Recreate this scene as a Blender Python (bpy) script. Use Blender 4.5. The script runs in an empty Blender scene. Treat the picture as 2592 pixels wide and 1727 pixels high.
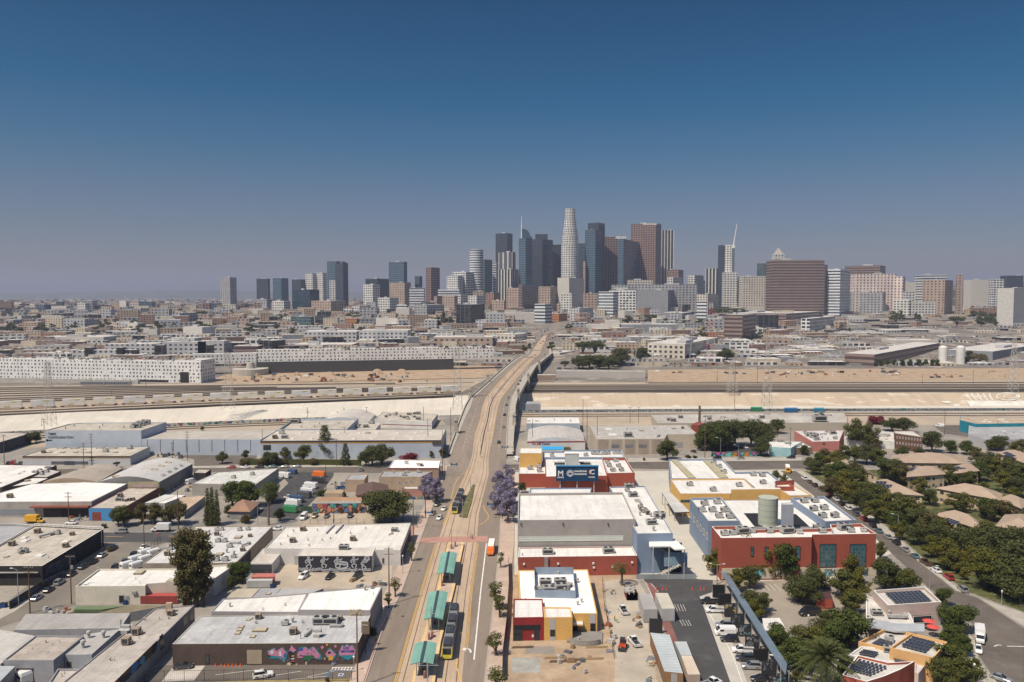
import bpy,math,random
from mathutils import Vector,Matrix
# ---------------------------------------------------------------- camera, sky, sun, exposure
rnd=random.Random(11)
SC=bpy.context.scene
COL=SC.collection
FPX,HC,YHZ=2016.0,90.0,750.0
PITCH=math.atan((863.5-YHZ)/FPX)
cd=bpy.data.cameras.new("camera");cam=bpy.data.objects.new("camera",cd);COL.objects.link(cam)
cam.location=(0,0,HC);cam.rotation_euler=(math.pi/2-PITCH,0,0)
cd.sensor_width=36;cd.lens=36*FPX/2592;cd.clip_start=1;cd.clip_end=80000
SC.camera=cam
SUN_EL,SUN_AZ=math.radians(58),math.radians(228)
w=bpy.data.worlds.new("World");SC.world=w;w.use_nodes=True
nt=w.node_tree;nt.nodes.clear()
out=nt.nodes.new("ShaderNodeOutputWorld");bg=nt.nodes.new("ShaderNodeBackground")
sky=nt.nodes.new("ShaderNodeTexSky");sky.sky_type='NISHITA';sky.sun_disc=False
sky.sun_elevation=SUN_EL;sky.sun_rotation=SUN_AZ;sky.altitude=100;sky.air_density=1.0;sky.dust_density=1.2;sky.ozone_density=3.0
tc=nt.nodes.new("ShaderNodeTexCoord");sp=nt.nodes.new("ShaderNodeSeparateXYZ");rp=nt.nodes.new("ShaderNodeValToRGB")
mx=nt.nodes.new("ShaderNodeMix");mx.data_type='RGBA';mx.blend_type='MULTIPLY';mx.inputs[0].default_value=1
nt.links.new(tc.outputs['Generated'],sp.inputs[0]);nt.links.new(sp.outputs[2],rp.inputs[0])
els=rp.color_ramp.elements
SKY_TINT=[(0.0,(.40,.345,.375)),(.033,(.36,.325,.355)),(.07,(.28,.285,.335)),(.118,(.225,.272,.33)),(.18,(.10,.255,.33)),(.235,(.028,.222,.32)),(.34,(.002,.165,.262)),(0.55,(.3,.36,.44)),(.8,(.9,.9,.88)),(1.0,(1,1,.95))]  # upper stops, above the view, are brightened to add ambient light
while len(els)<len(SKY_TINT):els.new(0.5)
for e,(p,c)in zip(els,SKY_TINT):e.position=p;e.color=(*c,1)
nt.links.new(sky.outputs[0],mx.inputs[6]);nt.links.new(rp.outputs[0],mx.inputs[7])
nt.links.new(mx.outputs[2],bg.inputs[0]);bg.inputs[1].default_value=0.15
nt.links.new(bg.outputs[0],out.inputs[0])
sd=bpy.data.lights.new("sun",'SUN');sd.energy=5.0;sd.angle=math.radians(0.5);sd.color=(1.0,.89,.73)
so=bpy.data.objects.new("sun",sd);COL.objects.link(so)
SUNDIR=Vector((math.sin(SUN_AZ)*math.cos(SUN_EL),math.cos(SUN_AZ)*math.cos(SUN_EL),math.sin(SUN_EL)))
so.rotation_euler=SUNDIR.to_track_quat('Z','Y').to_euler();so.location=(0,0,500)
vs=SC.view_settings;vs.view_transform='Standard';vs.look='None';vs.exposure=0.14;vs.gamma=1;vs.use_curve_mapping=False
SC.cycles.max_bounces=5;SC.cycles.diffuse_bounces=2;SC.cycles.glossy_bounces=2;SC.cycles.volume_bounces=0;SC.cycles.transparent_max_bounces=6
SC.cycles.use_denoising=True;SC.cycles.caustics_reflective=False;SC.cycles.caustics_refractive=False
# ---------------------------------------------------------------- picture-to-place conversion
FR=dict(A=(0,1300,3.6215),B=(600,1300,3.6215),C=(1200,1300,3.6215),D=(1800,1300,2.972),E=(0,1030,3.6215),F=(600,1030,3.6215),G=(1200,1030,3.6215),H=(1800,1030,2.972),I=(0,680,4.1255),J=(500,640,3.733),K=(1050,500,5.2275),L=(1400,500,4.48),M=(1100,750,5.058),N=(1500,780,4.708),O=(1850,600,3.1725),Q=(1950,800,3.667),W=(0,0,1.0))
CP,SP=math.cos(PITCH),math.sin(PITCH)
def px(fr,x,y):
 a,b,s=FR[fr];return a+x/s,b+y/s
def ray(x,y):
 u,v=x-1296,863.5-y
 return Vector((u,FPX*CP+v*SP,-FPX*SP+v*CP))
ZG=[(1100,0),(2400,48),(3500,51),(60000,51)]
def zg(D):
 if D<=1100:return 0
 for(a,p),(b,q)in zip(ZG,ZG[1:]):
  if D<=b:return p+(q-p)*(D-a)/(b-a)
 return 51
def G(fr,x,y,z=0.0):
 d=ray(*px(fr,x,y));d=d/d.y;t=(z-HC)/d.z
 if t<=1100 and t>0:return Vector((d.x*t,t,z))
 lo,hi=1100,30000
 for _ in range(40):
  t=(lo+hi)/2
  if HC+d.z*t>zg(t)+z:lo=t
  else:hi=t
 return Vector((d.x*t,t,zg(t)+z))
def AtD(fr,x,y,D):
 d=ray(*px(fr,x,y));t=D/d.y
 return Vector((d.x*t,D,HC+d.z*t))
def hgt(fr,yr,yb,x=0):
 p=G(fr,x,yb);q=AtD(fr,x,yr,p.y);return q.z
# ---------------------------------------------------------------- objects
def tag(o,label,cat,group=None):
 o['label']=label;o['category']=cat
 if group:o['group']=group
 return o
def thing(name,label,cat,loc=(0,0,0),rz=0,group=None):
 o=bpy.data.objects.new(name,None);COL.objects.link(o);o.location=loc;o.rotation_euler=(0,0,rz);o.empty_display_size=.5
 return tag(o,label,cat,group)
def rootmat(p):
 while p is not None and p.parent is not None:p=p.parent
 if p is None:return None
 return(Matrix.Translation(p.location)@p.rotation_euler.to_matrix().to_4x4()).inverted()
class MB:
 def __init__(s):s.v=[];s.f=[];s.m=[];s.uv=[]
 def face(s,pts,m=0,uv=None):
  b=len(s.v);s.v+=[tuple(p)for p in pts];s.f.append(tuple(range(b,b+len(pts))));s.m.append(m)
  s.uv+=uv if uv else[(p[0],p[1])for p in pts]
 def wall(s,a,b,z0,z1,m=0,u0=0):
  L=math.hypot(b[0]-a[0],b[1]-a[1])
  s.face([(a[0],a[1],z0),(b[0],b[1],z0),(b[0],b[1],z1),(a[0],a[1],z1)],m,[(u0,0),(u0+L,0),(u0+L,z1-z0),(u0,z1-z0)])
 def prism(s,poly,z0,z1,m=0,mt=None,bottom=False):
  n=len(poly);u=0
  for i in range(n):
   a,b=poly[i],poly[(i+1)%n];s.wall(a,b,z0,z1,m,u);u+=math.hypot(b[0]-a[0],b[1]-a[1])
  s.face([(p[0],p[1],z1)for p in poly],m if mt is None else mt)
  if bottom:s.face([(p[0],p[1],z0)for p in reversed(poly)],m)
 def box(s,c,d,m=0,rz=0,mt=None):
  x,y,z=c;a,b,h=d[0]/2,d[1]/2,d[2];cs,sn=math.cos(rz),math.sin(rz)
  P=[(x+i*a*cs-j*b*sn,y+i*a*sn+j*b*cs)for i,j in((-1,-1),(1,-1),(1,1),(-1,1))]
  s.prism(P,z,z+h,m,mt,True)
 def tube(s,a,b,r0,r1=None,n=6,m=0):
  a,b=Vector(a),Vector(b);r1=r0 if r1 is None else r1;d=(b-a)
  if d.length<1e-6:return
  d.normalize();p=d.orthogonal().normalized();q=d.cross(p)
  ra=[a+(p*math.cos(k*2*math.pi/n)+q*math.sin(k*2*math.pi/n))*r0 for k in range(n)]
  rb=[b+(p*math.cos(k*2*math.pi/n)+q*math.sin(k*2*math.pi/n))*r1 for k in range(n)]
  for k in range(n):s.face([ra[k],ra[(k+1)%n],rb[(k+1)%n],rb[k]],m)
  s.face(list(reversed(ra)),m);s.face(rb,m)
 def build(s,name,mats,parent=None,smooth=False,kind=None):
  me=bpy.data.meshes.new(name);M4=rootmat(parent)
  v=s.v if M4 is None else[tuple(M4@Vector(p))for p in s.v]
  me.from_pydata(v,[],s.f)
  if not isinstance(mats,(list,tuple)):mats=[mats]
  for mm in mats:me.materials.append(mm)
  me.polygons.foreach_set('material_index',s.m)
  uvl=me.uv_layers.new(name='UVMap');uvl.data.foreach_set('uv',[c for t in s.uv for c in t])
  if smooth:me.polygons.foreach_set('use_smooth',[True]*len(s.f))
  me.update()
  o=bpy.data.objects.new(name,me);COL.objects.link(o)
  if parent:o.parent=parent
  if kind:o['kind']=kind
  return o
def kids(o):return[c for c in bpy.data.objects if c.parent==o]
KID={}
def freeze(root):
 KID[root.name]=[(c,kids(c))for c in kids(root)]
def dup(root,loc,rz=0,label=None,group=None,scale=1,parts=True,recol=None):
 def cp(o,par):
  c=o.copy();COL.objects.link(c)
  if par:c.parent=par
  if recol and c.type=='MESH':
   for sl in c.material_slots:
    if sl.material and sl.material.name.startswith('livery'):sl.link='OBJECT';sl.material=recol
  return c
 r=cp(root,None);r.location=loc;r.rotation_euler=(0,0,rz)
 r.scale=scale if isinstance(scale,(tuple,list))else(scale,)*3
 if label:r['label']=label
 if group:r['group']=group
 if parts:
  for c,gs in KID[root.name]:
   cc=cp(c,r)
   for g in gs:cp(g,cc)
 return r
def drop(root):
 for c,gs in KID[root.name]:
  for g in gs:bpy.data.objects.remove(g)
  bpy.data.objects.remove(c)
 bpy.data.objects.remove(root)
# ---------------------------------------------------------------- materials
MC={}
def _mat(key,fn):
 if key not in MC:
  m=bpy.data.materials.new(key if isinstance(key,str)else str(key[0]));m.use_nodes=True
  nt=m.node_tree;b=nt.nodes['Principled BSDF'];fn(nt,b);MC[key]=m
 return MC[key]
def N(nt,t,**kw):
 n=nt.nodes.new(t)
 for k,v in kw.items():
  if k=='i':
   for a,b in v.items():n.inputs[a].default_value=b
  else:setattr(n,k,v)
 return n
def lk(nt,a,b):nt.links.new(a,b)
def math_(nt,op,a,b=None,c=None):
 n=nt.nodes.new('ShaderNodeMath');n.operation=op
 for i,v in enumerate((a,b,c)):
  if v is None:continue
  if isinstance(v,(int,float)):n.inputs[i].default_value=v
  else:nt.links.new(v,n.inputs[i])
 return n.outputs[0]
def mixc(nt,fac,a,b,mode='MIX'):
 n=nt.nodes.new('ShaderNodeMix');n.data_type='RGBA';n.blend_type=mode
 for i,v in((0,fac),(6,a),(7,b)):
  if isinstance(v,(int,float)):n.inputs[i].default_value=v
  elif isinstance(v,(tuple,list)):n.inputs[i].default_value=(*v[:3],1)
  else:nt.links.new(v,n.inputs[i])
 return n.outputs[2]
def noise(nt,vec,scale,detail=4,rough=.6):
 n=N(nt,'ShaderNodeTexNoise',i={'Scale':scale,'Detail':detail,'Roughness':rough})
 if vec is not None:lk(nt,vec,n.inputs['Vector'])
 return n.outputs[0]
def ramp(nt,fac,a,b):
 n=N(nt,'ShaderNodeMapRange',i={'From Min':a,'From Max':b});lk(nt,fac,n.inputs[0]);return n.outputs[0]
def dark(c,k):return tuple(x*k for x in c)
def surf(col,rough=.85,var=.25,scale=.15,dirt=None,dirt_amt=.5,fine=2.5,metal=0,bump=.0,name='paint',stretch=None):
 """a weathered surface: broad tone drift, fine grain and patches of a dirt colour"""
 def fn(nt,b):
  tc=N(nt,'ShaderNodeTexCoord').outputs['Object']
  if stretch:
   mp=N(nt,'ShaderNodeMapping',i={'Scale':stretch});lk(nt,tc,mp.inputs[0]);tc=mp.outputs[0]
  n1=noise(nt,tc,scale,5);n2=noise(nt,tc,fine,3)
  c=mixc(nt,ramp(nt,n1,.3,.7),dark(col,1-var),dark(col,1+var*.35))
  c=mixc(nt,ramp(nt,n2,.3,.75),c,dark(col,1-var*.6),'MIX')if False else mixc(nt,math_(nt,'MULTIPLY',ramp(nt,n2,.45,.75),.35),c,dark(col,.55))
  if 'roof' in name or 'felt' in name:
   x=N(nt,'ShaderNodeSeparateXYZ');lk(nt,tc,x.inputs[0]);ln=math_(nt,'MAXIMUM',math_(nt,'LESS_THAN',math_(nt,'FRACT',math_(nt,'DIVIDE',x.outputs[0],3.1)),.05),math_(nt,'LESS_THAN',math_(nt,'FRACT',math_(nt,'DIVIDE',x.outputs[1],11.0)),.02))
   c=mixc(nt,math_(nt,'MULTIPLY',ln,.3),c,dark(col,.4));mp2=N(nt,'ShaderNodeMapping',i={'Scale':(.9,.12,1),'Rotation':(0,0,.12)});lk(nt,tc,mp2.inputs[0]);c=mixc(nt,math_(nt,'MULTIPLY',ramp(nt,noise(nt,mp2.outputs[0],.6,4,.7),.48,.7),.5),c,dark(col,.6))
   vo=N(nt,'ShaderNodeTexVoronoi',i={'Scale':.11});lk(nt,tc,vo.inputs['Vector']);vx=N(nt,'ShaderNodeSeparateXYZ');lk(nt,vo.outputs['Color'],vx.inputs[0]);c=mixc(nt,math_(nt,'MULTIPLY',math_(nt,'GREATER_THAN',vx.outputs[0],.7),.3),c,dark(col,.62))
  if dirt:
   n3=noise(nt,tc,scale*2.7,6,.7);c=mixc(nt,math_(nt,'MULTIPLY',ramp(nt,n3,.52,.66),dirt_amt),c,dirt)
  lk(nt,c,b.inputs['Base Color']);b.inputs['Roughness'].default_value=rough;b.inputs['Metallic'].default_value=metal
  b.inputs['Specular IOR Level'].default_value=.3
  if bump:
   bp=N(nt,'ShaderNodeBump',i={'Strength':bump,'Distance':.1});lk(nt,n2,bp.inputs['Height']);lk(nt,bp.outputs[0],b.inputs['Normal'])
 return _mat((name,col,rough,var,scale,dirt,dirt_amt,fine,metal,bump,stretch),fn)
def plain(col,rough=.5,metal=0,name='plain',emit=None,coat=0):
 def fn(nt,b):
  b.inputs['Base Color'].default_value=(*col,1);b.inputs['Roughness'].default_value=rough;b.inputs['Metallic'].default_value=metal
  if coat:b.inputs['Coat Weight'].default_value=coat;b.inputs['Coat Roughness'].default_value=.08
 return _mat((name,col,rough,metal,emit,coat),fn)
def glass(col=(.02,.03,.04),rough=.06):return plain(col,rough,0,'glass')
def seams(col,pitch=1.0,axis=0,line=.35,wdt=.12,rough=.7,var=.18,name='seamed',uv=True,rot=0.0,metal=0):
 """sheet with raised seams / siding lines every `pitch` metres (axis 0 = u)"""
 def fn(nt,b):
  tc=N(nt,'ShaderNodeTexCoord');s=tc.outputs['UV' if uv else 'Object']
  mp=N(nt,'ShaderNodeMapping',i={'Rotation':(0,0,rot)});lk(nt,s,mp.inputs[0]);s2=mp.outputs[0]
  x=N(nt,'ShaderNodeSeparateXYZ');lk(nt,s2,x.inputs[0])
  f=math_(nt,'FRACT',math_(nt,'DIVIDE',x.outputs[axis],pitch));msk=math_(nt,'LESS_THAN',f,wdt)
  n1=noise(nt,tc.outputs['Object'],.2,5)
  c=mixc(nt,ramp(nt,n1,.3,.7),dark(col,1-var),dark(col,1+var*.4));c=mixc(nt,math_(nt,'MULTIPLY',msk,line),c,dark(col,.3))
  lk(nt,c,b.inputs['Base Color']);b.inputs['Roughness'].default_value=rough;b.inputs['Metallic'].default_value=metal
 return _mat((name,col,pitch,axis,line,wdt,rough,uv,rot,metal),fn)
def fac(wall,gl=(.03,.04,.055),pu=3.0,pv=3.6,wu=.6,wv=.55,rough=.25,gvar=.5,mod=0,wrough=.85,name='facade',curtain=(.30,.29,.27),skip=0.0):
 """a wall with rows of windows: uv is in metres"""
 def fn(nt,b):
  uv=N(nt,'ShaderNodeTexCoord');x=N(nt,'ShaderNodeSeparateXYZ');lk(nt,uv.outputs['UV'],x.inputs[0])
  U=math_(nt,'DIVIDE',x.outputs[0],pu);V=math_(nt,'DIVIDE',x.outputs[1],pv)
  iu=math_(nt,'FLOOR',U);iv=math_(nt,'FLOOR',V)
  cb=N(nt,'ShaderNodeCombineXYZ');lk(nt,iu,cb.inputs[0]);lk(nt,iv,cb.inputs[1])
  wn=N(nt,'ShaderNodeTexWhiteNoise',noise_dimensions='2D');lk(nt,cb.outputs[0],wn.inputs['Vector']);r=wn.outputs[0]
  fu=math_(nt,'FRACT',U);fv=math_(nt,'FRACT',V)
  if mod:fu=math_(nt,'FRACT',math_(nt,'ADD',fu,math_(nt,'MULTIPLY',r,mod)))
  mu=math_(nt,'LESS_THAN',math_(nt,'ABSOLUTE',math_(nt,'SUBTRACT',fu,.5)),wu/2)
  mv=math_(nt,'LESS_THAN',math_(nt,'ABSOLUTE',math_(nt,'SUBTRACT',fv,.5)),wv/2)
  m=math_(nt,'MULTIPLY',mu,mv)
  if skip:m=math_(nt,'MULTIPLY',m,math_(nt,'GREATER_THAN',r,skip))
  n1=noise(nt,uv.outputs['Object'],.05,5)
  wc=mixc(nt,ramp(nt,n1,.3,.7),dark(wall,.82),dark(wall,1.08))
  gc=mixc(nt,math_(nt,'MULTIPLY',math_(nt,'POWER',r,3.0),gvar),gl,curtain)  # some panes take a paler curtain colour at random
  lk(nt,mixc(nt,m,wc,gc),b.inputs['Base Color'])
  rg=N(nt,'ShaderNodeMapRange',i={'To Min':wrough,'To Max':rough});lk(nt,m,rg.inputs[0]);lk(nt,rg.outputs[0],b.inputs['Roughness'])
 return _mat((name,wall,gl,pu,pv,wu,wv,rough,gvar,mod,wrough,skip),fn)
def inset(poly,d):
 n=len(poly);out=[]
 ar=sum(poly[i][0]*poly[(i+1)%n][1]-poly[(i+1)%n][0]*poly[i][1]for i in range(n));sg=1 if ar>0 else-1
 for i in range(n):
  p0,p1,p2=[Vector(poly[k%n][:2])for k in(i-1,i,i+1)]
  e1=(p1-p0).normalized();e2=(p2-p1).normalized();n1=Vector((-e1.y,e1.x))*sg;n2=Vector((-e2.y,e2.x))*sg
  b=n1+n2
  if b.length<1e-5:b=n1
  b.normalize();k=d/max(.35,b.dot(n1));out.append((p1.x+b.x*k,p1.y+b.y*k))
 return out
WHITE_ROOF=surf((.70,.68,.64),var=.16,scale=.10,dirt=(.42,.39,.35),dirt_amt=.38,name='white_roofing')
PALE_ROOF=surf((.60,.57,.53),var=.25,scale=.12,dirt=(.30,.26,.22),dirt_amt=.4,name='pale_roofing')
TAN_ROOF=surf((.50,.45,.38),var=.3,scale=.15,dirt=(.22,.18,.14),dirt_amt=.5,name='tan_roofing')
GREY_ROOF=surf((.36,.36,.37),var=.25,scale=.12,dirt=(.55,.5,.42),dirt_amt=.3,name='grey_roofing')
METAL=plain((.45,.46,.47),.45,.6,'galvanised');DARKM=plain((.05,.05,.055),.5,.3,'dark_metal')
RUST=surf((.28,.13,.07),var=.4,scale=1,name='rusty_metal');WOOD=surf((.16,.10,.065),var=.3,scale=.6,name='pole_wood')
CONC=surf((.46,.43,.38),var=.2,scale=.08,dirt=(.3,.27,.22),dirt_amt=.35,name='concrete')
TRIMW=plain((.7,.69,.66),.7,0,'white_trim');AC1=surf((.42,.41,.39),var=.3,scale=1.5,name='unit_metal',rough=.5);AC2=surf((.34,.27,.2),var=.4,scale=1.2,name='unit_tan')
BLACK=plain((.012,.012,.014),.7,0,'black_void');GLS=glass();GLB=glass((.04,.09,.12),.08);REDP=surf((.33,.06,.045),var=.18,name='red_wall')
PROP={}
def unit_mesh(kind):
 """rooftop equipment, one mesh per kind, shared by its copies"""
 if kind in PROP:return PROP[kind]
 m=MB();mats=[AC1,DARKM]
 if kind=='ac':
  m.box((0,0,.25),(1.9,1.5,1.15),0);m.tube((.35,0,1.4),(.35,0,1.52),.5,.5,10,1);m.box((-.96,0,.45),(.04,1.1,.7),1);m.box((0,0,0),(1.6,1.3,.25),1)
 elif kind=='rust':mats=[AC2,DARKM];m.box((0,0,.3),(1.4,1.4,1.1),0);m.box((0,-.71,.45),(1.0,.03,.8),1);m.box((0,0,0),(1.1,1.1,.3),1);m.box((.9,.1,.2),(.5,.5,.6),0)
 elif kind=='big':m.box((0,0,.35),(3.6,2.0,1.5),0);m.tube((-.9,0,1.85),(-.9,0,2.0),.65,.65,10,1);m.tube((.9,0,1.85),(.9,0,2.0),.65,.65,10,1);m.box((0,-1.01,.6),(3.0,.03,.9),1);m.box((0,0,0),(3.2,1.7,.35),1)
 elif kind=='hood':m.box((0,0,0),(1.2,1.2,.7),0);m.face([(-1,-.6,.7),(1,-.6,.7),(1.2,.6,1.5),(-1,.6,1.5)],0);m.box((0,.2,.7),(1.8,.8,.8),0)
 elif kind=='vent':m.tube((0,0,0),(0,0,1.0),.28,.28,8,0);m.tube((0,0,1.0),(0,0,1.35),.48,.4,10,0);m.tube((0,0,1.35),(0,0,1.5),.4,.1,10,0)
 elif kind=='pipe':m.tube((0,0,0),(0,0,.9),.09,.09,6,0)
 elif kind=='sky':mats=[TRIMW,plain((.62,.60,.55),.3,0,'skylight_plastic')];m.box((0,0,0),(1.7,2.2,.28),0);m.face([(-.75,-1,.28),(.75,-1,.28),(.4,0,.5),(-.4,0,.5)],1);m.face([(.75,1,.28),(-.75,1,.28),(-.4,0,.5),(.4,0,.5)],1);m.face([(-.75,-1,.28),(-.4,0,.5),(-.75,1,.28)],1);m.face([(.75,1,.28),(.4,0,.5),(.75,-1,.28)],1)
 elif kind=='hatch':mats=[plain((.2,.15,.1),.6,0,'hatch_rust'),plain((.45,.4,.28),.35,0,'old_plastic')];m.box((0,0,0),(1.3,1.5,.22),0);m.box((0,0,.22),(1.05,1.25,.04),1)
 elif kind=='duct':m.box((0,0,.5),(4.5,.7,.6),0);m.box((-1.9,0,0),(.3,.6,.5),1);m.box((1.9,0,0),(.3,.6,.5),1);m.box((2.2,.8,.5),(.7,1.8,.6),0)
 elif kind=='dish':m.tube((0,0,0),(0,0,1.2),.05,.05,5,0);m.tube((0,-.1,1.2),(0,-.3,1.35),.1,.55,12,0)
 elif kind=='panel':
  mats=[plain((.015,.017,.028),.25,0,'solar_cell'),METAL];m.box((0,0,.25),(1.65,2.0,.05),1)
  for i in range(4):
   for j in range(4):m.face([(-.79+i*.4,-.97+j*.49,.305),(-.42+i*.4,-.97+j*.49,.305),(-.42+i*.4,-.51+j*.49,.305),(-.79+i*.4,-.51+j*.49,.305)],0)
  m.box((-.6,-.6,0),(.06,.06,.26),1);m.box((.6,.6,0),(.06,.06,.26),1)
 PROP[kind]=m.build('proto_'+kind,mats);me=PROP[kind].data;bpy.data.objects.remove(PROP[kind]);PROP[kind]=me
 return me
UNAME=dict(ac='rooftop_unit',rust='rooftop_unit',big='rooftop_unit',hood='vent_hood',vent='roof_vent',pipe='vent_pipe',sky='skylight',hatch='skylight',duct='duct',dish='satellite_dish',panel='solar_panel')
def put(kind,parent,p,rz=0,sc=1):
 me=unit_mesh(kind);o=bpy.data.objects.new(UNAME[kind],me);COL.objects.link(o);o.parent=parent
 q=rootmat(parent)@Vector(p);o.location=q;o.rotation_euler=(0,0,rz);o.scale=sc if isinstance(sc,(tuple,list))else(sc,)*3
 return o
class Bd:pass
def bldg(name,label,cat,fr,pts,h,wall,roof,par=.5,group=None,parmat=None,vault=0,z0=0.0,th=.3,coping=None,zs=None):
 """a building from the outline of its roof in the picture: front-left, front-right, back-right, back-left; h in metres or ('b', y of the foot under the first corner)"""
 if isinstance(h,tuple):x0,y0=pts[0];h=hgt(fr,y0,h[1],x0)
 P=[G(fr,x,y,h)for x,y in pts];P=[(p.x,p.y)for p in P]
 n=len(P);ar=sum(P[i][0]*P[(i+1)%n][1]-P[(i+1)%n][0]*P[i][1]for i in range(n))
 cx=sum(p[0]for p in P)/n;cy=sum(p[1]for p in P)/n
 B=Bd();B.h=h;B.P=P;B.fr=fr;B.zr=h-par;B.ang=math.atan2(P[1][1]-P[0][1],P[1][0]-P[0][0])
 B.root=thing(name,label,cat,(cx,cy,z0),0,group);B.z0=z0
 m=MB();u=0;PP=P if ar>0 else list(reversed(P))
 for i in range(n):a,b=PP[i],PP[(i+1)%n];m.wall(a,b,z0,h,0,u);u+=math.hypot(b[0]-a[0],b[1]-a[1])
 if par>0:
  Q=inset(PP,th);m2=1 if parmat or coping else 0
  for i in range(n):
   j=(i+1)%n;m.face([(*PP[i],h),(*PP[j],h),(*Q[j],h),(*Q[i],h)],1 if coping else 0)
   m.face([(*Q[i],h),(*Q[j],h),(*Q[j],h-par),(*Q[i],h-par)],0)
 B.wall=m.build('wall',[wall,coping or wall],B.root)
 r=MB();Q=inset(PP,th)if par>0 else PP
 if vault:
  K=10;a0,b0,b1,a1=[Vector((*p,h-par))for p in P[:4]]
  for k in range(K):
   s0,s1=k/K,(k+1)/K;z_0,z_1=vault*math.sin(math.pi*s0),vault*math.sin(math.pi*s1);U=Vector((0,0,1))
   p,q,t,v=a0.lerp(b0,s0)+U*z_0,a0.lerp(b0,s1)+U*z_1,a1.lerp(b1,s1)+U*z_1,a1.lerp(b1,s0)+U*z_0
   r.face([p,q,t,v],0,[((q-p).length*k,0),((q-p).length*(k+1),0),((q-p).length*(k+1),(v-p).length),((q-p).length*k,(v-p).length)])
   r.face([a0.lerp(b0,s0),a0.lerp(b0,s1),q,p],1);r.face([a1.lerp(b1,s1),a1.lerp(b1,s0),v,t],1)
  B.roof=r.build('roof',[roof,wall],B.root)
 else:
  r.face([(*p,h-par)for p in Q]);B.roof=r.build('roof',roof,B.root)
 return B
def rooftop(B,items,fr=None):
 for it in items:
  k,x,y=it[:3];sc=it[3]if len(it)>3 else 1;rz=it[4]if len(it)>4 else 0
  put(k,B.root,G(fr or B.fr,x,y,B.zr),B.ang+rz,sc)
def wpt(B,e,x,y,fr=None,out=.0):
 """the point of wall e (edge number in the roof outline) seen at this spot"""
 a=Vector((*B.P[e],0));b=Vector((*B.P[(e+1)%len(B.P)],0));t=(b-a).normalized();nrm=Vector((t.y,-t.x,0))
 c=Vector((*[sum(p[k]for p in B.P)/len(B.P)for k in(0,1)],0))
 if(a-c).dot(nrm)<0:nrm=-nrm
 d=ray(*px(fr or B.fr,x,y));O=Vector((0,0,HC));k=(a-O).dot(nrm)/d.dot(nrm)
 return O+d*k+nrm*out,t,nrm
def wrect(B,e,x0,y0,x1,y1,name,mat,out=.06,fr=None,frame=None,mull=0,thick=None,parent=None):
 """a panel, door or window on wall e between two picture corners (top-left, bottom-right)"""
 p,t,nrm=wpt(B,e,x0,y0,fr);q,_,_=wpt(B,e,x1,y1,fr)
 if(q-p).dot(t)<0:p,q=Vector((q.x,q.y,p.z)),Vector((p.x,p.y,q.z))
 z1,z0=p.z,max(q.z,.05);a=Vector((p.x,p.y,0));L=(Vector((q.x,q.y,0))-a).length
 m=MB();o=nrm*out
 def slab(s0,s1,za,zb,w,mi=0):
  A,Bq=a+t*s0,a+t*s1
  m.face([A+o*0+nrm*w+Vector((0,0,za)),Bq+nrm*w+Vector((0,0,za)),Bq+nrm*w+Vector((0,0,zb)),A+nrm*w+Vector((0,0,zb))],mi,[(0,0),(s1-s0,0),(s1-s0,zb-za),(0,zb-za)])
  for(P1,P2)in((A,Bq),):
   m.face([P1+Vector((0,0,zb)),P1+nrm*w+Vector((0,0,zb)),P2+nrm*w+Vector((0,0,zb)),P2+Vector((0,0,zb))],mi)
   m.face([P1+Vector((0,0,za)),P1+nrm*w+Vector((0,0,za)),P1+nrm*w+Vector((0,0,zb)),P1+Vector((0,0,zb))],mi)
   m.face([P2+Vector((0,0,za)),P2+nrm*w+Vector((0,0,za)),P2+nrm*w+Vector((0,0,zb)),P2+Vector((0,0,zb))],mi)
 slab(0,L,z0,z1,out)
 ob=m.build(name,mat,parent or B.root)
 if frame:
  m=MB();k=.12
  for s0,s1,za,zb in((0,L,z0,z0+k),(0,L,z1-k,z1),(0,k,z0+k,z1-k),(L-k,L,z0+k,z1-k)):slab(s0,s1,za,zb,out+.05)
  for i in range(1,mull+1):slab(L*i/(mull+1)-.04,L*i/(mull+1)+.04,z0+k,z1-k,out+.045)
  if mull>1:slab(k,L-k,(z0+z1)/2-.04,(z0+z1)/2+.04,out+.04)
  fo=m.build('frame',frame,ob)
 return ob
def textmesh(name,s,size,mat,origin,t,up,parent=None,align='CENTER',ext=.02,bold=0):
 """lettering standing on a plane: origin, direction of reading t, up vector"""
 cu=bpy.data.curves.new(name,'FONT');cu.body=s;cu.size=size;cu.align_x=align;cu.align_y='CENTER';cu.extrude=ext;cu.offset=bold;cu.resolution_u=3
 o=bpy.data.objects.new(name,cu);COL.objects.link(o)
 me=bpy.data.meshes.new_from_object(o);bpy.data.objects.remove(o)
 t=Vector(t).normalized();up=Vector(up).normalized();n=t.cross(up)
 M4=Matrix(((t.x,up.x,n.x,origin[0]),(t.y,up.y,n.y,origin[1]),(t.z,up.z,n.z,origin[2]),(0,0,0,1)))
 rm=rootmat(parent)if parent else None
 me.transform(rm@M4 if rm else M4);me.materials.clear();me.materials.append(mat)
 o=bpy.data.objects.new(name,me);COL.objects.link(o)
 if parent:o.parent=parent
 return o
def sheet(name,mat,fr,pts,z=.004,kind='structure',parent=None):
 m=MB();P=[G(fr,x,y,z)for x,y in pts]
 m.face(P if sum(P[i].x*P[(i+1)%len(P)].y-P[(i+1)%len(P)].x*P[i].y for i in range(len(P)))>0 else list(reversed(P)))
 return m.build(name,mat,parent,kind=kind)
def slab(name,mat,fr,pts,z,kind='structure'):
 m=MB();P=[G(fr,x,y,z)for x,y in pts]
 if sum(P[i].x*P[(i+1)%len(P)].y-P[(i+1)%len(P)].x*P[i].y for i in range(len(P)))<0:P.reverse()
 m.prism([(p.x,p.y)for p in P],-.05,z);return m.build(name,mat,None,kind=kind)
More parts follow.
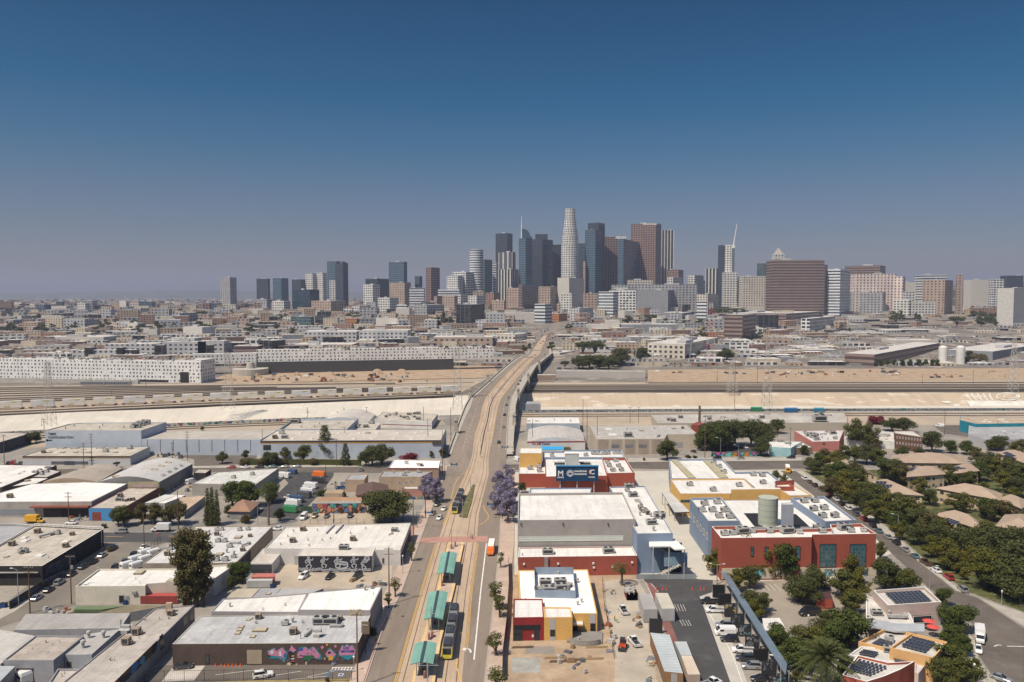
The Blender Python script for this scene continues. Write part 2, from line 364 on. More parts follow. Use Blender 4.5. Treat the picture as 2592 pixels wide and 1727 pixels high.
# ---------------------------------------------------------------- ground, river, hills
def interp(tab,y):
 tab=sorted(tab)
 if y<=tab[0][0]:return tab[0][1]
 for(a,p),(b,q)in zip(tab,tab[1:]):
  if y<=b:return p+(q-p)*(y-a)/(b-a)
 return tab[-1][1]
def gmat():
 def fn(nt,b):
  tc=N(nt,'ShaderNodeTexCoord').outputs['Object']
  n1=noise(nt,tc,.012,6,.65);n2=noise(nt,tc,.08,5);n3=noise(nt,tc,.9,3)
  c=mixc(nt,ramp(nt,n1,.38,.62),(.30,.265,.22),(.19,.175,.16));c=mixc(nt,math_(nt,'MULTIPLY',ramp(nt,n2,.45,.7),.6),c,(.38,.34,.28));c=mixc(nt,math_(nt,'MULTIPLY',ramp(nt,n3,.45,.7),.4),c,(.14,.125,.11))
  lk(nt,c,b.inputs['Base Color']);b.inputs['Roughness'].default_value=.95
 return _mat('city_ground',fn)
GM=gmat();GMF=surf((.20,.175,.15),var=.4,scale=.014,dirt=(.42,.36,.29),dirt_amt=.85,fine=.12,name='city_floor')
ASPH=surf((.135,.115,.098),var=.3,scale=.06,dirt=(.16,.145,.125),dirt_amt=.6,fine=1.2,name='asphalt')
ASPHD=surf((.065,.063,.065),var=.25,scale=.05,dirt=(.11,.105,.10),dirt_amt=.5,fine=1.5,name='fresh_asphalt')
ASPHB=surf((.20,.175,.145),var=.3,scale=.06,dirt=(.12,.105,.09),dirt_amt=.5,name='worn_asphalt')
AVE=surf((.245,.20,.16),var=.22,scale=.05,dirt=(.15,.125,.105),dirt_amt=.6,fine=.8,name='avenue_asphalt',stretch=(1,.12,1))
WALK=surf((.47,.36,.29),var=.2,scale=.2,dirt=(.3,.22,.18),dirt_amt=.3,name='pink_pavement')
WALKG=surf((.40,.37,.32),var=.2,scale=.2,dirt=(.25,.22,.19),dirt_amt=.4,name='pavement')
TRK=surf((.45,.345,.25),var=.18,scale=.12,dirt=(.28,.2,.14),dirt_amt=.5,name='track_concrete',stretch=(1,.2,1))
YEL=surf((.62,.36,.08),var=.2,scale=.8,name='yellow_paint');WHT=surf((.72,.70,.66),var=.25,scale=.8,name='white_paint');REDX=surf((.42,.23,.18),var=.2,scale=.3,dirt=(.45,.3,.24),dirt_amt=.4,name='red_paving')
DIRT=surf((.42,.31,.21),var=.35,scale=.09,dirt=(.27,.19,.13),dirt_amt=.75,fine=.9,name='bare_dirt',bump=.4)
GRASS=surf((.085,.095,.032),var=.5,scale=.12,dirt=(.24,.19,.11),dirt_amt=.85,name='lawn')
DRYG=surf((.33,.25,.12),var=.4,scale=.4,dirt=(.13,.12,.04),dirt_amt=.7,name='dry_grass')
def bankmat(base,patch,amt):
 def fn(nt,b):
  tc=N(nt,'ShaderNodeTexCoord').outputs['Object'];mp=N(nt,'ShaderNodeMapping',i={'Scale':(.35,1,1)});lk(nt,tc,mp.inputs[0])
  n1=noise(nt,tc,.03,6,.6);n2=noise(nt,mp.outputs[0],.12,3,.4);n3=noise(nt,tc,.6,4)
  c=mixc(nt,ramp(nt,n1,.3,.7),dark(base,.86),base);c=mixc(nt,math_(nt,'MULTIPLY',ramp(nt,n2,.595,.61),amt),c,patch);c=mixc(nt,math_(nt,'MULTIPLY',ramp(nt,n3,.5,.8),.3),c,dark(base,.6));mq=N(nt,'ShaderNodeMapping',i={'Scale':(1,.08,.08)});lk(nt,tc,mq.inputs[0]);c=mixc(nt,math_(nt,'MULTIPLY',ramp(nt,noise(nt,mq.outputs[0],.16,4,.7),.5,.68),.35),c,dark(base,.62));xs=N(nt,'ShaderNodeSeparateXYZ');lk(nt,tc,xs.inputs[0]);c=mixc(nt,math_(nt,'MULTIPLY',math_(nt,'LESS_THAN',math_(nt,'FRACT',math_(nt,'DIVIDE',xs.outputs[0],12)),.03),.35),c,dark(base,.5))
  lk(nt,c,b.inputs['Base Color']);b.inputs['Roughness'].default_value=.9
 return _mat(('bank_concrete',base,amt),fn)
BANKL=bankmat((.58,.53,.45),(.66,.61,.54),.35);BANKR=bankmat((.46,.37,.27),(.60,.54,.46),.6)
XS=[-6000,-2500,-800,0,500,1100,1330,2000,2592,3600,5600,9000]
FARY=[(-6000,1110),(-800,1068),(0,1053),(500,1028),(1100,1004),(1330,996),(2000,994),(9000,994)]
NEARY=[(-6000,1180),(-800,1120),(0,1100),(500,1076),(1100,1052),(1330,1045),(2000,1042),(9000,1042)]
BED=-9.0
far_=[G('W',x,interp(FARY,x))for x in XS];near_=[G('W',x,interp(NEARY,x))for x in XS]
toe=[p+(q-p).normalized()*27+Vector((0,0,BED))for p,q in zip(far_,near_)]
ntoe=[q+(p-q).normalized()*3+Vector((0,0,BED))for p,q in zip(far_,near_)]
m=MB()
for i in range(len(XS)-1):
 a,b=near_[i],near_[i+1];m.face([(a.x*1.0,-400,0),(b.x,-400,0),b,a])
 a,b=far_[i],far_[i+1];pa,pb=a,b
 for D,z in ZG:qa,qb=Vector((a.x*D/a.y,D,z)),Vector((b.x*D/b.y,D,z));m.face([pa,pb,qb,qa],1);pa,pb=qa,qb
m.build('ground',[GM,GMF],kind='structure')
for nm,rng,mt in(('river_bank',range(0,6),BANKL),('river_bank',range(6,len(XS)-1),BANKR)):
 m=MB()
 for i in rng:m.face([toe[i],toe[i+1],far_[i+1],far_[i]])
 m.build(nm,mt,kind='structure')
m=MB()
for i in range(len(XS)-1):m.face([ntoe[i],ntoe[i+1],toe[i+1],toe[i]])
m.build('river_bed',BANKL,kind='structure')
m=MB()
for i in range(len(XS)-1):m.face([near_[i],near_[i+1],ntoe[i+1],ntoe[i]])
m.build('river_bank',CONC,kind='structure')
# hills on the horizon: ridges of real size far behind the plain
def ridge(D,x0,x1,prof,depth,mat,seed):
 r=random.Random(seed);n=90;m=MB();rows=[]
 for k in range(6):
  t=k/5;row=[]
  for i in range(n+1):
   x=x0+(x1-x0)*i/n;top=AtD('W',x,interp(prof,x),D).z;X=AtD('W',x,750,D+t*depth).x
   zz=40+max(0,top-40)*math.sin(math.pi*(t*.92+.04))*(1+.10*math.sin(i*1.3+k*2+seed)*(k in(1,2,4)))if k else 30
   row.append((X,D+t*depth,zz if k<5 else 30))
  rows.append(row)
 for k in range(5):
  for i in range(n):m.face([rows[k][i],rows[k][i+1],rows[k+1][i+1],rows[k+1][i]])
 return m.build('hills',mat,None,smooth=True,kind='structure')
HILLM=surf((.09,.095,.06),var=.4,scale=.002,dirt=(.22,.19,.14),dirt_amt=.6,fine=.01,name='hill_scrub')
ridge(13000,-900,1700,[(-900,748),(0,744),(150,741),(350,736),(560,734),(700,737),(1000,738),(1300,741),(1700,746)],3000,HILLM,1)
ridge(7000,1900,3600,[(1900,748),(2050,727),(2200,722),(2340,716),(2592,706),(3600,700)],2500,HILLM,2)
ridge(3300,2290,3300,[(2290,762),(2380,742),(2450,724),(2560,716),(2700,712),(3300,710)],900,surf((.05,.06,.025),var=.5,scale=.01,dirt=(.25,.2,.14),dirt_amt=.6,fine=.08,name='wooded_hill'),3)
# ---------------------------------------------------------------- the avenue and its viaduct
ZP=[(845,0.1),(865,.3),(880,1.6),(896,5.6),(908,9),(928,10.3),(967,10),(1007,9),(1030,8),(1060,6.2),(1095,4.2),(1130,2),(1165,0)]
def zp(y):return interp(ZP,y)
def rows_(a,b,step=9):
 ys=[float(y)for y,_ in ZP if a<y<b]+[a,b];y=a
 while y<b:ys.append(y);y+=step
 return sorted(set(ys),reverse=True)
LO=[(812,1405),(830,1392),(840,1379),(850,1363),(865,1352),(880,1340),(896,1331),(908,1305),(928,1279),(967,1236),(1007,1190),(1030,1177),(1060,1165),(1130,1140),(1165,1128),(1200,1115),(1300,1064),(1372,1039),(1500,974),(1600,928),(1727,884),(1980,780)]
LC=[(812,1406),(830,1393),(840,1380),(850,1365),(865,1354),(880,1343),(896,1337),(908,1312),(928,1287),(967,1243),(1007,1199),(1030,1191),(1060,1177),(1130,1149),(1165,1138),(1200,1126),(1300,1087),(1372,1061),(1500,1014),(1600,964),(1727,922),(1980,822)]
RC=[(812,1428),(830,1415),(840,1408),(850,1397),(865,1393),(880,1389),(896,1390),(908,1374),(928,1343),(967,1315),(1007,1295),(1030,1291),(1060,1288),(1130,1284),(1200,1277),(1300,1269),(1372,1266),(1500,1254),(1600,1243),(1727,1229),(1980,1200)]
RO=[(812,1429),(830,1416),(840,1409),(850,1399),(865,1395),(880,1393),(896,1397),(908,1382),(928,1357),(967,1333),(1007,1310),(1030,1304),(1060,1303),(1130,1298),(1200,1303),(1300,1302),(1372,1302),(1500,1289),(1600,1281),(1727,1276),(1980,1262)]
TL=[(812,1412),(850,1374),(880,1352),(896,1345),(908,1326),(928,1302),(967,1264),(1007,1231),(1030,1222),(1060,1217),(1095,1205),(1130,1199),(1160,1194),(1200,1180),(1300,1133),(1372,1108),(1500,1070),(1727,1006),(1980,935)]
TR=[(812,1422),(850,1386),(880,1372),(896,1366),(908,1351),(928,1331),(967,1300),(1007,1268),(1030,1259),(1060,1254),(1095,1248),(1130,1241),(1160,1236),(1200,1237),(1300,1212),(1372,1207),(1500,1189),(1727,1169),(1980,1135)]
def tx(T,y):return interp(T,y)
def ribbon(name,mat,fl,fr_,y0,y1,off,kind='structure',parent=None,thick=0):
 """strip following the avenue; fl/fr_ give its left and right edge in picture x for a picture row"""
 m=MB();R_=rows_(y0,y1);pr=None
 for y in R_:
  a,b=G('W',fl(y),y,zp(y)+off),G('W',fr_(y),y,zp(y)+off)
  if pr:
   m.face([pr[0],pr[1],b,a])
   if thick:
    for P_,Q_ in((pr[0],a),(b,pr[1])):m.face([P_,Q_,Q_-Vector((0,0,thick)),P_-Vector((0,0,thick))])
  pr=(a,b)
 return m.build(name,mat,parent,kind=kind)
fx=lambda T,k=0:(lambda y:tx(T,y)+k)
def mixf(f):return lambda y:tx(TL,y)*(1-f)+tx(TR,y)*f
def lanef(A_,B_,f):return lambda y:tx(A_,y)*(1-f)+tx(B_,y)*f
ribbon('avenue_road',AVE,fx(LC,-1),fx(RC,1),813,1980,.10)
ribbon('track_bed',TRK,fx(TL),fx(TR),850,1980,.106)
ribbon('pavement',WALK,fx(LO),fx(LC),1178,1980,.24,thick=.3);ribbon('pavement',WALK,fx(RC),fx(RO),1186,1980,.24,thick=.3)
ribbon('pavement',WALKG,fx(LO),fx(LC),862,1150,.28,thick=.3);ribbon('pavement',WALKG,fx(RC),fx(RO),862,1150,.28,thick=.3)
KERB=surf((.36,.33,.29),var=.15,scale=.3,name='kerb');REDK=surf((.26,.05,.04),name='red_kerb_paint')
ribbon('kerb',KERB,fx(LC,-.5),lambda y:tx(LC,y)+3*(y-750)/900,1186,1980,.262,thick=.3);ribbon('kerb',KERB,lambda y:tx(RC,y)-4*(y-750)/900,fx(RC,.5),1186,1980,.262,thick=.3)
ribbon('kerb',REDK,lambda y:tx(LC,y)-2.2,lambda y:tx(LC,y)-.4,1560,1980,.267)
RAILM=surf((.13,.075,.05),var=.2,scale=.5,name='rail_steel')
for f in(.08,.25,.74,.91):
 ribbon('rail',RAILM,lambda y,f=f:mixf(f)(y)-.0009*(y-740),lambda y,f=f:mixf(f)(y)+.0015*(y-740),1120,1980,.112)
for f in(.1,.34,.62,.86):
 ribbon('rail',RAILM,lambda y,f=f:mixf(f)(y)-.35,lambda y,f=f:mixf(f)(y)+.35,900,1119,.112)
ribbon('track_slot',plain((.05,.035,.028),.9,0,'dark_slot'),lambda y:mixf(.45)(y),lambda y:mixf(.52)(y),896,1150,.13)
def marks(mat,A_,B_,f,w,y0,y1,dash=None,off=.112):
 X=lanef(A_,B_,f)
 if dash is None:ribbon('road_marking',mat,lambda y:X(y)-w*(y-740)/1000,lambda y:X(y)+w*(y-740)/1000,y0,y1,off);return
 y=y0
 while y<y1:
  ln=dash*((y-750)/400)**1.6;ribbon('road_marking',mat,lambda q:X(q)-w*(q-740)/1000,lambda q:X(q)+w*(q-740)/1000,y,min(y+ln,y1),off);y+=ln*2.2
for k in(-5.5,-2.6):
 ribbon('road_marking',YEL,lambda y,k=k:tx(TL,y)+(k-.7)*(y-740)/700,lambda y,k=k:tx(TL,y)+(k+.7)*(y-740)/700,1376,1980,.114)
for k in(2,5):
 ribbon('road_marking',YEL,lambda y,k=k:tx(TR,y)+(k-.7)*(y-740)/700,lambda y,k=k:tx(TR,y)+(k+.7)*(y-740)/700,1376,1640,.114)
ribbon('road_marking',YEL,lambda y:tx(TL,y)-2.2,lambda y:tx(TL,y)-.9,1185,1330,.114);ribbon('road_marking',YEL,lambda y:tx(TL,y)-1.5,lambda y:tx(TL,y)-.7,905,1130,.114)
ribbon('road_marking',YEL,lambda y:tx(TR,y)+.7,lambda y:tx(TR,y)+1.5,905,1130,.114)
marks(WHT,TR,RC,.42,2.0,1375,1670);marks(WHT,TR,RC,.5,.9,905,1140,5);marks(WHT,LC,TL,.5,.9,905,1140,5);marks(WHT,TR,RC,.93,.8,1000,1140)
def pline(name,mat,fr,pts,wid,off=.112,zf=None):
 """painted line through picture points, width in metres"""
 m=MB();P=[G(fr,x,y,off+(zp(px(fr,x,y)[1])if zf else 0))for x,y in pts]
 for a,b in zip(P,P[1:]):
  t=(b-a).normalized()*1;n=Vector((-t.y,t.x,0))*wid/2;m.face([a-n,a+n,b+n,b-n]if False else[a+n,a-n,b-n,b+n])
 return m.build(name,mat,None,kind='structure')
pline('road_marking',YEL,'G',[(0,1095),(60,1080),(105,1052),(132,1020),(128,985),(95,940),(85,900)],.3,.118);pline('road_marking',YEL,'F',[(1958,860),(1990,720),(2035,640),(2110,592)],.28,.118)
pline('road_marking',YEL,'B',[(2020,1330),(2010,1400),(2035,1480),(2065,1560)],.28,.118);pline('road_marking',YEL,'F',[(1958,890),(1945,1000),(1900,1090)],.3,.118)
pline('road_marking',WHT,'B',[(2142,1275),(2138,1250),(2118,1240),(2085,1242)],.45,.118);sheet('road_marking',WHT,'B',[(2060,1245),(2092,1228),(2098,1262)],.12)
pline('road_marking',YEL,'B',[(1716,120),(1672,218)],.55,.12)
sheet('crossing',REDX,'B',[(1655,228),(1840,215),(2298,205),(2296,262),(2090,264),(1700,268),(1640,240)],.116);sheet('crossing',REDX,'B',[(1600,118),(1716,116),(1662,225),(1600,200)],.12)
sheet('crossing',TRK,'F',[(2150,1128),(2105,1190),(1850,1190),(1880,1100)],.1085)if False else None
# bridge body
BR=thing('road_bridge','long pale concrete bridge carrying the avenue over the river and rail yards','bridge',tuple(G('W',1240,985,0)))
SB=surf((.42,.375,.315),var=.2,scale=.2,dirt=(.24,.2,.17),dirt_amt=.4,name='bridge_stone')
for nm,T,sgn in(('side_girder',LO,-1),('side_girder',RO,1)):
 m=MB();pr=None
 for y in rows_(866,1148):
  z=zp(y);a=G('W',tx(T,y),y,z+.3);a=Vector((a.x+sgn*.05,a.y,z));b=min(z+.2,2.2)
  if pr:p,pz,pb=pr;m.face([(p.x,p.y,pz+.2),(a.x,a.y,z+.2),(a.x,a.y,max(0,z-b)),(p.x,p.y,max(0,pz-pb))])
  pr=(a,z,b)
 m.build(nm,SB,BR)
 m=MB();pr=None
 for y in rows_(866,1148):
  z=zp(y);a=G('W',tx(T,y),y,z+.3);o=Vector((.35,0,0))*sgn
  if pr:
   p=pr;h=Vector((0,0,1.05))
   m.face([p-o,a-o,a-o+h,p-o+h]);m.face([p+o,a+o,a+o+h,p+o+h]);m.face([p-o+h,p+o+h,a+o+h,a-o+h]);
  pr=a
 m.build('parapet',SB,BR)
m=MB();pr=None
for y in rows_(866,1148):
 z=zp(y);a,b=G('W',tx(LO,y),y,z),G('W',tx(RO,y),y,z)
 if pr:m.face([pr[1]-Vector((0,0,.9)),pr[0]-Vector((0,0,.9)),a-Vector((0,0,.9)),b-Vector((0,0,.9))])
 pr=(a,b)
m.build('deck',SB,BR)
for y in(1085,1064,1045,1028,1014,1001,989,977,967,957,948,939,931,923,916,910,904,898):
 z=zp(y);a,b=G('W',tx(LO,y),y,z),G('W',tx(RO,y),y,z);m=MB();t=(b-a).normalized();m.box(((a.x+b.x)/2,(a.y+b.y)/2,BED if 1001<y<1050 else 0),((b-a).length*.9,2.2,z-.92-(BED if 1001<y<1050 else 0)),0,math.atan2(t.y,t.x));m.build('pier',SB,BR)
def pylon(fr,x,yb,z):
 p=G(fr,x,yb,z);m=MB();m.box((p.x,p.y,0),(2.6,3.2,z+1.6));m.box((p.x,p.y,z+1.6),(2.1,2.6,4.6));m.box((p.x,p.y,z+6.2),(3.0,3.5,.5));m.box((p.x,p.y,z+6.7),(2.2,2.6,.7));m.box((p.x,p.y,z+7.4),(1.2,1.4,.9));m.build('pylon',SB,BR)
for fr,x,yb,z in(('M',455,1300,9),('M',683,1100,10),('M',895,893,10),('M',1015,800,8),('M',1072,1300,9),('M',1200,1085,10),('M',1340,900,10),('M',1415,800,8),('F',2010,215,6),('G',368,165,5.5)):pylon(fr,x,yb,z)
# ---------------------------------------------------------------- other roads and lots
sheet('road',ASPH,'W',[(-900,1330),(264,1348),(264,1372),(-900,1372)],.02);sheet('road',ASPHD,'A',[(940,175),(1800,175),(1640,262),(955,262)],.03)
sheet('road',ASPHB,'A',[(-500,1330),(-500,1100),(0,860),(380,560),(940,255),(1560,262),(1290,310),(1000,510),(860,560),(700,840),(430,915),(0,1040)],.024)
sheet('pavement',WALKG,'A',[(-200,1010),(0,880),(180,790),(290,790),(130,900),(-200,1070)],.06)
sheet('road',ASPH,'W',[(-900,1200),(480,1184),(600,1181),(1140,1180),(1300,1176),(1590,1170),(1800,1166),(2040,1166),(2040,1186),(1800,1190),(1590,1186),(1300,1190),(1100,1199),(600,1194),(-900,1215)],.03)
sheet('pavement',WALKG,'W',[(480,1180),(1140,1174),(1140,1180),(480,1185)],.12);sheet('pavement',WALKG,'W',[(1590,1160),(2030,1158),(2030,1166),(1590,1170)],.12)
pline('road_marking',YEL,'A',[(960,210),(1130,212)],.25,.036);pline('road_marking',YEL,'A',[(1540,207),(1640,208)],.25,.036)
sheet('car_park',ASPHD,'F',[(330,545),(900,545),(880,640),(760,800),(520,1040),(160,1000),(470,700),(380,600)],.026)
sheet('car_park',ASPH,'E',[(1380,410),(2354,400),(2354,520),(1780,545),(1780,480)],.026)
sheet('car_park',surf((.40,.33,.25),name='sandy_paving'),'F',[(600,975),(1240,975),(1300,1100),(590,1100)],.026)
sheet('car_park',surf((.43,.36,.28),var=.2,scale=.1,dirt=(.3,.24,.18),name='yard_concrete'),'B',[(330,470),(1420,420),(1420,620),(1040,690),(330,690)],.026)
sheet('car_park',ASPH,'W',[(300,1728),(410,1684),(912,1678),(884,1724)],.026)
sheet('car_park',surf((.48,.44,.39),name='yard_slab'),'A',[(1590,1400),(1880,1395),(1780,1530),(1480,1545)],.032)
for a,b in(((830,1490),(0,1570)),((590,1445),(300,1490)),((240,1425),(-200,1480)),((1000,1420),(640,1500))):pline('road_marking',WHT,'B',[a,b],.14,.034)
sheet('grass_verge',DRYG,'B',[(-700,1565),(0,1535),(1050,1512),(1040,1700),(-800,1900)],.038)
sheet('school_yard',surf((.50,.47,.41),var=.12,scale=.08,dirt=(.36,.33,.28),dirt_amt=.3,name='school_concrete'),'W',[(1302,1195),(2010,1190),(2260,1400),(2080,1475),(1815,1468),(1302,1468)],.022)
sheet('construction_ground',DIRT,'W',[(1286,1455),(1610,1455),(1625,1500),(1670,1740),(1720,1990),(1270,1990)],.026)
sheet('site_road',surf((.42,.37,.30),var=.25,scale=.09,dirt=(.3,.24,.18),name='dusty_concrete'),'C',[(1190,620),(1500,600),(1580,740),(1600,1100),(1700,1700),(1290,1700),(1290,1330),(1200,900)],.032)
sheet('car_park',ASPHD,'C',[(1530,570),(2190,610),(2180,720),(2354,1290),(2500,1800),(2000,1900),(1870,1200),(1640,720)],.036)
sheet('school_yard',CONC,'C',[(2070,760),(2190,720),(2600,1800),(2440,1800)],.044)
for a,b in(((2070,762),(2360,1275)),((2360,1275),(2480,1600))):pline('road_marking',WHT,'C',[a,b],.18,.05)
sheet('footpath',surf((.22,.10,.085),name='red_path'),'C',[(1575,632),(1620,640),(1680,700),(1870,1170),(1900,1270),(1810,1240),(1700,950),(1640,760)],.042)
for a,b in(((1575,632),(1640,780)),((1622,640),(1690,720))):pline('road_marking',WHT,'C',[a,b],.15,.05)
for dx in(0,24,52,76):pline('road_marking',WHT,'C',[(1838+dx,832),(1866+dx,895)],.1,.05);pline('road_marking',WHT,'C',[(1885+dx,975),(1915+dx,1030)],.1,.05)
sheet('car_park',surf((.30,.26,.21),var=.2,scale=.08,name='school_lot'),'D',[(330,510),(600,500),(1290,500),(1330,600),(1160,700),(840,860),(560,900),(380,840),(450,600)],.036)
for k in range(4):pline('road_marking',WHT,'D',[(360+38*k,530),(400+42*k,580)],.12,.05)
sheet('road',ASPH,'W',[(1975,1192),(2012,1192),(2200,1318),(2330,1427),(2420,1497),(2475,1514),(2592,1590),(2592,1900),(2560,1990),(2640,1740),(2530,1735),(2478,1660),(2462,1580),(2352,1490),(2215,1362),(2100,1285)],.028)
sheet('pavement',WALKG,'W',[(2014,1192),(2030,1192),(2225,1318),(2345,1427),(2440,1500),(2592,1553),(2592,1585),(2475,1512),(2420,1495),(2330,1425),(2200,1316)],.12)
sheet('lawn',GRASS,'W',[(2036,1192),(2800,1180),(3600,1400),(3200,1600),(2592,1549),(2446,1497),(2348,1422),(2232,1320)],.034)
sheet('pavement',WALKG,'D',[(1940,900),(1985,960),(2010,1100),(2150,1269),(2050,1269),(1860,1080)],.12)
pline('road_marking',WHT,'D',[(2225,998),(2600,1004)],.3,.04);pline('road_marking',WHT,'D',[(2128,1000),(2160,988),(2185,992)],.3,.04)
# the rail yards beyond the river
YARD=surf((.40,.33,.25),var=.28,scale=.03,dirt=(.2,.17,.14),dirt_amt=.5,fine=.3,name='yard_ballast',stretch=(.15,1,1))
sheet('rail_yard',YARD,'W',[(-900,1060),(-900,972),(0,978),(550,970),(1100,955),(1245,952),(1160,998),(1100,1002),(500,1026),(0,1051)],.05)
sheet('rail_yard',YARD,'W',[(1345,968),(1640,968),(2592,962),(4500,962),(4500,991),(2000,991),(1325,993)],.05)
sheet('construction_ground',DIRT,'W',[(520,968),(620,930),(1250,925),(1262,945),(1150,965),(700,972)],.07);sheet('construction_ground',DIRT,'W',[(1640,936),(2592,932),(4200,930),(4200,960),(2592,962),(1640,967)],.07)
sheet('near_rail_yard',YARD,'W',[(-900,1150),(0,1108),(430,1080),(760,1064),(1110,1058),(1130,1075),(700,1100),(0,1140),(-900,1190)],.05);sheet('near_rail_yard',surf((.42,.34,.26),var=.25,scale=.05,name='sandy_yard'),'W',[(1312,1046),(3600,1043),(3600,1075),(1312,1078)],.05)
BALL=surf((.07,.05,.038),var=.3,scale=.1,name='track_ballast',stretch=(.1,1,1));RAILT=plain((.30,.26,.22),.35,.7,'rail_top')
def track(pts,wid=2.6,name='rail_track'):
 m=MB();P=[G('W',x,y,.2)for x,y in pts]
 for a,b in zip(P,P[1:]):
  t=(b-a).normalized();n=Vector((-t.y,t.x,0))
  m.face([a+n*wid/2,a-n*wid/2,b-n*wid/2,b+n*wid/2],0)
  for s in((-.72,.72)if wid<5 else(-wid/2+.9,-wid/2+2.3,wid/2-2.3,wid/2-.9)):
   u=Vector((0,0,.16));m.face([a+n*(s+.06)+u,a+n*(s-.06)+u,b+n*(s-.06)+u,b+n*(s+.06)+u],1);m.face([a+n*(s-.06),b+n*(s-.06),b+n*(s-.06)+u,a+n*(s-.06)+u],1)
 return m.build(name,[BALL,RAILT],None,kind='structure')
for y0,y1,y2,xe in((982,976,968,1000),(986,979,971,560),(991,982,974,700),(997,985,977,850),(1003,988,980,1000),(1009,992,982,1120),(1014,996,984,1140),(1019,1000,986.5,1160),(1043.5,1019.5,997,1170),(1050,1025,1001.5,1150)):
 k=(xe-550)/600;track([(-800,y0+(y0-y1)*1.3),(0,y0),(550,y1),(xe,y1+(y2-y1)*k)],8 if y0<1030 else 7)
for y,x0 in((969,1640),(974.5,1340),(978,1336),(982,1332),(987,1330),(990.5,1330)):track([(x0,y+.6),(2000,y),(2592,y-.8),(4200,y-1.5)],10 if y>980 else 7)
track([(740,968),(1100,959.5),(1235,957)],3);track([(950,974),(1100,970),(1200,968)],3)
for dy in(0,5):track([(-800,1150+dy),(0,1110+dy),(430,1082+dy),(650,1072+dy),(800,1068+dy)],3);track([(1316,1049+dy),(2592,1046.5+dy),(3900,1046+dy)],2.6)
# white-painted lines on the far bank, right end
slope=lambda x,y:(lambda P:P)(None)
def onbank(x,y):
 i=next((k for k in range(len(XS)-1)if XS[k]<=x<=XS[k+1]),6);a,b,c=far_[i],far_[i+1],toe[i]
 n=(b-a).cross(c-a).normalized();n=n if n.z>0 else-n;O=Vector((0,0,HC));d=ray(x,y);return O+d*((a-O).dot(n)/d.dot(n))+n*.05
def bankpaint(pts,wid=None):
 m=MB()
 P=[onbank(*px('Q',x,y))for x,y in pts]
 if wid is None:m.face(P)
 else:
  for a,b in zip(P,P[1:]):t=(b-a).normalized()*1;n=Vector((t.y,-t.x,0))if abs(t.x)<.7 else Vector((0,.9,.3));n=n.normalized()*wid/2;m.face([a-n,a+n,b+n,b-n])
 return m.build('bank_paint',surf((.66,.63,.57),name='bank_white'),None,kind='structure')
bankpaint([(1815,785),(2400,792),(2400,850),(1865,850)]);bankpaint([(1575,790),(1670,792),(1672,808),(1610,805)]);bankpaint([(1690,818),(1745,818),(1790,848),(1720,850)])
for k in range(5):bankpaint([(1812+55*k,718),(1835+52*k,752),(1868+50*k,785)],1.2)
bankpaint([(2130+105*math.cos(a)+75,748+36*math.sin(a))for a in[k*math.pi/8 for k in range(17)]],1.4);bankpaint([(2130+60*math.cos(a)+100,745+20*math.sin(a))for a in[k*math.pi/6 for k in range(13)]],1.2)
# ---------------------------------------------------------------- prototypes: vehicles, trees, poles
ORD=['first','second','third','fourth','fifth','sixth','seventh','eighth','ninth','tenth','eleventh','twelfth','thirteenth','fourteenth','fifteenth','sixteenth','seventeenth','eighteenth','nineteenth','twentieth']+[a+'-'+b for a in('twenty','thirty','forty')for b in('first','second','third','fourth','fifth','sixth','seventh','eighth','ninth','tenth')]
TYRE=plain((.012,.012,.013),.8,0,'rubber');RIM=plain((.35,.35,.36),.35,.7,'rim');HEADL=plain((.75,.75,.72),.15,0,'lamp_glass');TAILL=plain((.35,.02,.015),.25,0,'tail_glass')
CGL=plain((.012,.015,.018),.05,0,'car_glass');TRIMB=plain((.02,.02,.022),.6,0,'black_trim')
def livery(c,metal=0.0):return plain(c,.28,metal,'livery',coat=.6)
PAINT=dict(white=livery((.72,.72,.71)),silver=livery((.38,.39,.40),.5),grey=livery((.14,.145,.15),.4),black=livery((.012,.012,.014)),red=livery((.34,.02,.018)),blue=livery((.035,.075,.16)),teal=livery((.12,.2,.22),.3),tan=livery((.32,.27,.2),.3),brown=livery((.13,.07,.045)),yellow=livery((.72,.38,.02)),green=livery((.04,.22,.08)),orange=livery((.72,.16,.02)),darkgrey=livery((.05,.052,.056),.3))
def loft(m,st,mi=0):
 """stations (y, half width, z low, z shoulder, z top, inner half width)"""
 rows=[[(-w,y,a),(-w*1.0,y,b),(-wi,y,c),(wi,y,c),(w,y,b),(w,y,a)]for y,w,a,b,c,wi in st]
 for r0,r1 in zip(rows,rows[1:]):
  for k in range(6):m.face([r0[k],r1[k],r1[(k+1)%6],r0[(k+1)%6]],mi)
 m.face(rows[0],mi);m.face(list(reversed(rows[-1])),mi)
def wheels(root,ys,hw,r=.33):
 for y in ys:
  for s in(-1,1):
   m=MB();m.tube((s*(hw-.22),y,r),(s*hw,y,r),r,r,12,0);w=m.build('wheel',TYRE,root);m=MB();m.tube((s*(hw-.02),y,r),(s*(hw+.01),y,r),r*.6,r*.6,10,0);m.build('rim',RIM,w)
def lamps(root,yf,yr,hw,z):
 for s in(-1,1):
  m=MB();m.box((s*(hw-.28),yf,z),(.36,.06,.14));m.build('headlight',HEADL,root);m=MB();m.box((s*(hw-.22),yr,z+.08),(.3,.06,.16));m.build('tail_light',TAILL,root)
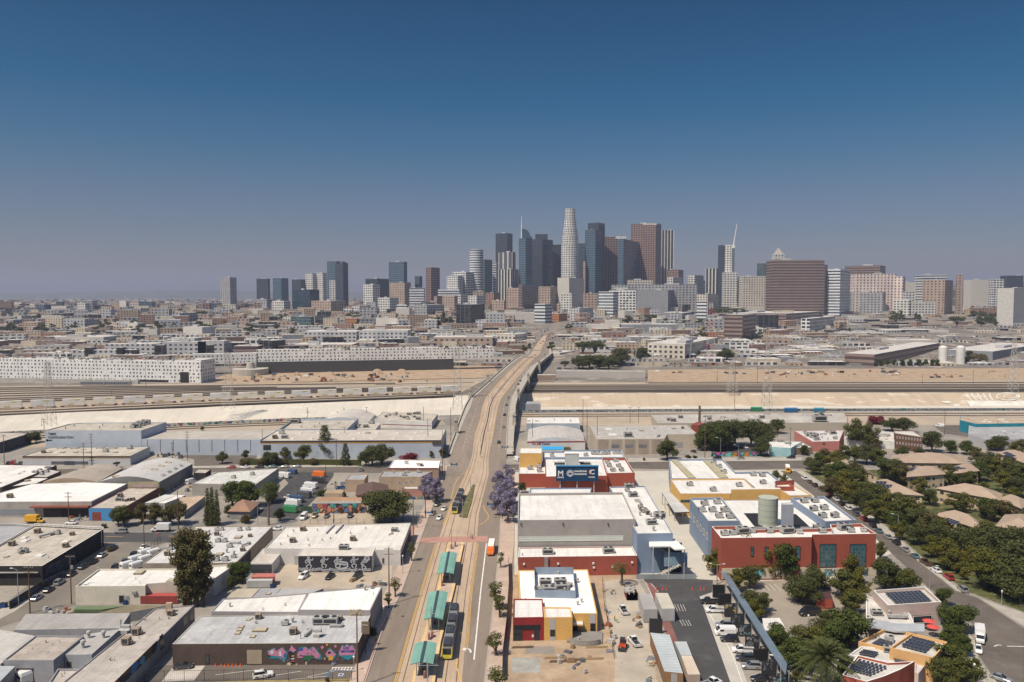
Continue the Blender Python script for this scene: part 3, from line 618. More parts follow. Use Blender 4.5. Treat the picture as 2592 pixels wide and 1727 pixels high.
def cabin(root,st,roof_from,roof_to,hw,zr,mat):
 m=MB();loft(m,st);g=m.build('window',CGL,root)
 m=MB();m.box((0,(roof_from+roof_to)/2,zr-.03),(hw*2,abs(roof_to-roof_from),.07));
 for s in(-1,1):
  for ya,yb,za in((roof_to,st[-1][0],st[-1][4]),(roof_from,st[0][0],st[0][4]),((roof_from+roof_to)/2,(roof_from+roof_to)/2,st[0][4])):m.tube((s*hw,ya,zr),(s*(hw+.1),yb,za),.045,.05,4)
 m.build('roof',mat,root)
def car_proto(kind):
 root=thing(kind,'x','car');L=PAINT['white']
 if kind=='sedan':
  m=MB();loft(m,[(-2.28,.72,.35,.6,.78,.62),(-2.1,.86,.25,.72,.95,.74),(-1.2,.9,.2,.78,.98,.78),(.7,.9,.2,.76,.95,.78),(1.6,.88,.2,.68,.86,.74),(2.1,.82,.25,.6,.76,.66),(2.3,.66,.33,.5,.6,.55)]);m.build('body',L,root,True)
  cabin(root,[(-1.75,.74,.9,.95,.98,.66),(-1.0,.74,.9,1.2,1.4,.56),(.1,.74,.9,1.22,1.43,.56),(1.05,.74,.86,.9,.94,.68)],-1.0,.12,.58,1.44,L);wheels(root,(-1.4,1.38),.9);lamps(root,2.2,-2.24,.86,.58)
 elif kind=='suv':
  m=MB();loft(m,[(-2.35,.8,.35,.8,1.0,.74),(-2.25,.9,.28,.85,1.05,.8),(.8,.93,.25,.88,1.08,.82),(1.7,.92,.25,.84,1.02,.8),(2.2,.86,.3,.75,.92,.7),(2.35,.74,.4,.6,.75,.62)]);m.build('body',L,root,True)
  cabin(root,[(-2.25,.8,1.0,1.04,1.08,.76),(-1.95,.78,1.0,1.5,1.68,.64),(.1,.78,1.0,1.5,1.7,.64),(.95,.8,.98,1.02,1.06,.72)],-1.95,.15,.66,1.71,L);wheels(root,(-1.42,1.42),.93,.37);lamps(root,2.26,-2.32,.88,.75)
 elif kind=='pickup':
  m=MB();loft(m,[(.2,.95,.4,.95,1.15,.86),(1.6,.95,.4,.95,1.12,.86),(2.5,.92,.42,.85,1.02,.8),(2.75,.85,.45,.7,.85,.76)]);m.box((0,-1.25,.45),(1.9,3.0,.25));m.box((-.92,-1.25,.7),(.08,3.0,.45));m.box((.92,-1.25,.7),(.08,3.0,.45));m.box((0,-2.72,.7),(1.76,.08,.45));m.box((0,.2,.4),(1.9,.3,.75));m.build('body',L,root,True)
  m=MB();m.box((0,-1.25,.71),(1.74,2.85,.04));m.build('load_bed',TRIMB,root)
  cabin(root,[(-.05,.84,1.1,1.14,1.18,.78),(.05,.82,1.1,1.6,1.8,.68),(1.1,.82,1.1,1.6,1.8,.68),(1.75,.84,1.05,1.1,1.14,.74)],.05,1.12,.7,1.81,L);wheels(root,(-1.7,1.75),.95,.39);lamps(root,2.68,-2.76,.92,.75)
 elif kind=='van':
  m=MB();loft(m,[(-2.8,.95,.3,1.7,2.15,.78),(-2.7,1.0,.28,1.8,2.3,.82),(1.2,1.0,.28,1.8,2.3,.82),(1.9,1.0,.28,1.3,1.65,.84),(2.4,.96,.28,.95,1.15,.8),(2.8,.85,.35,.7,.85,.7)]);m.build('body',L,root,True)
  m=MB();m.face([(-.84,1.27,2.22),(.84,1.27,2.22),(.86,1.93,1.68),(-.86,1.93,1.68)]);m.face([(-.84,1.95,1.66),(.84,1.95,1.66),(.82,2.3,1.28),(-.82,2.3,1.28)]);m.build('windscreen',CGL,root)
  for s in(-1,1):m=MB();m.box((s*1.0,1.0,1.25),(.04,1.0,.5));m.build('window',CGL,root)
  m=MB();m.box((0,-2.8,1.2),(1.4,.04,.5));m.build('window',CGL,root);wheels(root,(-1.8,1.75),1.0,.36);lamps(root,2.68,-2.78,.92,.7)
 elif kind=='box_truck':
  m=MB();m.box((0,-1.1,.95),(2.35,4.8,2.3));m.box((0,-3.52,1.0),(2.1,.05,2.1));m.build('cargo_box',L,root);m=MB();m.box((0,-.4,.55),(.9,6.4,.3));m.build('chassis',TRIMB,root)
  m=MB();loft(m,[(1.4,1.0,.5,1.6,2.2,.9),(2.2,1.0,.5,1.5,2.1,.85),(2.7,1.0,.5,1.15,1.3,.88),(3.5,.9,.5,.95,1.1,.78)]);m.build('cab',L,root,True)
  m=MB();m.face([(-.84,2.24,2.1),(.84,2.24,2.1),(.86,2.72,1.36),(-.86,2.72,1.36)]);m.box((-1.0,1.9,1.35),(.04,.8,.5));m.box((1.0,1.9,1.35),(.04,.8,.5));m.build('window',CGL,root);wheels(root,(-2.2,2.7),1.08,.42);lamps(root,3.5,-3.55,.9,.8)
 elif kind=='step_van':
  m=MB();loft(m,[(-3.6,1.1,.45,2.5,2.75,1.0),(-3.5,1.18,.4,2.6,2.85,1.06),(2.5,1.18,.4,2.6,2.85,1.06),(2.9,1.12,.4,1.4,1.6,1.0),(3.5,1.0,.45,1.15,1.3,.9)]);m.build('body',L,root)
  m=MB();m.face([(-1.02,2.56,2.7),(1.02,2.56,2.7),(1.0,2.92,1.66),(-1.0,2.92,1.66)]);m.build('windscreen',CGL,root);m=MB();m.box((1.19,-.5,1.4),(.04,2.4,.9));m.build('serving_hatch',TRIMB,root);m=MB();m.box((1.75,-.5,2.3),(1.1,2.5,.05));m.build('awning',L,root)
  m=MB();m.box((0,-1.5,2.86),(.7,.7,.35));m.build('roof_vent',METAL,root);wheels(root,(-2.1,2.2),1.12,.42);lamps(root,3.5,-3.6,1.0,.8)
 elif kind=='bus':
  m=MB();loft(m,[(-5.2,1.1,.5,2.5,2.9,.8),(-5.1,1.22,.45,2.6,3.05,.9),(3.6,1.22,.45,2.6,3.05,.9),(4.0,1.18,.45,2.0,2.4,.95),(4.3,1.1,.5,1.3,1.5,.9),(5.1,.95,.55,1.15,1.3,.8)]);m.build('body',L,root)
  for s in(-1,1):
   for k in range(9):m=MB();m.box((s*1.225,-4.4+k*.9,1.65),(.03,.74,.7));m.build('window',CGL,root)
  m=MB();m.face([(-.95,3.72,2.86),(.95,3.72,2.86),(1.0,4.04,2.0),(-1.0,4.04,2.0)]);m.build('windscreen',CGL,root)
  m=MB();m.box((0,-5.22,1.6),(1.5,.05,.8));m.build('window',CGL,root);m=MB();m.box((0,-1,3.04),(2.0,8.8,.05));m.build('roof',TRIMW,root);wheels(root,(-3.2,3.9),1.2,.48);lamps(root,5.1,-5.2,1.0,.9)
 freeze(root);return root
CARP={k:car_proto(k)for k in('sedan','suv','pickup','van','box_truck','step_van','bus')}
CATN=dict(sedan='car',suv='car',pickup='pickup truck',van='van',box_truck='truck',step_van='food truck',bus='bus')
SIMPLE={}
def simple_car(kind):
 if kind not in SIMPLE:
  m=MB()
  if kind in('van','box_truck','bus','step_van'):loft(m,[(-2.9,1,.3,2.1,2.3,.9),(1.5,1,.3,2.1,2.3,.9),(2.0,1,.3,1.2,1.4,.9),(2.8,.9,.3,.9,1.0,.8)]);m.box((0,1.75,1.45),(1.9,.5,.6),1)
  else:loft(m,[(-2.25,.85,.25,.75,.95,.74),(1.6,.88,.2,.7,.88,.74),(2.25,.75,.3,.55,.65,.6)]);loft(m,[(-1.6,.78,.9,.95,1.0,.7),(-.9,.76,.9,1.25,1.45,.6),(.2,.76,.9,1.25,1.45,.6),(1.0,.76,.86,.9,.95,.7)],1);m.box((0,-.35,1.44),(1.15,1.1,.05))
  for y in(-1.4,1.4):m.box((0,y,0),(1.8,.6,.5),2)
  o=m.build('proto_small_'+kind,[PAINT['white'],CGL,TYRE]);SIMPLE[kind]=o.data;bpy.data.objects.remove(o)
 return SIMPLE[kind]
def carlabel(kind,col):return{'sedan':f'{col} sedan','suv':f'{col} SUV','pickup':f'{col} pickup truck','van':f'{col} van','box_truck':f'{col} box truck','step_van':f'{col} food truck','bus':f'{col} bus'}[kind].replace('darkgrey','dark grey')
def car(kind,col,p,rz,label,group=None,small=False,scale=1,name=None):
 nm=name or{'sedan':'parked_car','suv':'parked_car','pickup':'pickup_truck','step_van':'food_truck'}.get(kind,kind)
 if small:
  me=simple_car(kind);o=bpy.data.objects.new(nm,me);COL.objects.link(o);o.location=p;o.rotation_euler=(0,0,rz)
  o.material_slots[0].link='OBJECT';o.material_slots[0].material=PAINT[col];tag(o,label,CATN[kind],group);return o
 o=dup(CARP[kind],p,rz,label,group,scale=scale,recol=PAINT[col]if isinstance(col,str)else col);o['category']=CATN[kind];o.name=nm;return o
def carline(fr,pts,specs,where,group,rz=None,z=.12,small=False,flip=0):
 """cars at picture points; heading from the line of points unless given"""
 P=[G(fr,x,y,z)for x,y in pts]
 for i,(p,s)in enumerate(zip(P,specs)):
  k,c=s.split()
  if rz is None:a,b=P[max(0,i-1)],P[min(len(P)-1,i+1)];h=math.atan2(-(b.x-a.x),b.y-a.y)
  else:h=math.radians(rz)
  car(k,c,p,h+(math.pi if(flip or rnd.random()<.0)else 0),f"{carlabel(k, c)}, {ORD[i]} {where}",group,small)
# ---- trees
def leafmat(name,a,b,c,alt=None,amt=0.0):
 def fn(nt,bs):
  tc=N(nt,'ShaderNodeTexCoord').outputs['Object'];oi=N(nt,'ShaderNodeObjectInfo').outputs['Random']
  n1=noise(nt,tc,.9,3);n2=noise(nt,tc,5.0,2)
  col=mixc(nt,ramp(nt,n1,.35,.65),a,b);col=mixc(nt,ramp(nt,n2,.5,.7),col,c);
  if alt:n3=noise(nt,tc,.5,3);col=mixc(nt,math_(nt,'MULTIPLY',ramp(nt,n3,.5,.6),amt),col,alt)
  col=mixc(nt,math_(nt,'MULTIPLY',oi,.45),col,dark(b,.75));lk(nt,col,bs.inputs['Base Color']);bs.inputs['Roughness'].default_value=.7;bs.inputs['Specular IOR Level'].default_value=.15
  tr=N(nt,'ShaderNodeBsdfTranslucent');lk(nt,col,tr.inputs[0]);ms=N(nt,'ShaderNodeMixShader',i={0:.3});lk(nt,bs.outputs[0],ms.inputs[1]);lk(nt,tr.outputs[0],ms.inputs[2]);lk(nt,ms.outputs[0],nt.nodes['Material Output'].inputs[0])
 return _mat(name,fn)
BARK=surf((.13,.095,.065),var=.3,scale=1.5,name='bark');PBARK=surf((.20,.16,.12),var=.3,scale=2,name='palm_bark')
LM=dict(dark=leafmat('dark_leaf',(.055,.066,.022),(.095,.105,.032),(.145,.145,.05)),olive=leafmat('olive_leaf',(.06,.075,.018),(.11,.12,.03),(.17,.17,.05),(.22,.17,.03),.3),bright=leafmat('bright_leaf',(.05,.075,.018),(.09,.115,.025),(.14,.155,.045)),yellow=leafmat('yellow_leaf',(.07,.085,.018),(.13,.13,.025),(.2,.17,.03),(.34,.25,.03),.5),brown=leafmat('brown_leaf',(.075,.068,.025),(.13,.11,.04),(.18,.15,.06)),purple=leafmat('purple_blossom',(.21,.18,.27),(.30,.265,.38),(.42,.38,.48),(.09,.08,.06),.55),red=leafmat('red_blossom',(.16,.012,.03),(.24,.02,.05),(.06,.07,.02)),palm=leafmat('palm_leaf',(.05,.065,.018),(.10,.115,.035),(.15,.15,.06)),dry=leafmat('dry_leaf',(.14,.11,.05),(.2,.15,.07),(.1,.1,.04)))
def crown(m,lobes,n,sz,seed,flat=.0):
 r=random.Random(seed);tot=sum(l[3]**2 for l in lobes)
 for(x,y,z,R_,*s)in lobes:
  sq=s[0]if s else .8
  for _ in range(int(n*R_*R_/tot)):
   v=Vector((r.gauss(0,1),r.gauss(0,1),r.gauss(0,1))).normalized();k=R_*(r.random()**.33)*(1.06 if r.random()<.8 else r.uniform(1.1,1.4))
   c=Vector((x+v.x*k,y+v.y*k,z+v.z*k*sq));nn=(v+Vector((r.uniform(-1,1),r.uniform(-1,1),r.uniform(-.6,1)))).normalized()
   a=nn.orthogonal().normalized();b=nn.cross(a);th=r.random()*6.28;a,b=a*math.cos(th)+b*math.sin(th),b*math.cos(th)-a*math.sin(th);q=sz*r.uniform(.6,1.35)
   m.face([c-a*q,c-b*q*.55,c+a*q,c+b*q*.55])
def tree_proto(name,kind,leaf,seed):
 r=random.Random(seed);root=thing(name,'x','tree');t=MB();c=MB();H=10.0
 if kind in('broad','airy','tiny','street','umbrella'):
  n=dict(broad=5200,airy=4200,tiny=420,street=700,umbrella=4200)[kind];sz=dict(broad=.27,airy=.25,tiny=.8,street=.26,umbrella=.27)[kind]
  t.tube((0,0,0),(0,0,3.2),.34,.24,8);lob=[]
  cnt=dict(broad=16,airy=20,tiny=6,street=6,umbrella=15)[kind]
  for i in range(cnt):
   a=i*2.4+r.random();rr=r.uniform(.6,3.3)if kind!='street' else r.uniform(.2,1.5);z=r.uniform(2.7,8.0);
   if kind=='umbrella':z=7.2+r.uniform(-.5,1.2);rr=r.uniform(.8,4.2)
   if kind!='umbrella':rr*=1.1-abs(z-4.8)*.13
   R_=r.uniform(1.0,2.15)*(.72 if kind in('airy','street')else 1);p=(rr*math.cos(a),rr*math.sin(a),z,R_);lob.append(p)
   b0=r.uniform(1.2,2.6);t.tube((0,0,b0),(p[0]*.45,p[1]*.45,b0+(z-b0)*.55),.17,.1,5);t.tube((p[0]*.45,p[1]*.45,b0+(z-b0)*.55),p[:3],.1,.03,4)
  lob.append((0,0,8.2 if kind!='umbrella' else 8.4,1.6));crown(c,lob,n,sz,seed)
 elif kind=='column':
  t.tube((0,0,0),(.1,.1,9),.3,.06,8);lob=[]
  for i in range(22):
   z=1.6+i*.36;a=i*2.4;w_=1.25*math.sin(math.pi*min(1,(z-.3)/10.2))**.6;rr=r.uniform(.3,1)*w_;lob.append((rr*math.cos(a),rr*math.sin(a),z,r.uniform(.55,.85),1.0));t.tube((0,0,z-.6),(rr*math.cos(a),rr*math.sin(a),z),.06,.02,4)
  crown(c,lob,5200,.15,seed)
 elif kind=='cypress':
  t.tube((0,0,0),(0,0,6),.2,.04,6);lob=[(r.uniform(-.1,.1),r.uniform(-.1,.1),1+i*.62,1.0*(1-i/16.5)**.7,1.1)for i in range(14)];crown(c,lob,2200,.16,seed)
 elif kind=='pine':
  t.tube((0,0,0),(0,0,9.6),.26,.04,6);lob=[]
  for i in range(14):
   z=2+i*.58;w_=2.1*(1-(z-1.5)/9.2)+.25
   for k in range(3):a=i*1.7+k*2.1;lob.append((w_*.7*math.cos(a),w_*.7*math.sin(a),z,.45+w_*.2,.6));t.tube((0,0,z),(w_*.8*math.cos(a),w_*.8*math.sin(a),z),.05,.02,4)
  crown(c,lob,3400,.16,seed)
 elif kind=='shrub':t.tube((0,0,0),(0,0,2),.3,.2,6);lob=[(r.uniform(-3,3),r.uniform(-3,3),r.uniform(2.5,6),r.uniform(2.2,3.2))for _ in range(9)];crown(c,lob,1800,.5,seed)
 elif kind in('fan','date'):
  tr=7.6 if kind=='fan' else 4.6;t.tube((0,0,0),(0,0,tr),.42 if kind=='date' else .25,.5 if kind=='date' else .18,10)
  if kind=='fan':lob=[(0,0,tr-1.2,.75,1.7)];
  nf=70 if kind=='date' else 34
  for i in range(nf):
   a=i*2.39996;up=1.35-2.0*(i/nf);L=(4.6 if kind=='date' else 2.0)*r.uniform(.85,1.1);P=[];
   for k in range(8):
    s=k/7;dr=math.cos(up)*L*s;dz=math.sin(up)*L*s-(.42 if kind=='date' else .3)*L*s*s;P.append(Vector((dr*math.cos(a),dr*math.sin(a),tr+dz)))
   side=Vector((-math.sin(a),math.cos(a),0))
   if kind=='date':
    for k in range(7):
     wd=.5*math.sin(math.pi*(k+1.2)/8.5)
     for s in(-1,1):
      for q in(.1,.55):pt=P[k].lerp(P[k+1],q);d=(P[k+1]-P[k]).normalized();c.face([pt,pt+d*.14,pt+d*.55+side*s*wd-Vector((0,0,.12)),pt+d*.42+side*s*wd-Vector((0,0,.14))])
     c.tube(P[k],P[k+1],.05,.04,3)
   else:
    c.tube(P[0],P[4],.03,.03,3)
    for q in range(9):an=(q-4)*.32;d=(P[5]-P[3]).normalized();e=d*math.cos(an)+side*math.sin(an);c.face([P[4],P[4]+e*.75+side*.05-Vector((0,0,.05)),P[4]+e*1.0-Vector((0,0,.12)),P[4]+e*.75-side*.05])
  if kind=='fan':crown(c,[(0,0,tr-1.3,.55,2.2)],160,.25,seed)
 t.build('trunk',PBARK if kind in('fan','date')else BARK,root);c.build('crown' if kind not in('shrub',)else 'foliage',LM[leaf],root);freeze(root);return root
TP={}
for nm,kind,leaf,var in(('broad_tree','broad','dark',3),('olive_tree','airy','olive',3),('leafy_tree','broad','bright',2),('yellow_tree','airy','yellow',2),('brownish_tree','airy','brown',2),('jacaranda_tree','airy','purple',2),('young_street_tree','street','olive',2),('tall_eucalyptus','column','brown',1),('umbrella_tree','umbrella','dark',1),('cypress_tree','cypress','dark',1),('conifer_tree','pine','dark',1),('bougainvillea_shrub','shrub','red',1),('shrub','shrub','dark',1),('fan_palm','fan','palm',1),('date_palm','date','palm',1),('far_tree','tiny','dark',3),('far_green_tree','tiny','bright',1),('dry_shrub','shrub','dry',1)):
 TP[nm]=[tree_proto(nm,kind,leaf,31*len(TP)+v)for v in range(var)]
TDESC=dict(broad_tree='dense dark green tree',olive_tree='airy olive-green tree',leafy_tree='bright green leafy tree',yellow_tree='yellow-green flowering tree',brownish_tree='thin brownish-green tree',jacaranda_tree='purple-blossomed jacaranda',young_street_tree='sparse young street tree',tall_eucalyptus='tall brown-green eucalyptus',umbrella_tree='flat-topped dark tree',cypress_tree='narrow dark cypress',conifer_tree='tall dark conifer',bougainvillea_shrub='crimson bougainvillea thicket',shrub='rounded dark shrub',fan_palm='fan palm with shaggy trunk',date_palm='large feathery date palm',far_tree='dark far-off tree',far_green_tree='green far-off tree',dry_shrub='dry brownish shrub')
def tree(kind,fr,x,yt,yb,w=1.0,label=None,group=None,z=0):
 p=G(fr,x,yb,z);h=AtD(fr,x,yt,p.y).z-p.z;s=h/(9.6 if kind not in('fan_palm','date_palm','shrub','bougainvillea_shrub','dry_shrub')else dict(fan_palm=9,date_palm=7.6).get(kind,8))
 o=dup(rnd.choice(TP[kind]),p,rnd.random()*6.28,label or TDESC[kind],group,(s*w,s*w,s));o.name=kind
 o['category']='shrub' if 'shrub' in kind else('palm tree' if 'palm' in kind else 'tree');return o
def trees(fr,lst,where,group):
 """list of (kind letter, x, y top, y foot, width)"""
 KL=dict(b='broad_tree',o='olive_tree',l='leafy_tree',y='yellow_tree',n='brownish_tree',j='jacaranda_tree',s='young_street_tree',e='tall_eucalyptus',u='umbrella_tree',c='cypress_tree',p='conifer_tree',r='bougainvillea_shrub',h='shrub',f='fan_palm',d='date_palm',t='far_tree',g='far_green_tree',k='dry_shrub')
 cnt={}
 tot={}
 for e in lst:tot[e[0]]=tot.get(e[0],0)+1
 for e in sorted(lst,key=lambda e:e[1]):
  k=KL[e[0]];i=cnt.get(k,0);cnt[k]=i+1
  lb=f"{TDESC[k]} {where}" if tot[e[0]]==1 else f"{TDESC[k]} {where}, {ORD[i]} from left"
  tree(k,fr,e[1],e[2],e[3],e[4]if len(e)>4 else 1,lb,group)
# ---- poles
def fixloc(o,par):o.parent=par;return o
def upole(fr,x,yt,yb,where,arms=2,transformer=False,rz=0.0):
 p=G(fr,x,yb);h=AtD(fr,x,yt,p.y).z-p.z;t=thing('utility_pole',where,'utility pole',p,rz,'wooden utility poles')
 m=MB();m.tube((0,0,0),(0,0,h),.2,.13,8);fixloc(m.build('shaft',WOOD),t)
 for k in range(arms):
  a=MB();a.box((0,0,h-.6-k*1.5),(2.7,.14,.16))
  for s in(-1.2,-.6,.6,1.2):a.tube((s,0,h-.44-k*1.5),(s,0,h-.18-k*1.5),.06,.05,5,1)
  fixloc(a.build('crossarm',[WOOD,TRIMW]),t)
 if transformer:a=MB();a.tube((.45,0,h-4.2),(.45,0,h-3.1),.3,.3,10);fixloc(a.build('transformer',METAL),t)
 return p,h
def lamp(fr,x,yt,yb,where,rz=0.0,arm=2.2,group='street lamps',mat=None,post=False,z=0.0):
 p=G(fr,x,yb,z);h=AtD(fr,x,yt,p.y).z-p.z;t=thing('street_lamp',where,'street lamp',p,rz,group);mt=mat or METAL
 m=MB();m.tube((0,0,0),(0,0,h),.11,.07,8);m.tube((0,0,0),(0,0,.5),.2,.18,8);fixloc(m.build('shaft',mt),t)
 if post:m=MB();m.tube((0,0,h),(0,0,h+.5),.16,.24,8);m.tube((0,0,h+.5),(0,0,h+.75),.28,.05,8);fixloc(m.build('lantern',TRIMW),t)
 else:
  m=MB();m.tube((0,0,h-.1),(arm,0,h+.25),.05,.04,6);fixloc(m.build('arm',mt),t);m=MB();m.box((arm+.3,0,h+.18),(.8,.3,.14));fixloc(m.build('lamp_head',TRIMW),t)
 return t
def wire(pts,sag=.6,r=.022,label='',n=6):
 m=MB()
 for a,b in zip(pts,pts[1:]):
  a,b=Vector(a),Vector(b);pr=a
  for k in range(1,n+1):s=k/n;q=a.lerp(b,s)-Vector((0,0,sag*4*s*(1-s)));m.tube(pr,q,r,r,3);pr=q
 return m
# ---- containers and trailers
def container(fr,pts,h,col,label,name='shipping_container',cat='container',roofcol=None,group=None,base=None):
 wm=seams(col,.35,0,.35,.3,name='container_side');B=bldg(name,label,cat,fr,pts,h,wm,seams(roofcol or dark(col,1.25),.6,0,.2,.15,name='container_top',uv=False),par=0,group=group,z0=.15)
 p=B.P;m=MB();a,b=Vector((*p[0],0)),Vector((*p[1],0));t=(b-a).normalized();n=Vector((t.y,-t.x,0));L=(b-a).length
 for s in(.05,.52):u,v=a+t*L*s+n*.04,a+t*L*(s+.43)+n*.04;m.face([(u.x,u.y,.35),(v.x,v.y,.35),(v.x,v.y,B.h-.2),(u.x,u.y,B.h-.2)])
 m.build('door',seams(dark(col,.85),.5,0,.5,.1,name='container_door'),B.root);return B
def fence(name,label,fr,pts,h,mat,posts=True,cat='fence',gap=3.0,solid=True,group=None,z=0,mesh=None):
 P=[G(fr,x,y,z)for x,y in pts];t=thing(name,label,cat,P[0],0,group);m=MB();u=0
 for a,b in zip(P,P[1:]):
  L=(b-a).length
  if solid:m.wall(a,b,z,z+h,0,u);n=(b-a).normalized();o=Vector((n.y,-n.x,0))*.12;m.wall(b+o,a+o,z,z+h,0,u);m.face([(a.x,a.y,z+h),(b.x,b.y,z+h),(b.x+o.x,b.y+o.y,z+h),(a.x+o.x,a.y+o.y,z+h)])
  else:
   m.tube((a.x,a.y,z+h),(b.x,b.y,z+h),.04,.04,4);m.tube((a.x,a.y,z+.15),(b.x,b.y,z+.15),.03,.03,4);k=int(L/.45)
   for i in range(k):q=a.lerp(b,i/k);m.tube((q.x,q.y,z),(q.x,q.y,z+h),.018,.018,3)
  u+=L
 m.build('panel',mat,t)
 if posts:
  for a,b in zip(P,P[1:]):
   k=max(1,int((b-a).length/gap))
   for i in range(min(k+1,30)):q=a.lerp(b,i/k);m=MB();m.tube((q.x,q.y,z),(q.x,q.y,z+h+.1),.07,.07,6);m.build('post',DARKM if not solid else mat,t)
 return t
# ---------------------------------------------------------------- blocks left of the avenue
def scatter(B,kinds,n,seed,marg=.12,sc=(.8,1.15)):
 r=random.Random(seed);a,b,c,d=[Vector((*B.P[i],B.zr))for i in(0,1,2,3)]
 for _ in range(n):
  u,v=r.uniform(marg,1-marg),r.uniform(marg,1-marg);p=a.lerp(b,u).lerp(d.lerp(c,u),v);put(r.choice(kinds),B.root,p,B.ang,r.uniform(*sc))
BRK=surf((.10,.072,.06),var=.25,scale=.3,dirt=(.06,.045,.04),fine=6,name='dark_brick');DARKW=surf((.03,.027,.028),var=.3,scale=.2,dirt=(.08,.07,.065),dirt_amt=.4,name='black_wall')
CREAM=surf((.62,.57,.48),var=.14,scale=.12,dirt=(.38,.32,.25),dirt_amt=.3,name='cream_wall');LBLUE=surf((.44,.49,.56),var=.12,scale=.1,dirt=(.34,.37,.42),dirt_amt=.3,name='pale_blue_wall')
GREYW=surf((.33,.33,.34),var=.2,scale=.1,dirt=(.2,.19,.18),name='grey_wall');TANW=surf((.46,.35,.25),var=.18,scale=.12,dirt=(.3,.22,.16),name='tan_wall');WHITEW=surf((.66,.65,.62),var=.14,scale=.1,dirt=(.4,.36,.32),dirt_amt=.4,name='white_wall')
CORR=seams((.40,.39,.38),.9,0,.25,.2,name='corrugated_roof',uv=False);OCH=surf((.5,.26,.06),name='ochre')
def mural(name,cols,scale=.5,seed=0.0,bg=None,amt=.5):
 def fn(nt,b):
  tc=N(nt,'ShaderNodeTexCoord').outputs['UV'];mp=N(nt,'ShaderNodeMapping',i={'Location':(seed*7.3,seed*3.1,0),'Scale':(1,1,1)});lk(nt,tc,mp.inputs[0])
  dn=N(nt,'ShaderNodeTexNoise',i={'Scale':.8,'Detail':2});lk(nt,mp.outputs[0],dn.inputs['Vector'])
  v2=mixc(nt,.25,mp.outputs[0],dn.outputs[1],'ADD');vo=N(nt,'ShaderNodeTexVoronoi',i={'Scale':scale});lk(nt,v2,vo.inputs['Vector'])
  x=N(nt,'ShaderNodeSeparateXYZ');lk(nt,vo.outputs['Color'],x.inputs[0]);rp=N(nt,'ShaderNodeValToRGB');rp.color_ramp.interpolation='CONSTANT';e=rp.color_ramp.elements
  while len(e)<len(cols):e.new(.5)
  for k,c in enumerate(cols):e[k].position=k/len(cols);e[k].color=(*c,1)
  lk(nt,x.outputs[0],rp.inputs[0]);v3=N(nt,'ShaderNodeTexVoronoi',feature='DISTANCE_TO_EDGE',i={'Scale':scale});lk(nt,v2,v3.inputs['Vector'])
  c=mixc(nt,math_(nt,'LESS_THAN',v3.outputs['Distance'],.05),rp.outputs[0],(.02,.02,.025))
  if bg:n4=noise(nt,mp.outputs[0],.35,3);c=mixc(nt,math_(nt,'GREATER_THAN',n4,amt),c,bg)
  lk(nt,c,b.inputs['Base Color']);b.inputs['Roughness'].default_value=.85
 return _mat(('mural_'+name,scale,seed),fn)
GRAF=mural('graffiti',[(.5,.5,.48),(.03,.12,.3),(.35,.06,.05),(.08,.3,.3),(.45,.4,.1),(.3,.12,.3),(.05,.05,.06),(.5,.3,.15)],.5)
GRAFD=mural('dim_graffiti',[(.05,.07,.13),(.09,.05,.04),(.04,.03,.035),(.12,.06,.04),(.04,.09,.15),(.12,.11,.10)],.6,3,(.03,.03,.035),.5)
# black warehouse by the lane
B=bldg('warehouse','black-walled warehouse with stained pale roof and low white rail along its back','warehouse','A',[(-340,480),(385,480),(948,143),(318,110)],6.3,DARKW,TAN_ROOF,par=.35,coping=WHITE_ROOF)
rooftop(B,[('rust',343,180,1.2),('rust',108,295,1.2),('ac',525,190),('rust',660,200,.9),('rust',600,310,1.1),('big',215,360,.8),('vent',182,375),('sky',232,255,1.3),('sky',605,262,1.3),('sky',372,388,1.3),('sky',225,222),('duct',420,215,1,1.0),('pipe',445,410),('hatch',60,398)])
wrect(B,1,420,500,700,640,'mural_panel',GRAFD);wrect(B,1,705,420,930,420,'mural_panel',GRAFD)if False else None
m=MB();a,b=[Vector((*B.P[i],B.h))for i in(3,2)]
for k in range(15):q=a.lerp(b,k/14);m.box((q.x,q.y,B.h),(.25,.25,.7))
m.tube(a+Vector((0,0,.7)),b+Vector((0,0,.7)),.1,.1,5);m.build('parapet_rail',TRIMW,B.root)
m=MB();P=[G('A',x,y,4.3)for x,y in((-400,548),(345,545),(372,510),(-400,510))];m.prism([(p.x,p.y)for p in P],4.2,4.4);m.build('awning',surf((.3,.29,.28),name='awning_tin'),B.root)
B=bldg('warehouse','grey-roofed warehouse joined behind the black-walled one, with a low white parapet','warehouse','A',[(-900,480),(-352,480),(308,106),(150,93),(-900,93)],6.6,GREYW,GREY_ROOF,par=.9,coping=WHITE_ROOF);scatter(B,['ac','sky','pipe'],5,3)
fence('yard_wall','low graffiti-covered wall along the lane below the black warehouse','A',[(600,590),(385,690),(90,880)],2.4,mural('lane',[(.06,.09,.2),(.12,.07,.05),(.04,.035,.04),(.16,.09,.06),(.05,.1,.16)],.5,5,(.035,.03,.03),.55),cat='wall',posts=False)
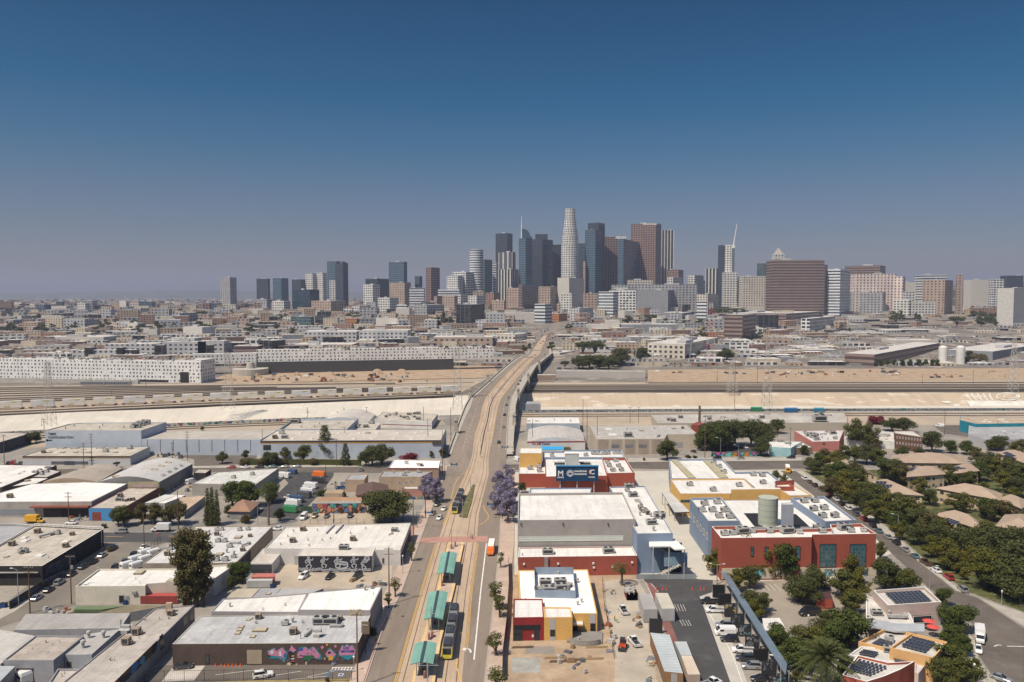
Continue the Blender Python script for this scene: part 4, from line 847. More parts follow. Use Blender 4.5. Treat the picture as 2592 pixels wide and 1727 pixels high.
# white building beside the containers
B=bldg('commercial_building','cream building with gleaming white roof behind the red container','building','A',[(690,668),(1330,664),(1345,645),(1960,600),(2165,458),(1640,505),(905,508)],('b',835),CREAM,WHITE_ROOF,par=.5)
rooftop(B,[('hatch',1280,548,2),('hatch',1575,620,1.8),('pipe',1245,610),('pipe',1282,640),('vent',900,520,.6)])
wrect(B,0,1090,750,1140,822,'door',BLACK,frame=METAL);wrect(B,0,1215,710,1255,735,'wall_unit',METAL,out=.5);wrect(B,0,1150,755,1188,820,'gate',METAL)
container('A',[(1285,757),(1625,757),(1612,728),(1312,728)],('b',832),(.30,.05,.045),'red shipping container with a dark doorway against the cream building');container('A',[(677,880),(935,880),(1158,845),(705,845)],('b',916),(.10,.14,.07),'dull green container lying in front of the cream building')
B=bldg('shed','long low shed with olive tarp roof between cream building and grey roofs','shed','A',[(900,912),(1180,908),(1560,838),(1170,842)],2.8,GREYW,surf((.24,.2,.13),var=.3,name='tarp_roof'),par=0)
B=bldg('warehouse','pale grey warehouse crowded with rooftop units, behind the tall eucalyptus','warehouse','A',[(1305,458),(2165,452),(2500,115),(1785,118)],5.6,surf((.36,.3,.24),name='dusty_wall'),surf((.56,.55,.53),var=.15,scale=.12,dirt=(.36,.33,.3),dirt_amt=.4,name='light_roofing'),par=.25)
rooftop(B,[('rust',1985,200,1),('ac',1990,155,.8),('ac',2030,155,.8),('ac',2198,158,.8),('ac',2272,153,.8),('rust',2290,215,.8),('hatch',2185,222,1.8),('ac',1998,262,.9),('ac',2058,262,.9),('ac',1555,332,1),('rust',1532,385,1.1),('hatch',1630,375,1),('ac',2105,310,.9),('duct',2150,280,.7),('duct',2255,295,.8,1),('rust',2222,345,.9),('hatch',2012,378,1.8),('rust',1944,408,.9),('ac',1982,435,1),('ac',2063,435,1),('vent',2080,360),('vent',2022,215),('pipe',2130,395),('ac',2140,405,.8),('vent',2145,380)])
wrect(B,1,2180,450,2300,500,'mural_panel',GRAFD)
# bottom-left cluster
B=bldg('workshop','low workshop with sagging grey roofing sheets near the bottom left corner','workshop','A',[(125,1068),(1105,1050),(1195,912),(238,922)],5.0,GREYW,surf((.37,.355,.335),var=.2,scale=.15,dirt=(.24,.21,.18),name='old_felt'),par=0);rooftop(B,[('pipe',1108,1040,2.2)])
B=bldg('workshop','long narrow workshop with rusty fan units along its weathered roof','workshop','A',[(310,1760),(840,1760),(1783,838),(1420,870)],5.2,surf((.27,.26,.27),var=.25,dirt=(.12,.11,.12),name='grimy_wall'),surf((.44,.40,.36),var=.25,scale=.18,dirt=(.25,.19,.15),dirt_amt=.5,name='weathered_roofing'),par=.25)
rooftop(B,[('rust',1250,1110,1.3),('rust',1158,1200,1.3),('rust',1565,935,1.1),('hood',1148,1095,1.3),('vent',1545,970,.6),('vent',1325,980,.6),('pipe',1460,975),('pipe',1275,1150),('vent',1010,1350,.6),('pipe',1050,1355)])
m=MB();a=G('A',1552,905,B.zr);m.box((a.x,a.y,B.zr),(1.6,.9,2.6));m.build('chimney',TANW,B.root)
wrect(B,1,1010,1580,1440,1250,'mural_panel',mural('blue',[(.05,.15,.35),(.08,.25,.4),(.3,.18,.08),(.03,.03,.05),(.12,.07,.04),(.2,.1,.06)],.35,2));
for x,y in((1700,960),(1480,1130),(1490,1180),(1760,920)):wrect(B,1,x-20,y,x+15,y+42,'window',GLS)
B=bldg('workshop','workshop roof with two turbine vents between the weathered sheds','workshop','A',[(590,1295),(840,1292),(1100,1060),(770,1110)],4.7,surf((.36,.38,.41),name='blue_grey_wall'),surf((.41,.39,.37),var=.2,name='felt_b'),par=0);rooftop(B,[('vent',815,1140,1.3),('vent',950,1140,1.3),('vent',762,1232,1.4)]);wrect(B,0,610,1360,655,1405,'door',BRK)
B=bldg('workshop','square flat-roofed workshop with patched roofing and grimy front edge','workshop','A',[(28,1345),(490,1345),(770,1122),(325,1118)],5.4,surf((.3,.3,.32),var=.3,name='patched_wall'),surf((.43,.38,.33),var=.3,scale=.25,dirt=(.27,.2,.15),dirt_amt=.5,name='patched_roofing'),par=.35);scatter(B,['pipe','vent','pipe'],7,5,.2,(.5,.8));wrect(B,0,150,1420,310,1540,'opening',BLACK)
B=bldg('workshop','pale smooth-roofed shed at the left picture edge by the lane','workshop','A',[(-500,1390),(10,1375),(318,1122),(-160,1035)],4.9,GREYW,surf((.47,.45,.42),var=.15,name='smooth_roofing'),par=0)
B=bldg('shed','blue-grey tin shed in the bottom left corner','shed','A',[(-300,1560),(-20,1560),(138,1400),(-100,1395)],4.4,GREYW,surf((.38,.41,.42),name='tin_a'),par=0)
B=bldg('workshop','small roofed workshop with low parapet at the bottom edge behind the camper','workshop','A',[(360,1680),(700,1680),(805,1425),(530,1422)],4.6,surf((.3,.3,.31),name='block_wall'),surf((.46,.42,.37),var=.25,dirt=(.33,.25,.19),name='roofing_c'),par=.4);scatter(B,['pipe','hatch'],4,8)
# brown workshop with the mural
B=bldg('warehouse','dark brown brick warehouse with the pink house mural on its front','warehouse','B',[(-593,1197),(1110,1187),(1235,908),(-340,942)],('b',1395),BRK,surf((.43,.43,.43),var=.22,scale=.12,dirt=(.58,.57,.55),dirt_amt=.5,fine=1.2,name='grey_felt'),par=.12,coping=CONC)
rooftop(B,[('big',765,1012,1.05),('big',858,1012,1.05),('rust',515,1105,1.2),('ac',440,1022,.9),('rust',942,980,.9),('duct',905,1045,.7),('hood',732,1130,1.2),('duct',655,1110,.8,1.3),('vent',510,1000),('pipe',583,1150,1.5),('rust',195,965,1),('vent',172,1010,.6),('vent',600,1005,.6),('hatch',185,1072,1.5),('hatch',240,1072,1.5),('hatch',145,1132),('hatch',40,1042),('hatch',25,1070),('hatch',8,1100),('hatch',105,975,.8),('hatch',125,965,.8),('pipe',-245,1110,.6)])
wrect(B,0,90,1252,228,1378,'roller_door',seams((.42,.33,.25),.3,1,.3,.2,name='roller_shutter'));wrect(B,0,-295,1295,-255,1375,'door',plain((.06,.06,.06),.5,0,'steel_door'),frame=DARKM)
PK,TL_,BLU,ORG,BLK,WH2,PUR=[plain(c,.7,0,'mural_paint')for c in((.52,.20,.34),(.02,.22,.27),(.04,.09,.35),(.62,.33,.05),(.015,.015,.02),(.6,.6,.58),(.16,.06,.2))]
def mpoly(B,e,pts,mat,out,name='mural_shape',par=None):
 P=[wpt(B,e,x,y,'B')[0]for x,y in pts];n=wpt(B,e,*pts[0],'B')[2];m=MB();m.face([p+n*out for p in P]);return m.build(name,mat,B.root)
m=[]
for pts,mt,o in(([(275,1258),(345,1228),(362,1255),(420,1222),(468,1282),(440,1370),(395,1330),(300,1330)],TL_,.07),([(285,1262),(340,1235),(360,1262),(412,1228),(458,1280),(432,1328),(400,1310),(290,1300)],PK,.09),([(475,1265),(498,1205),(545,1252),(520,1270)],PK,.09),([(480,1290),(510,1250),(530,1370),(490,1370)],BLK,.08),([(545,1300),(570,1230),(625,1215),(650,1240),(700,1215),(770,1290),(790,1345),(700,1330)],TL_,.07),([(552,1300),(578,1238),(640,1225),(655,1250),(705,1222),(762,1300),(755,1322),(560,1325)],PK,.09),([(600,1300),(700,1298),(720,1330),(610,1345)],plain((.03,.12,.06),.7,0,'mural_paint'),.1),([(765,1222),(785,1208),(800,1230),(778,1245)],PK,.09),([(888,1212),(905,1200),(918,1222),(898,1230)],PK,.09),([(808,1285),(852,1228),(915,1290),(890,1335),(822,1320)],TL_,.07),([(812,1283),(848,1235),(905,1292),(880,1325),(825,1312)],PK,.09),([(838,1300),(880,1300),(880,1345),(840,1345)],ORG,.1),([(930,1280),(965,1200),(985,1215),(1010,1190),(1030,1215),(1060,1200),(1092,1250),(1085,1300),(1020,1345),(940,1305)],TL_,.07),([(935,1278),(962,1208),(985,1225),(1012,1198),(1030,1222),(1055,1208),(1085,1262),(1075,1295),(940,1300)],PK,.09),([(815,1195),(832,1192),(835,1208),(820,1215)],ORG,.09),([(300,1265),(325,1245),(340,1275),(318,1290)],WH2,.11),([(385,1265),(405,1262),(410,1305),(388,1308)],WH2,.11),([(560,1240),(605,1232),(605,1255),(562,1262)],BLU,.11),([(832,1268),(860,1262),(862,1280),(834,1286)],BLK,.11),([(430,1290),(455,1270),(440,1320),(425,1310)],BLU,.11),([(500,1300),(522,1296),(526,1310),(500,1312)],ORG,.1),([(498,1325),(526,1322),(528,1335),(497,1338)],WH2,.1),([(496,1348),(528,1346),(528,1358),(494,1360)],plain((.5,.08,.05),.7,0,'mural_paint'),.1)):mpoly(B,0,pts,mt,o)
r_=random.Random(8)
for k in range(46):
 x,y,a,b=r_.uniform(290,1075),r_.uniform(1225,1355),r_.uniform(5,13),r_.uniform(5,14);mpoly(B,0,[(x-a,y),(x-a*.2,y-b),(x+a,y-b*.3),(x+a*.5,y+b*.7)],r_.choice((PK,TL_,BLU,ORG,WH2,PUR,BLK,TL_)),.115+k*.001)
for s,x,y,z in(('LOS',1000,1232,.8),('BEATNIKS',1012,1262,.72)):
 p,t,n=wpt(B,0,x,y,'B',.13);textmesh('lettering',s,z,BLU,p,t,(0,0,1),B.root,bold=.03)
# white roof building and neighbours
B=bldg('warehouse','warehouse with brilliant white sloped roof just behind the mural warehouse','warehouse','B',[(560,884),(1222,888),(1330,668),(655,727)],6.8,surf((.33,.31,.31),var=.15,fine=5,name='grey_block'),surf((.78,.765,.73),var=.1,scale=.05,name='fresh_white_roofing'),par=.1);rooftop(B,[('vent',1172,705,1),('vent',1232,692,1),('pipe',1250,745)])
p,t,n=wpt(B,0,1095,905,'B',.06);textmesh('graffiti_tag','JAIR',2.0,surf((.45,.36,.22),name='tag_paint'),p,t,(0,0,1),B.root,bold=.08)
B=bldg('warehouse','white-roofed warehouse with cracked coating left of the brilliant white roof','warehouse','B',[(-235,898),(560,905),(648,728),(300,758),(-130,782)],6.0,surf((.33,.31,.31),var=.15,fine=5,name='grey_block'),WHITE_ROOF,par=.25);rooftop(B,[('vent',-65,855,.8),('pipe',230,890),('pipe',245,890),('vent',440,845,.5)])
B=bldg('shed','tan-roofed lean-to between white roof and parking yard','shed','B',[(-95,772),(132,768),(208,690),(-20,690)],3.4,GREYW,surf((.48,.42,.33),name='tan_felt'),par=0)
B=bldg('shed','corrugated grey shed behind the white roofs','shed','B',[(345,752),(640,745),(792,688),(410,688)],3.4,GREYW,CORR,par=0);B=bldg('shed','flat grey shed joining the tan lean-to','shed','B',[(140,768),(338,760),(400,690),(210,690)],3.2,GREYW,GREY_ROOF,par=0);rooftop(B,[('hatch',290,738)])
container('B',[(85,618),(322,615),(335,582),(125,585)],('b',685),(.50,.50,.48),'white site cabin beside the parking yard','site_cabin','cabin',(.45,.47,.46));container('B',[(130,582),(345,580),(350,548),(150,550)],2.9,(.38,.12,.10),'reddish container behind the white site cabin')
# long white-roofed block with the skeleton mural
WB=surf((.58,.56,.54),var=.12,scale=.1,dirt=(.36,.33,.3),dirt_amt=.4,name='whitewashed_wall')
B=bldg('commercial_building','long pale flat-roofed block behind the black-and-white mural annex','building','B',[(250,320),(1498,337),(1595,85),(440,122)],5.5,WB,PALE_ROOF if False else surf((.66,.63,.58),var=.15,scale=.1,dirt=(.42,.37,.31),dirt_amt=.4,name='bright_roofing'),par=.3,coping=CONC)
rooftop(B,[('rust',602,160,1.2),('rust',508,265,1.2),('rust',1060,250,1.2),('big',1445,165,.7),('duct',1410,195,.5,1),('vent',515,165,.6),('vent',735,160,.6),('vent',650,250,.6),('vent',780,250,.6),('vent',855,235,.6),('vent',1080,238,.6),('vent',1040,188,.6),('vent',1180,145,.6),('vent',400,290,.6),('vent',660,300,.6),('vent',465,215,.6)])
for x0,x1 in((815,895),(900,975)):
 a,b=G('B',x0,190,B.zr),G('B',x1,108,B.zr);m=MB();d=(b-a);t=d.normalized();m.box(((a.x+b.x)/2,(a.y+b.y)/2,B.zr),(.3,d.length,.8),0,math.atan2(t.y,t.x)-math.pi/2);m.build('parapet_upstand',WB,B.root)
wrect(B,0,1328,405,1352,462,'door',BLACK,frame=TRIMW);wrect(B,0,526,390,562,465,'roller_door',METAL);wrect(B,1,1502,380,1590,240,'mural_panel',GRAFD)
B=bldg('annex','white annex with dark graffiti-lined lower wall at the left end of the parking yard','building','B',[(118,458),(322,458),(437,320),(240,322)],('b',560),WB,surf((.55,.50,.44),dirt=(.4,.25,.16),name='annex_roofing'),par=.1);wrect(B,0,120,468,320,545,'painted_wall',plain((.05,.055,.065),.8,0,'slate_paint'));wrect(B,0,125,512,318,540,'graffiti_tag',GRAFD,out=.09)
B=bldg('annex','annex wall painted with black-and-white skeleton figures over the parking yard','building','B',[(560,388),(1238,388),(1268,312),(600,320)],('b',540),WB,surf((.62,.58,.52),dirt=(.45,.32,.22),name='annex_roofing_b'),par=.1);rooftop(B,[('big',980,330,.9)])
wrect(B,0,561,391,1237,538,'mural_panel',plain((.025,.025,.035),.85,0,'black_paint'))
SK=plain((.45,.47,.5),.8,0,'bone_paint')
def strokes(B,e,fr,lines,w,mat,out=.1,name='mural_stroke'):
 m=MB()
 for ln in lines:
  P=[wpt(B,e,x,y,fr)[0]for x,y in ln];n=wpt(B,e,*ln[0],fr)[2]
  for a,b in zip(P,P[1:]):
   t=(b-a).normalized();s=n.cross(t)*w/2;m.face([a+n*out-s,a+n*out+s,b+n*out+s,b+n*out-s])
 return m.build(name,mat,B.root)
r_=random.Random(4)
def skel(x,y,s,lean):
 ln=[];c=[(x+9*s*math.cos(a),y+9*s*math.sin(a))for a in[k*.785 for k in range(9)]];ln.append(c)
 ln.append([(x,y+9*s),(x+lean*s,y+45*s),(x+lean*s*1.2,y+62*s)])
 for k in range(5):ln.append([(x-14*s+lean*k*.15,y+(16+k*7)*s),(x+14*s+lean*k*.15,y+(18+k*7)*s)])
 ln.append([(x-12*s,y+16*s),(x-32*s,y+38*s),(x-16*s,y+58*s)]);ln.append([(x+12*s,y+16*s),(x+36*s,y+26*s),(x+46*s,y+6*s)])
 ln.append([(x+lean*s,y+62*s),(x-22*s,y+80*s),(x-4*s,y+108*s)]);ln.append([(x+lean*s,y+62*s),(x+30*s,y+78*s),(x+16*s,y+106*s)]);return ln
for i,(x,y,s,l)in enumerate(((655,405,.95,12),(795,402,.9,-6),(920,405,.9,8),(1070,402,.9,5),(1160,430,.75,-8))):strokes(B,0,'B',skel(x,y,s,l),.32,SK)
strokes(B,0,'B',[[(1170+22*math.cos(a)+22,412+18*math.sin(a))for a in[k*.5 for k in range(13)]],[(1186,412),(1188,418)],[(1200,412),(1202,418)]],.45,SK);strokes(B,0,'B',[[(900,470),(940,440),(1010,450),(1015,490),(960,505),(905,495)],[(930,460),(1000,470)]],.5,SK)
ln=[]
for k in range(44):x=565+k*15.2;y=518+r_.uniform(-12,6);ln.append([(x+8*math.cos(a),min(535,y+10*math.sin(a)))for a in[q*.9 for q in range(7)]])
strokes(B,0,'B',ln,.3,SK,.12)
# ---- upper left
BLUEW=plain((.06,.25,.52),.7,0,'sky_blue_paint')
B=bldg('shop','bright blue shop front with a brick-red door, under low trees','shop','E',[(812,930),(1130,930),(1455,742),(1175,742)],('b',1045),surf((.15,.06,.045),var=.2,name='maroon_wall'),TAN_ROOF,par=.2)
wrect(B,0,814,932,1128,1044,'painted_front',BLUEW);wrect(B,0,845,965,928,1044,'door',surf((.26,.07,.05),name='brick_red'),out=.1);rooftop(B,[('rust',1100,825,1.2),('big',1095,862,.8),('rust',1150,868,.7),('rust',1185,862,.9),('rust',1218,858,.9)])
B=bldg('warehouse','wide white-roofed warehouse with a shaded loading dock, by the yellow truck','warehouse','E',[(-300,872),(838,868),(1168,703),(770,690),(290,705)],('b',1015),surf((.40,.37,.34),name='dock_wall'),surf((.76,.745,.71),var=.1,scale=.06,name='clean_white_roofing'),par=.15);rooftop(B,[('rust',90,835,1.3)])
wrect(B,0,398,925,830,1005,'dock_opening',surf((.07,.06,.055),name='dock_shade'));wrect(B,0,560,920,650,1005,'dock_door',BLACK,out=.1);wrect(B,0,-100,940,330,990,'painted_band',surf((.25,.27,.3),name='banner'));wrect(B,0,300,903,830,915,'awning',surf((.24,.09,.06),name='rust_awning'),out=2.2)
B=bldg('warehouse','tan bow-roofed warehouse behind the wide white roof','warehouse','E',[(392,688),(893,690),(1125,562),(760,558)],5.8,TANW,surf((.36,.31,.26),var=.2,name='tan_vault'),par=0,vault=1.8);rooftop(B,[('rust',767,580,.9),('vent',697,607),('rust',915,620,.9),('big',955,560,.7),('vent',838,548)])
B=bldg('warehouse','long grey vaulted warehouse with skylights, right of the tan bow roof','warehouse','E',[(893,692),(1462,688),(1765,522),(1300,508)],6.6,surf((.22,.215,.21),var=.2,name='side_grey'),surf((.46,.45,.43),var=.15,dirt=(.6,.6,.58),dirt_amt=.4,name='grey_vault'),par=0,vault=2.6)
for x,y in((1060,640),(1415,578),(1480,546),(1542,515)):
 p=G('E',x,y,B.h+2.0);o=put('hatch',B.root,p,B.ang,1.8);o.rotation_euler=(.1,.25,B.ang)
p=G('E',1580,580,B.h+1.1)
for k,s_ in enumerate(('SLG','NEZ','EKE','RC')):textmesh('roof_lettering',s_,2.0,plain((.05,.05,.05),.8,0,'black_lettering'),p+(Vector((*B.P[2],0))-Vector((*B.P[1],0))).normalized()*(k*7-10),Vector((*B.P[2],0))-Vector((*B.P[1],0)),Vector((-1,0,.45)),B.root)
fence('graffiti_wall','tan parapet wall tagged with faded pink letters','E',[(1175,742),(1455,738)],2.6,surf((.42,.36,.24),name='khaki_wall'),posts=False,cat='wall',z=5)
gw=bpy.data.objects['graffiti_wall'];p=G('E',1315,725,6.2);textmesh('graffiti_tag','STAER  DOLL',1.6,plain((.42,.27,.36),.8,0,'pink_spray'),p+Vector((0,-.2,0)),(1,0,0),(0,0,1),gw,bold=.06)
B=bldg('warehouse','flat white-roofed warehouse at the left edge behind the wide white roof','warehouse','E',[(-400,742),(12,738),(520,535),(-300,528)],5.5,BRK,WHITE_ROOF,par=.15);scatter(B,['sky','hatch','pipe'],6,13)
B=bldg('shed','flat white shed roof with dark vents in front of the tan bow roof','shed','E',[(60,735),(330,700),(440,655),(280,655)],4.2,BRK,WHITE_ROOF,par=0);rooftop(B,[('hatch',250,680,2)])
B=bldg('loading_yard','narrow roof crowded with white air units beside the maroon parapet','building','E',[(270,640),(430,645),(560,590),(440,570)],4.8,BRK,surf((.5,.47,.43),name='unit_roof'),par=.2);rooftop(B,[('big',325,615,.8),('ac',365,595),('ac',430,600),('ac',385,622,.9),('big',440,575,.8)])
TW=bldg('warehouse','tall pale blue-white warehouse lettered TIMES CONSOLIDATION','warehouse','E',[(412,217),(1293,217),(1525,140),(760,146),(640,155)],('b',440),LBLUE,TAN_ROOF,par=.5,coping=surf((.35,.3,.25),name='brown_coping'))
rooftop(TW,[('big',1250,190,1.4),('big',1290,172,1.4),('big',1335,160,1.4),('ac',1215,195,1.3),('vent',680,180),('vent',940,175),('vent',912,197),('vent',1135,195),('vent',600,203)])
INK=plain((.015,.015,.02),.7,0,'black_lettering')
for s,x,y,z in(('TIMES',442,250,1.75),('CONSOLIDATION',442,281,1.75)):p,t,n=wpt(TW,0,x,y,'E',.08);textmesh('lettering',s,z,INK,p,t,(0,0,1),TW.root,'LEFT',bold=.02)
strokes(TW,0,'E',[[(425,307),(478,307)],[(440,299),(423,307),(440,315)]],.55,INK,.1,'arrow_sign')
B=bldg('warehouse','long pale blue warehouse behind the stacked timber racks','warehouse','E',[(1297,295),(2388,300),(2545,215),(1450,225)],('b',440),LBLUE,surf((.45,.41,.36),var=.15,name='long_roof'),par=.1)
for k in range(9):wrect(B,0,1350+k*118,298,1353+k*118,412,'downpipe',METAL,out=.25)
STR=plain((.025,.022,.025),.7,0,'black_band')
B=bldg('warehouse','low white warehouse with black and orange stripe, below TIMES CONSOLIDATION wall','warehouse','E',[(205,452),(1195,452),(1375,366),(440,376)],('b',535),surf((.5,.51,.53),var=.12,name='pale_wall'),TAN_ROOF,par=.2,coping=STR)
wrect(B,0,206,453,1194,464,'black_stripe',STR);wrect(B,0,206,466,1194,472,'orange_stripe',OCH);wrect(B,1,1197,452,1372,378,'black_stripe',STR)if False else None;rooftop(B,[('rust',398,425,1.2),('ac',970,415,1.3),('ac',1190,385,1.3)]+[('hatch',x,418,1.6)for x in(455,575,695,815,1060)]+[('duct',x,384,.9)for x in(555,680,915,1030)]);wrect(B,0,470,500,810,528,'window_band',surf((.12,.12,.14),name='dusty_window'));wrect(B,0,590,498,685,538,'dock_door',surf((.08,.08,.1),name='dock_dark'),out=.1)
B=bldg('warehouse','wide pale warehouse with black and orange roof stripe behind the row of trees','warehouse','F',[(212,312),(1873,305),(1918,208),(372,212)],('b',478),LBLUE,surf((.52,.47,.41),var=.15,scale=.05,dirt=(.38,.34,.3),name='broad_roof'),par=.25,coping=STR)
wrect(B,0,213,314,1872,324,'black_stripe',STR);wrect(B,0,213,326,1872,330,'orange_stripe',OCH);rooftop(B,[('sky',x,244,1.1)for x in(372,580,745,930,1118,1280,1470,1635,1778)]+[('sky',x,296,1.1)for x in(510,680,1070,1235,1432,1602)]+[('hatch',1200,242,2),('ac',410,248,1.5),('rust',345,292,1.6),('big',437,290,1)]);wrect(B,0,240,350,312,398,'dark_sign',STR);wrect(B,0,1790,320,1872,342,'canopy_sign',BRK,out=.6)
B=bldg('warehouse','taller grey-rimmed warehouse behind the wide striped one','warehouse','F',[(382,205),(1008,205),(1112,105),(520,108)],9.6,LBLUE,TAN_ROOF,par=1.4,coping=GREYW);rooftop(B,[('big',545,145,1.5),('big',530,150,1.5),('vent',755,160),('vent',935,160),('vent',590,190),('vent',710,190)])
B=bldg('warehouse','broad white bow-roofed hall beside the river bank','warehouse','F',[(720,150),(1195,150),(1268,70),(900,62)],5.5,WHITEW,surf((.56,.52,.47),var=.2,dirt=(.36,.3,.26),name='bow_roof'),par=0,vault=4.0);rooftop(B,[('vent',920,60),('vent',980,30)])
B=bldg('building','low grey-roofed building with a dark red wall stripe near the viaduct','building','F',[(1262,118),(1785,135),(1840,62),(1335,42)],5.2,WHITEW,TAN_ROOF,par=.3);wrect(B,0,1330,163,1780,172,'red_stripe',surf((.3,.04,.07),name='wine_stripe'));scatter(B,['big','ac','duct','rust','ac'],16,21)
B=bldg('building','small flat building with rooftop boxes left of the red-striped one','building','F',[(1070,207),(1268,207),(1316,150),(1120,150)],5.6,WHITEW,TAN_ROOF,par=.2);rooftop(B,[('ac',1100,190,1.4),('big',1182,190,1),('ac',1232,155,1.5)])
B=bldg('shop','corner shop with gleaming white roof and maroon rim near the crossing','shop','F',[(1383,568),(1848,568),(1862,490),(1440,482)],6.2,surf((.35,.24,.18),name='brown_wall'),surf((.84,.83,.81),var=.05,name='fresh_white_roofing_b'),par=.3,coping=TRIMW);wrect(B,0,1384,560,1846,572,'maroon_rim',surf((.24,.07,.06),name='maroon'));rooftop(B,[('hood',1552,525,1),('rust',1690,545,1),('hood',1660,540,.9),('pipe',1735,520)])
B=bldg('shop','tan two-storey shop with cluttered grey roof behind the jacaranda','shop','F',[(1300,640),(1690,640),(1792,590),(1340,588)],('b',772),TANW,GREY_ROOF,par=.4)
for x in(1490,1548,1595):wrect(B,0,x-10,682 if x<1590 else 672,x+10,706 if x<1590 else 692,'window',GLS,frame=TRIMW,mull=1)
scatter(B,['ac','pipe','vent'],6,30)
B=bldg('house','tan box-shaped house beside the blue drums','house','F',[(990,668),(1168,668),(1202,615),(1030,622)],('b',785),TANW,GREY_ROOF,par=.3)
B=bldg('shop','pink building behind the jacaranda with graffiti along its foot','shop','F',[(1530,752),(1712,750),(1720,735),(1540,735)],('b',850),surf((.46,.24,.2),name='pink_wall'),PALE_ROOF,par=0);wrect(B,0,1532,825,1710,852,'graffiti',GRAF)
def hip(name,label,fr,pts,h,rise,wall,roof,cat='house',over=.6,ridge=.35,group=None):
 """house with a hipped roof from its eaves outline"""
 B=bldg(name,label,cat,fr,pts,h,wall,roof,par=0,group=group);bpy.data.objects.remove(B.roof);P=[Vector((*p,B.h))for p in B.P];ar=sum(P[i].x*P[(i+1)%4].y-P[(i+1)%4].x*P[i].y for i in range(4))
 Q=[Vector((*q,B.h))for q in inset(B.P,-over)];L01,L12=(Q[1]-Q[0]).length,(Q[2]-Q[1]).length
 if L01>L12:e0,e1=(Q[0]+Q[3])/2,(Q[1]+Q[2])/2
 else:e0,e1=(Q[0]+Q[1])/2,(Q[3]+Q[2])/2
 r0,r1=e0.lerp(e1,ridge)+Vector((0,0,rise)),e0.lerp(e1,1-ridge)+Vector((0,0,rise));m=MB()
 F_=[[Q[0],Q[1],r1,r0],[Q[1],Q[2],r1],[Q[2],Q[3],r0,r1],[Q[3],Q[0],r0]]if L01>L12 else[[Q[0],Q[1],r0],[Q[1],Q[2],r1,r0],[Q[2],Q[3],r1],[Q[3],Q[0],r0,r1]]
 for f in F_:
  a,b=f[0],f[1];t=(b-a).normalized();up=(f[2]-a);up=(up-t*up.dot(t)).normalized();m.face(f,0,[((p-a).dot(t),(p-a).dot(up))for p in f])
 m.face([q-Vector((0,0,.15))for q in Q],0);
 for i in range(4):a,b=Q[i],Q[(i+1)%4];m.face([a-Vector((0,0,.15)),b-Vector((0,0,.15)),b,a],0)
 B.roof=m.build('roof',roof,B.root);return B
TERR=seams((.30,.17,.11),.35,1,.3,.2,name='terracotta_tiles')
hip('house','small house with terracotta hipped roof beside the shaggy palm','F',[(-70,955),(110,958),(195,882),(40,850)],('b',1010)if False else 3.4,2.4,surf((.3,.3,.3),name='house_grey'),TERR,ridge=.45)
hip('house','house with dark brown gabled roof in front of the tan shop','F',[(1098,812),(1385,798),(1372,716),(1112,718)],4.0,1.6,TANW,seams((.12,.07,.055),.35,1,.3,.2,name='brown_shingle'),ridge=.02)
B=bldg('shed','long low shed with orange-tan roof above the colourful graffiti wall','shed','F',[(722,868),(1148,862),(1138,828),(760,830)],3.2,WHITEW,surf((.42,.25,.15),name='orange_roofing'),par=0)
B=bldg('cottage','small tan-roofed cottage wrapped in hedge by the dark drive','house','F',[(800,792),(962,792),(985,765),(820,765)],3.4,TANW,surf((.42,.31,.2),name='tan_roofing_b'),par=0);wrect(B,0,932,798,945,820,'window',GLS,frame=TRIMW)
fence('graffiti_wall','garden wall covered with colourful graffiti behind the sandy car park','F',[(690,978),(1190,975)],4.2,mural('bright',[(.45,.2,.12),(.06,.3,.3),(.5,.32,.2),(.35,.08,.1),(.55,.5,.42),(.1,.15,.3),(.4,.15,.1)],.45,7),posts=False,cat='wall');fence('garden_wall','green-painted wall at the left end of the graffiti wall','F',[(585,975),(690,978)],3.0,surf((.04,.08,.05),name='dark_green'),posts=False,cat='wall')
fence('car_park_fence','low wire fence along the front of the sandy car park','F',[(600,1075),(1165,1075)],1.9,METAL,solid=False)
B=bldg('warehouse','pale flat-roofed building with long blank front left of the food truck yard','warehouse','E',[(1758,702),(2335,718),(2555,562),(1990,600)],('b',812),surf((.36,.34,.31),name='block_front'),surf((.55,.54,.51),var=.18,dirt=(.75,.74,.7),dirt_amt=.6,name='patchy_roofing'),par=.2);rooftop(B,[('ac',2140,655,1),('ac',2312,625,1)])
B=bldg('shed','small dark shed near the parked white van','shed','E',[(1775,605),(1885,608),(1935,575),(1810,572)],4.0,DARKW,TAN_ROOF,par=.1);B=bldg('building','dark-walled building at the far left edge near the river','building','E',[(-400,340),(0,325),(285,240),(-300,225)],6.5,surf((.05,.055,.07),var=.3,dirt=(.12,.08,.1),name='navy_wall'),TAN_ROOF,par=.2)
for i,(a,b,c,d)in enumerate((((1325,880),(1440,880),(1625,808),(1510,805)),((1445,882),(1510,885),(1700,812),(1630,808)),((1690,960),(1800,880),(1880,820),(1640,830)))):bldg('shed',['pale panel-roofed shed under the lane trees','ribbed white shed roof right of the pale panels','tan patched shed beside the dark cypresses'][i],'shed','E',[a,b,c,d],3.2,GREYW,[seams((.55,.55,.52),1.2,0,.4,.1,name='panel_roof',uv=False),WHITE_ROOF,surf((.45,.33,.24),dirt=(.6,.5,.42),name='patched_tan')][i],par=0)
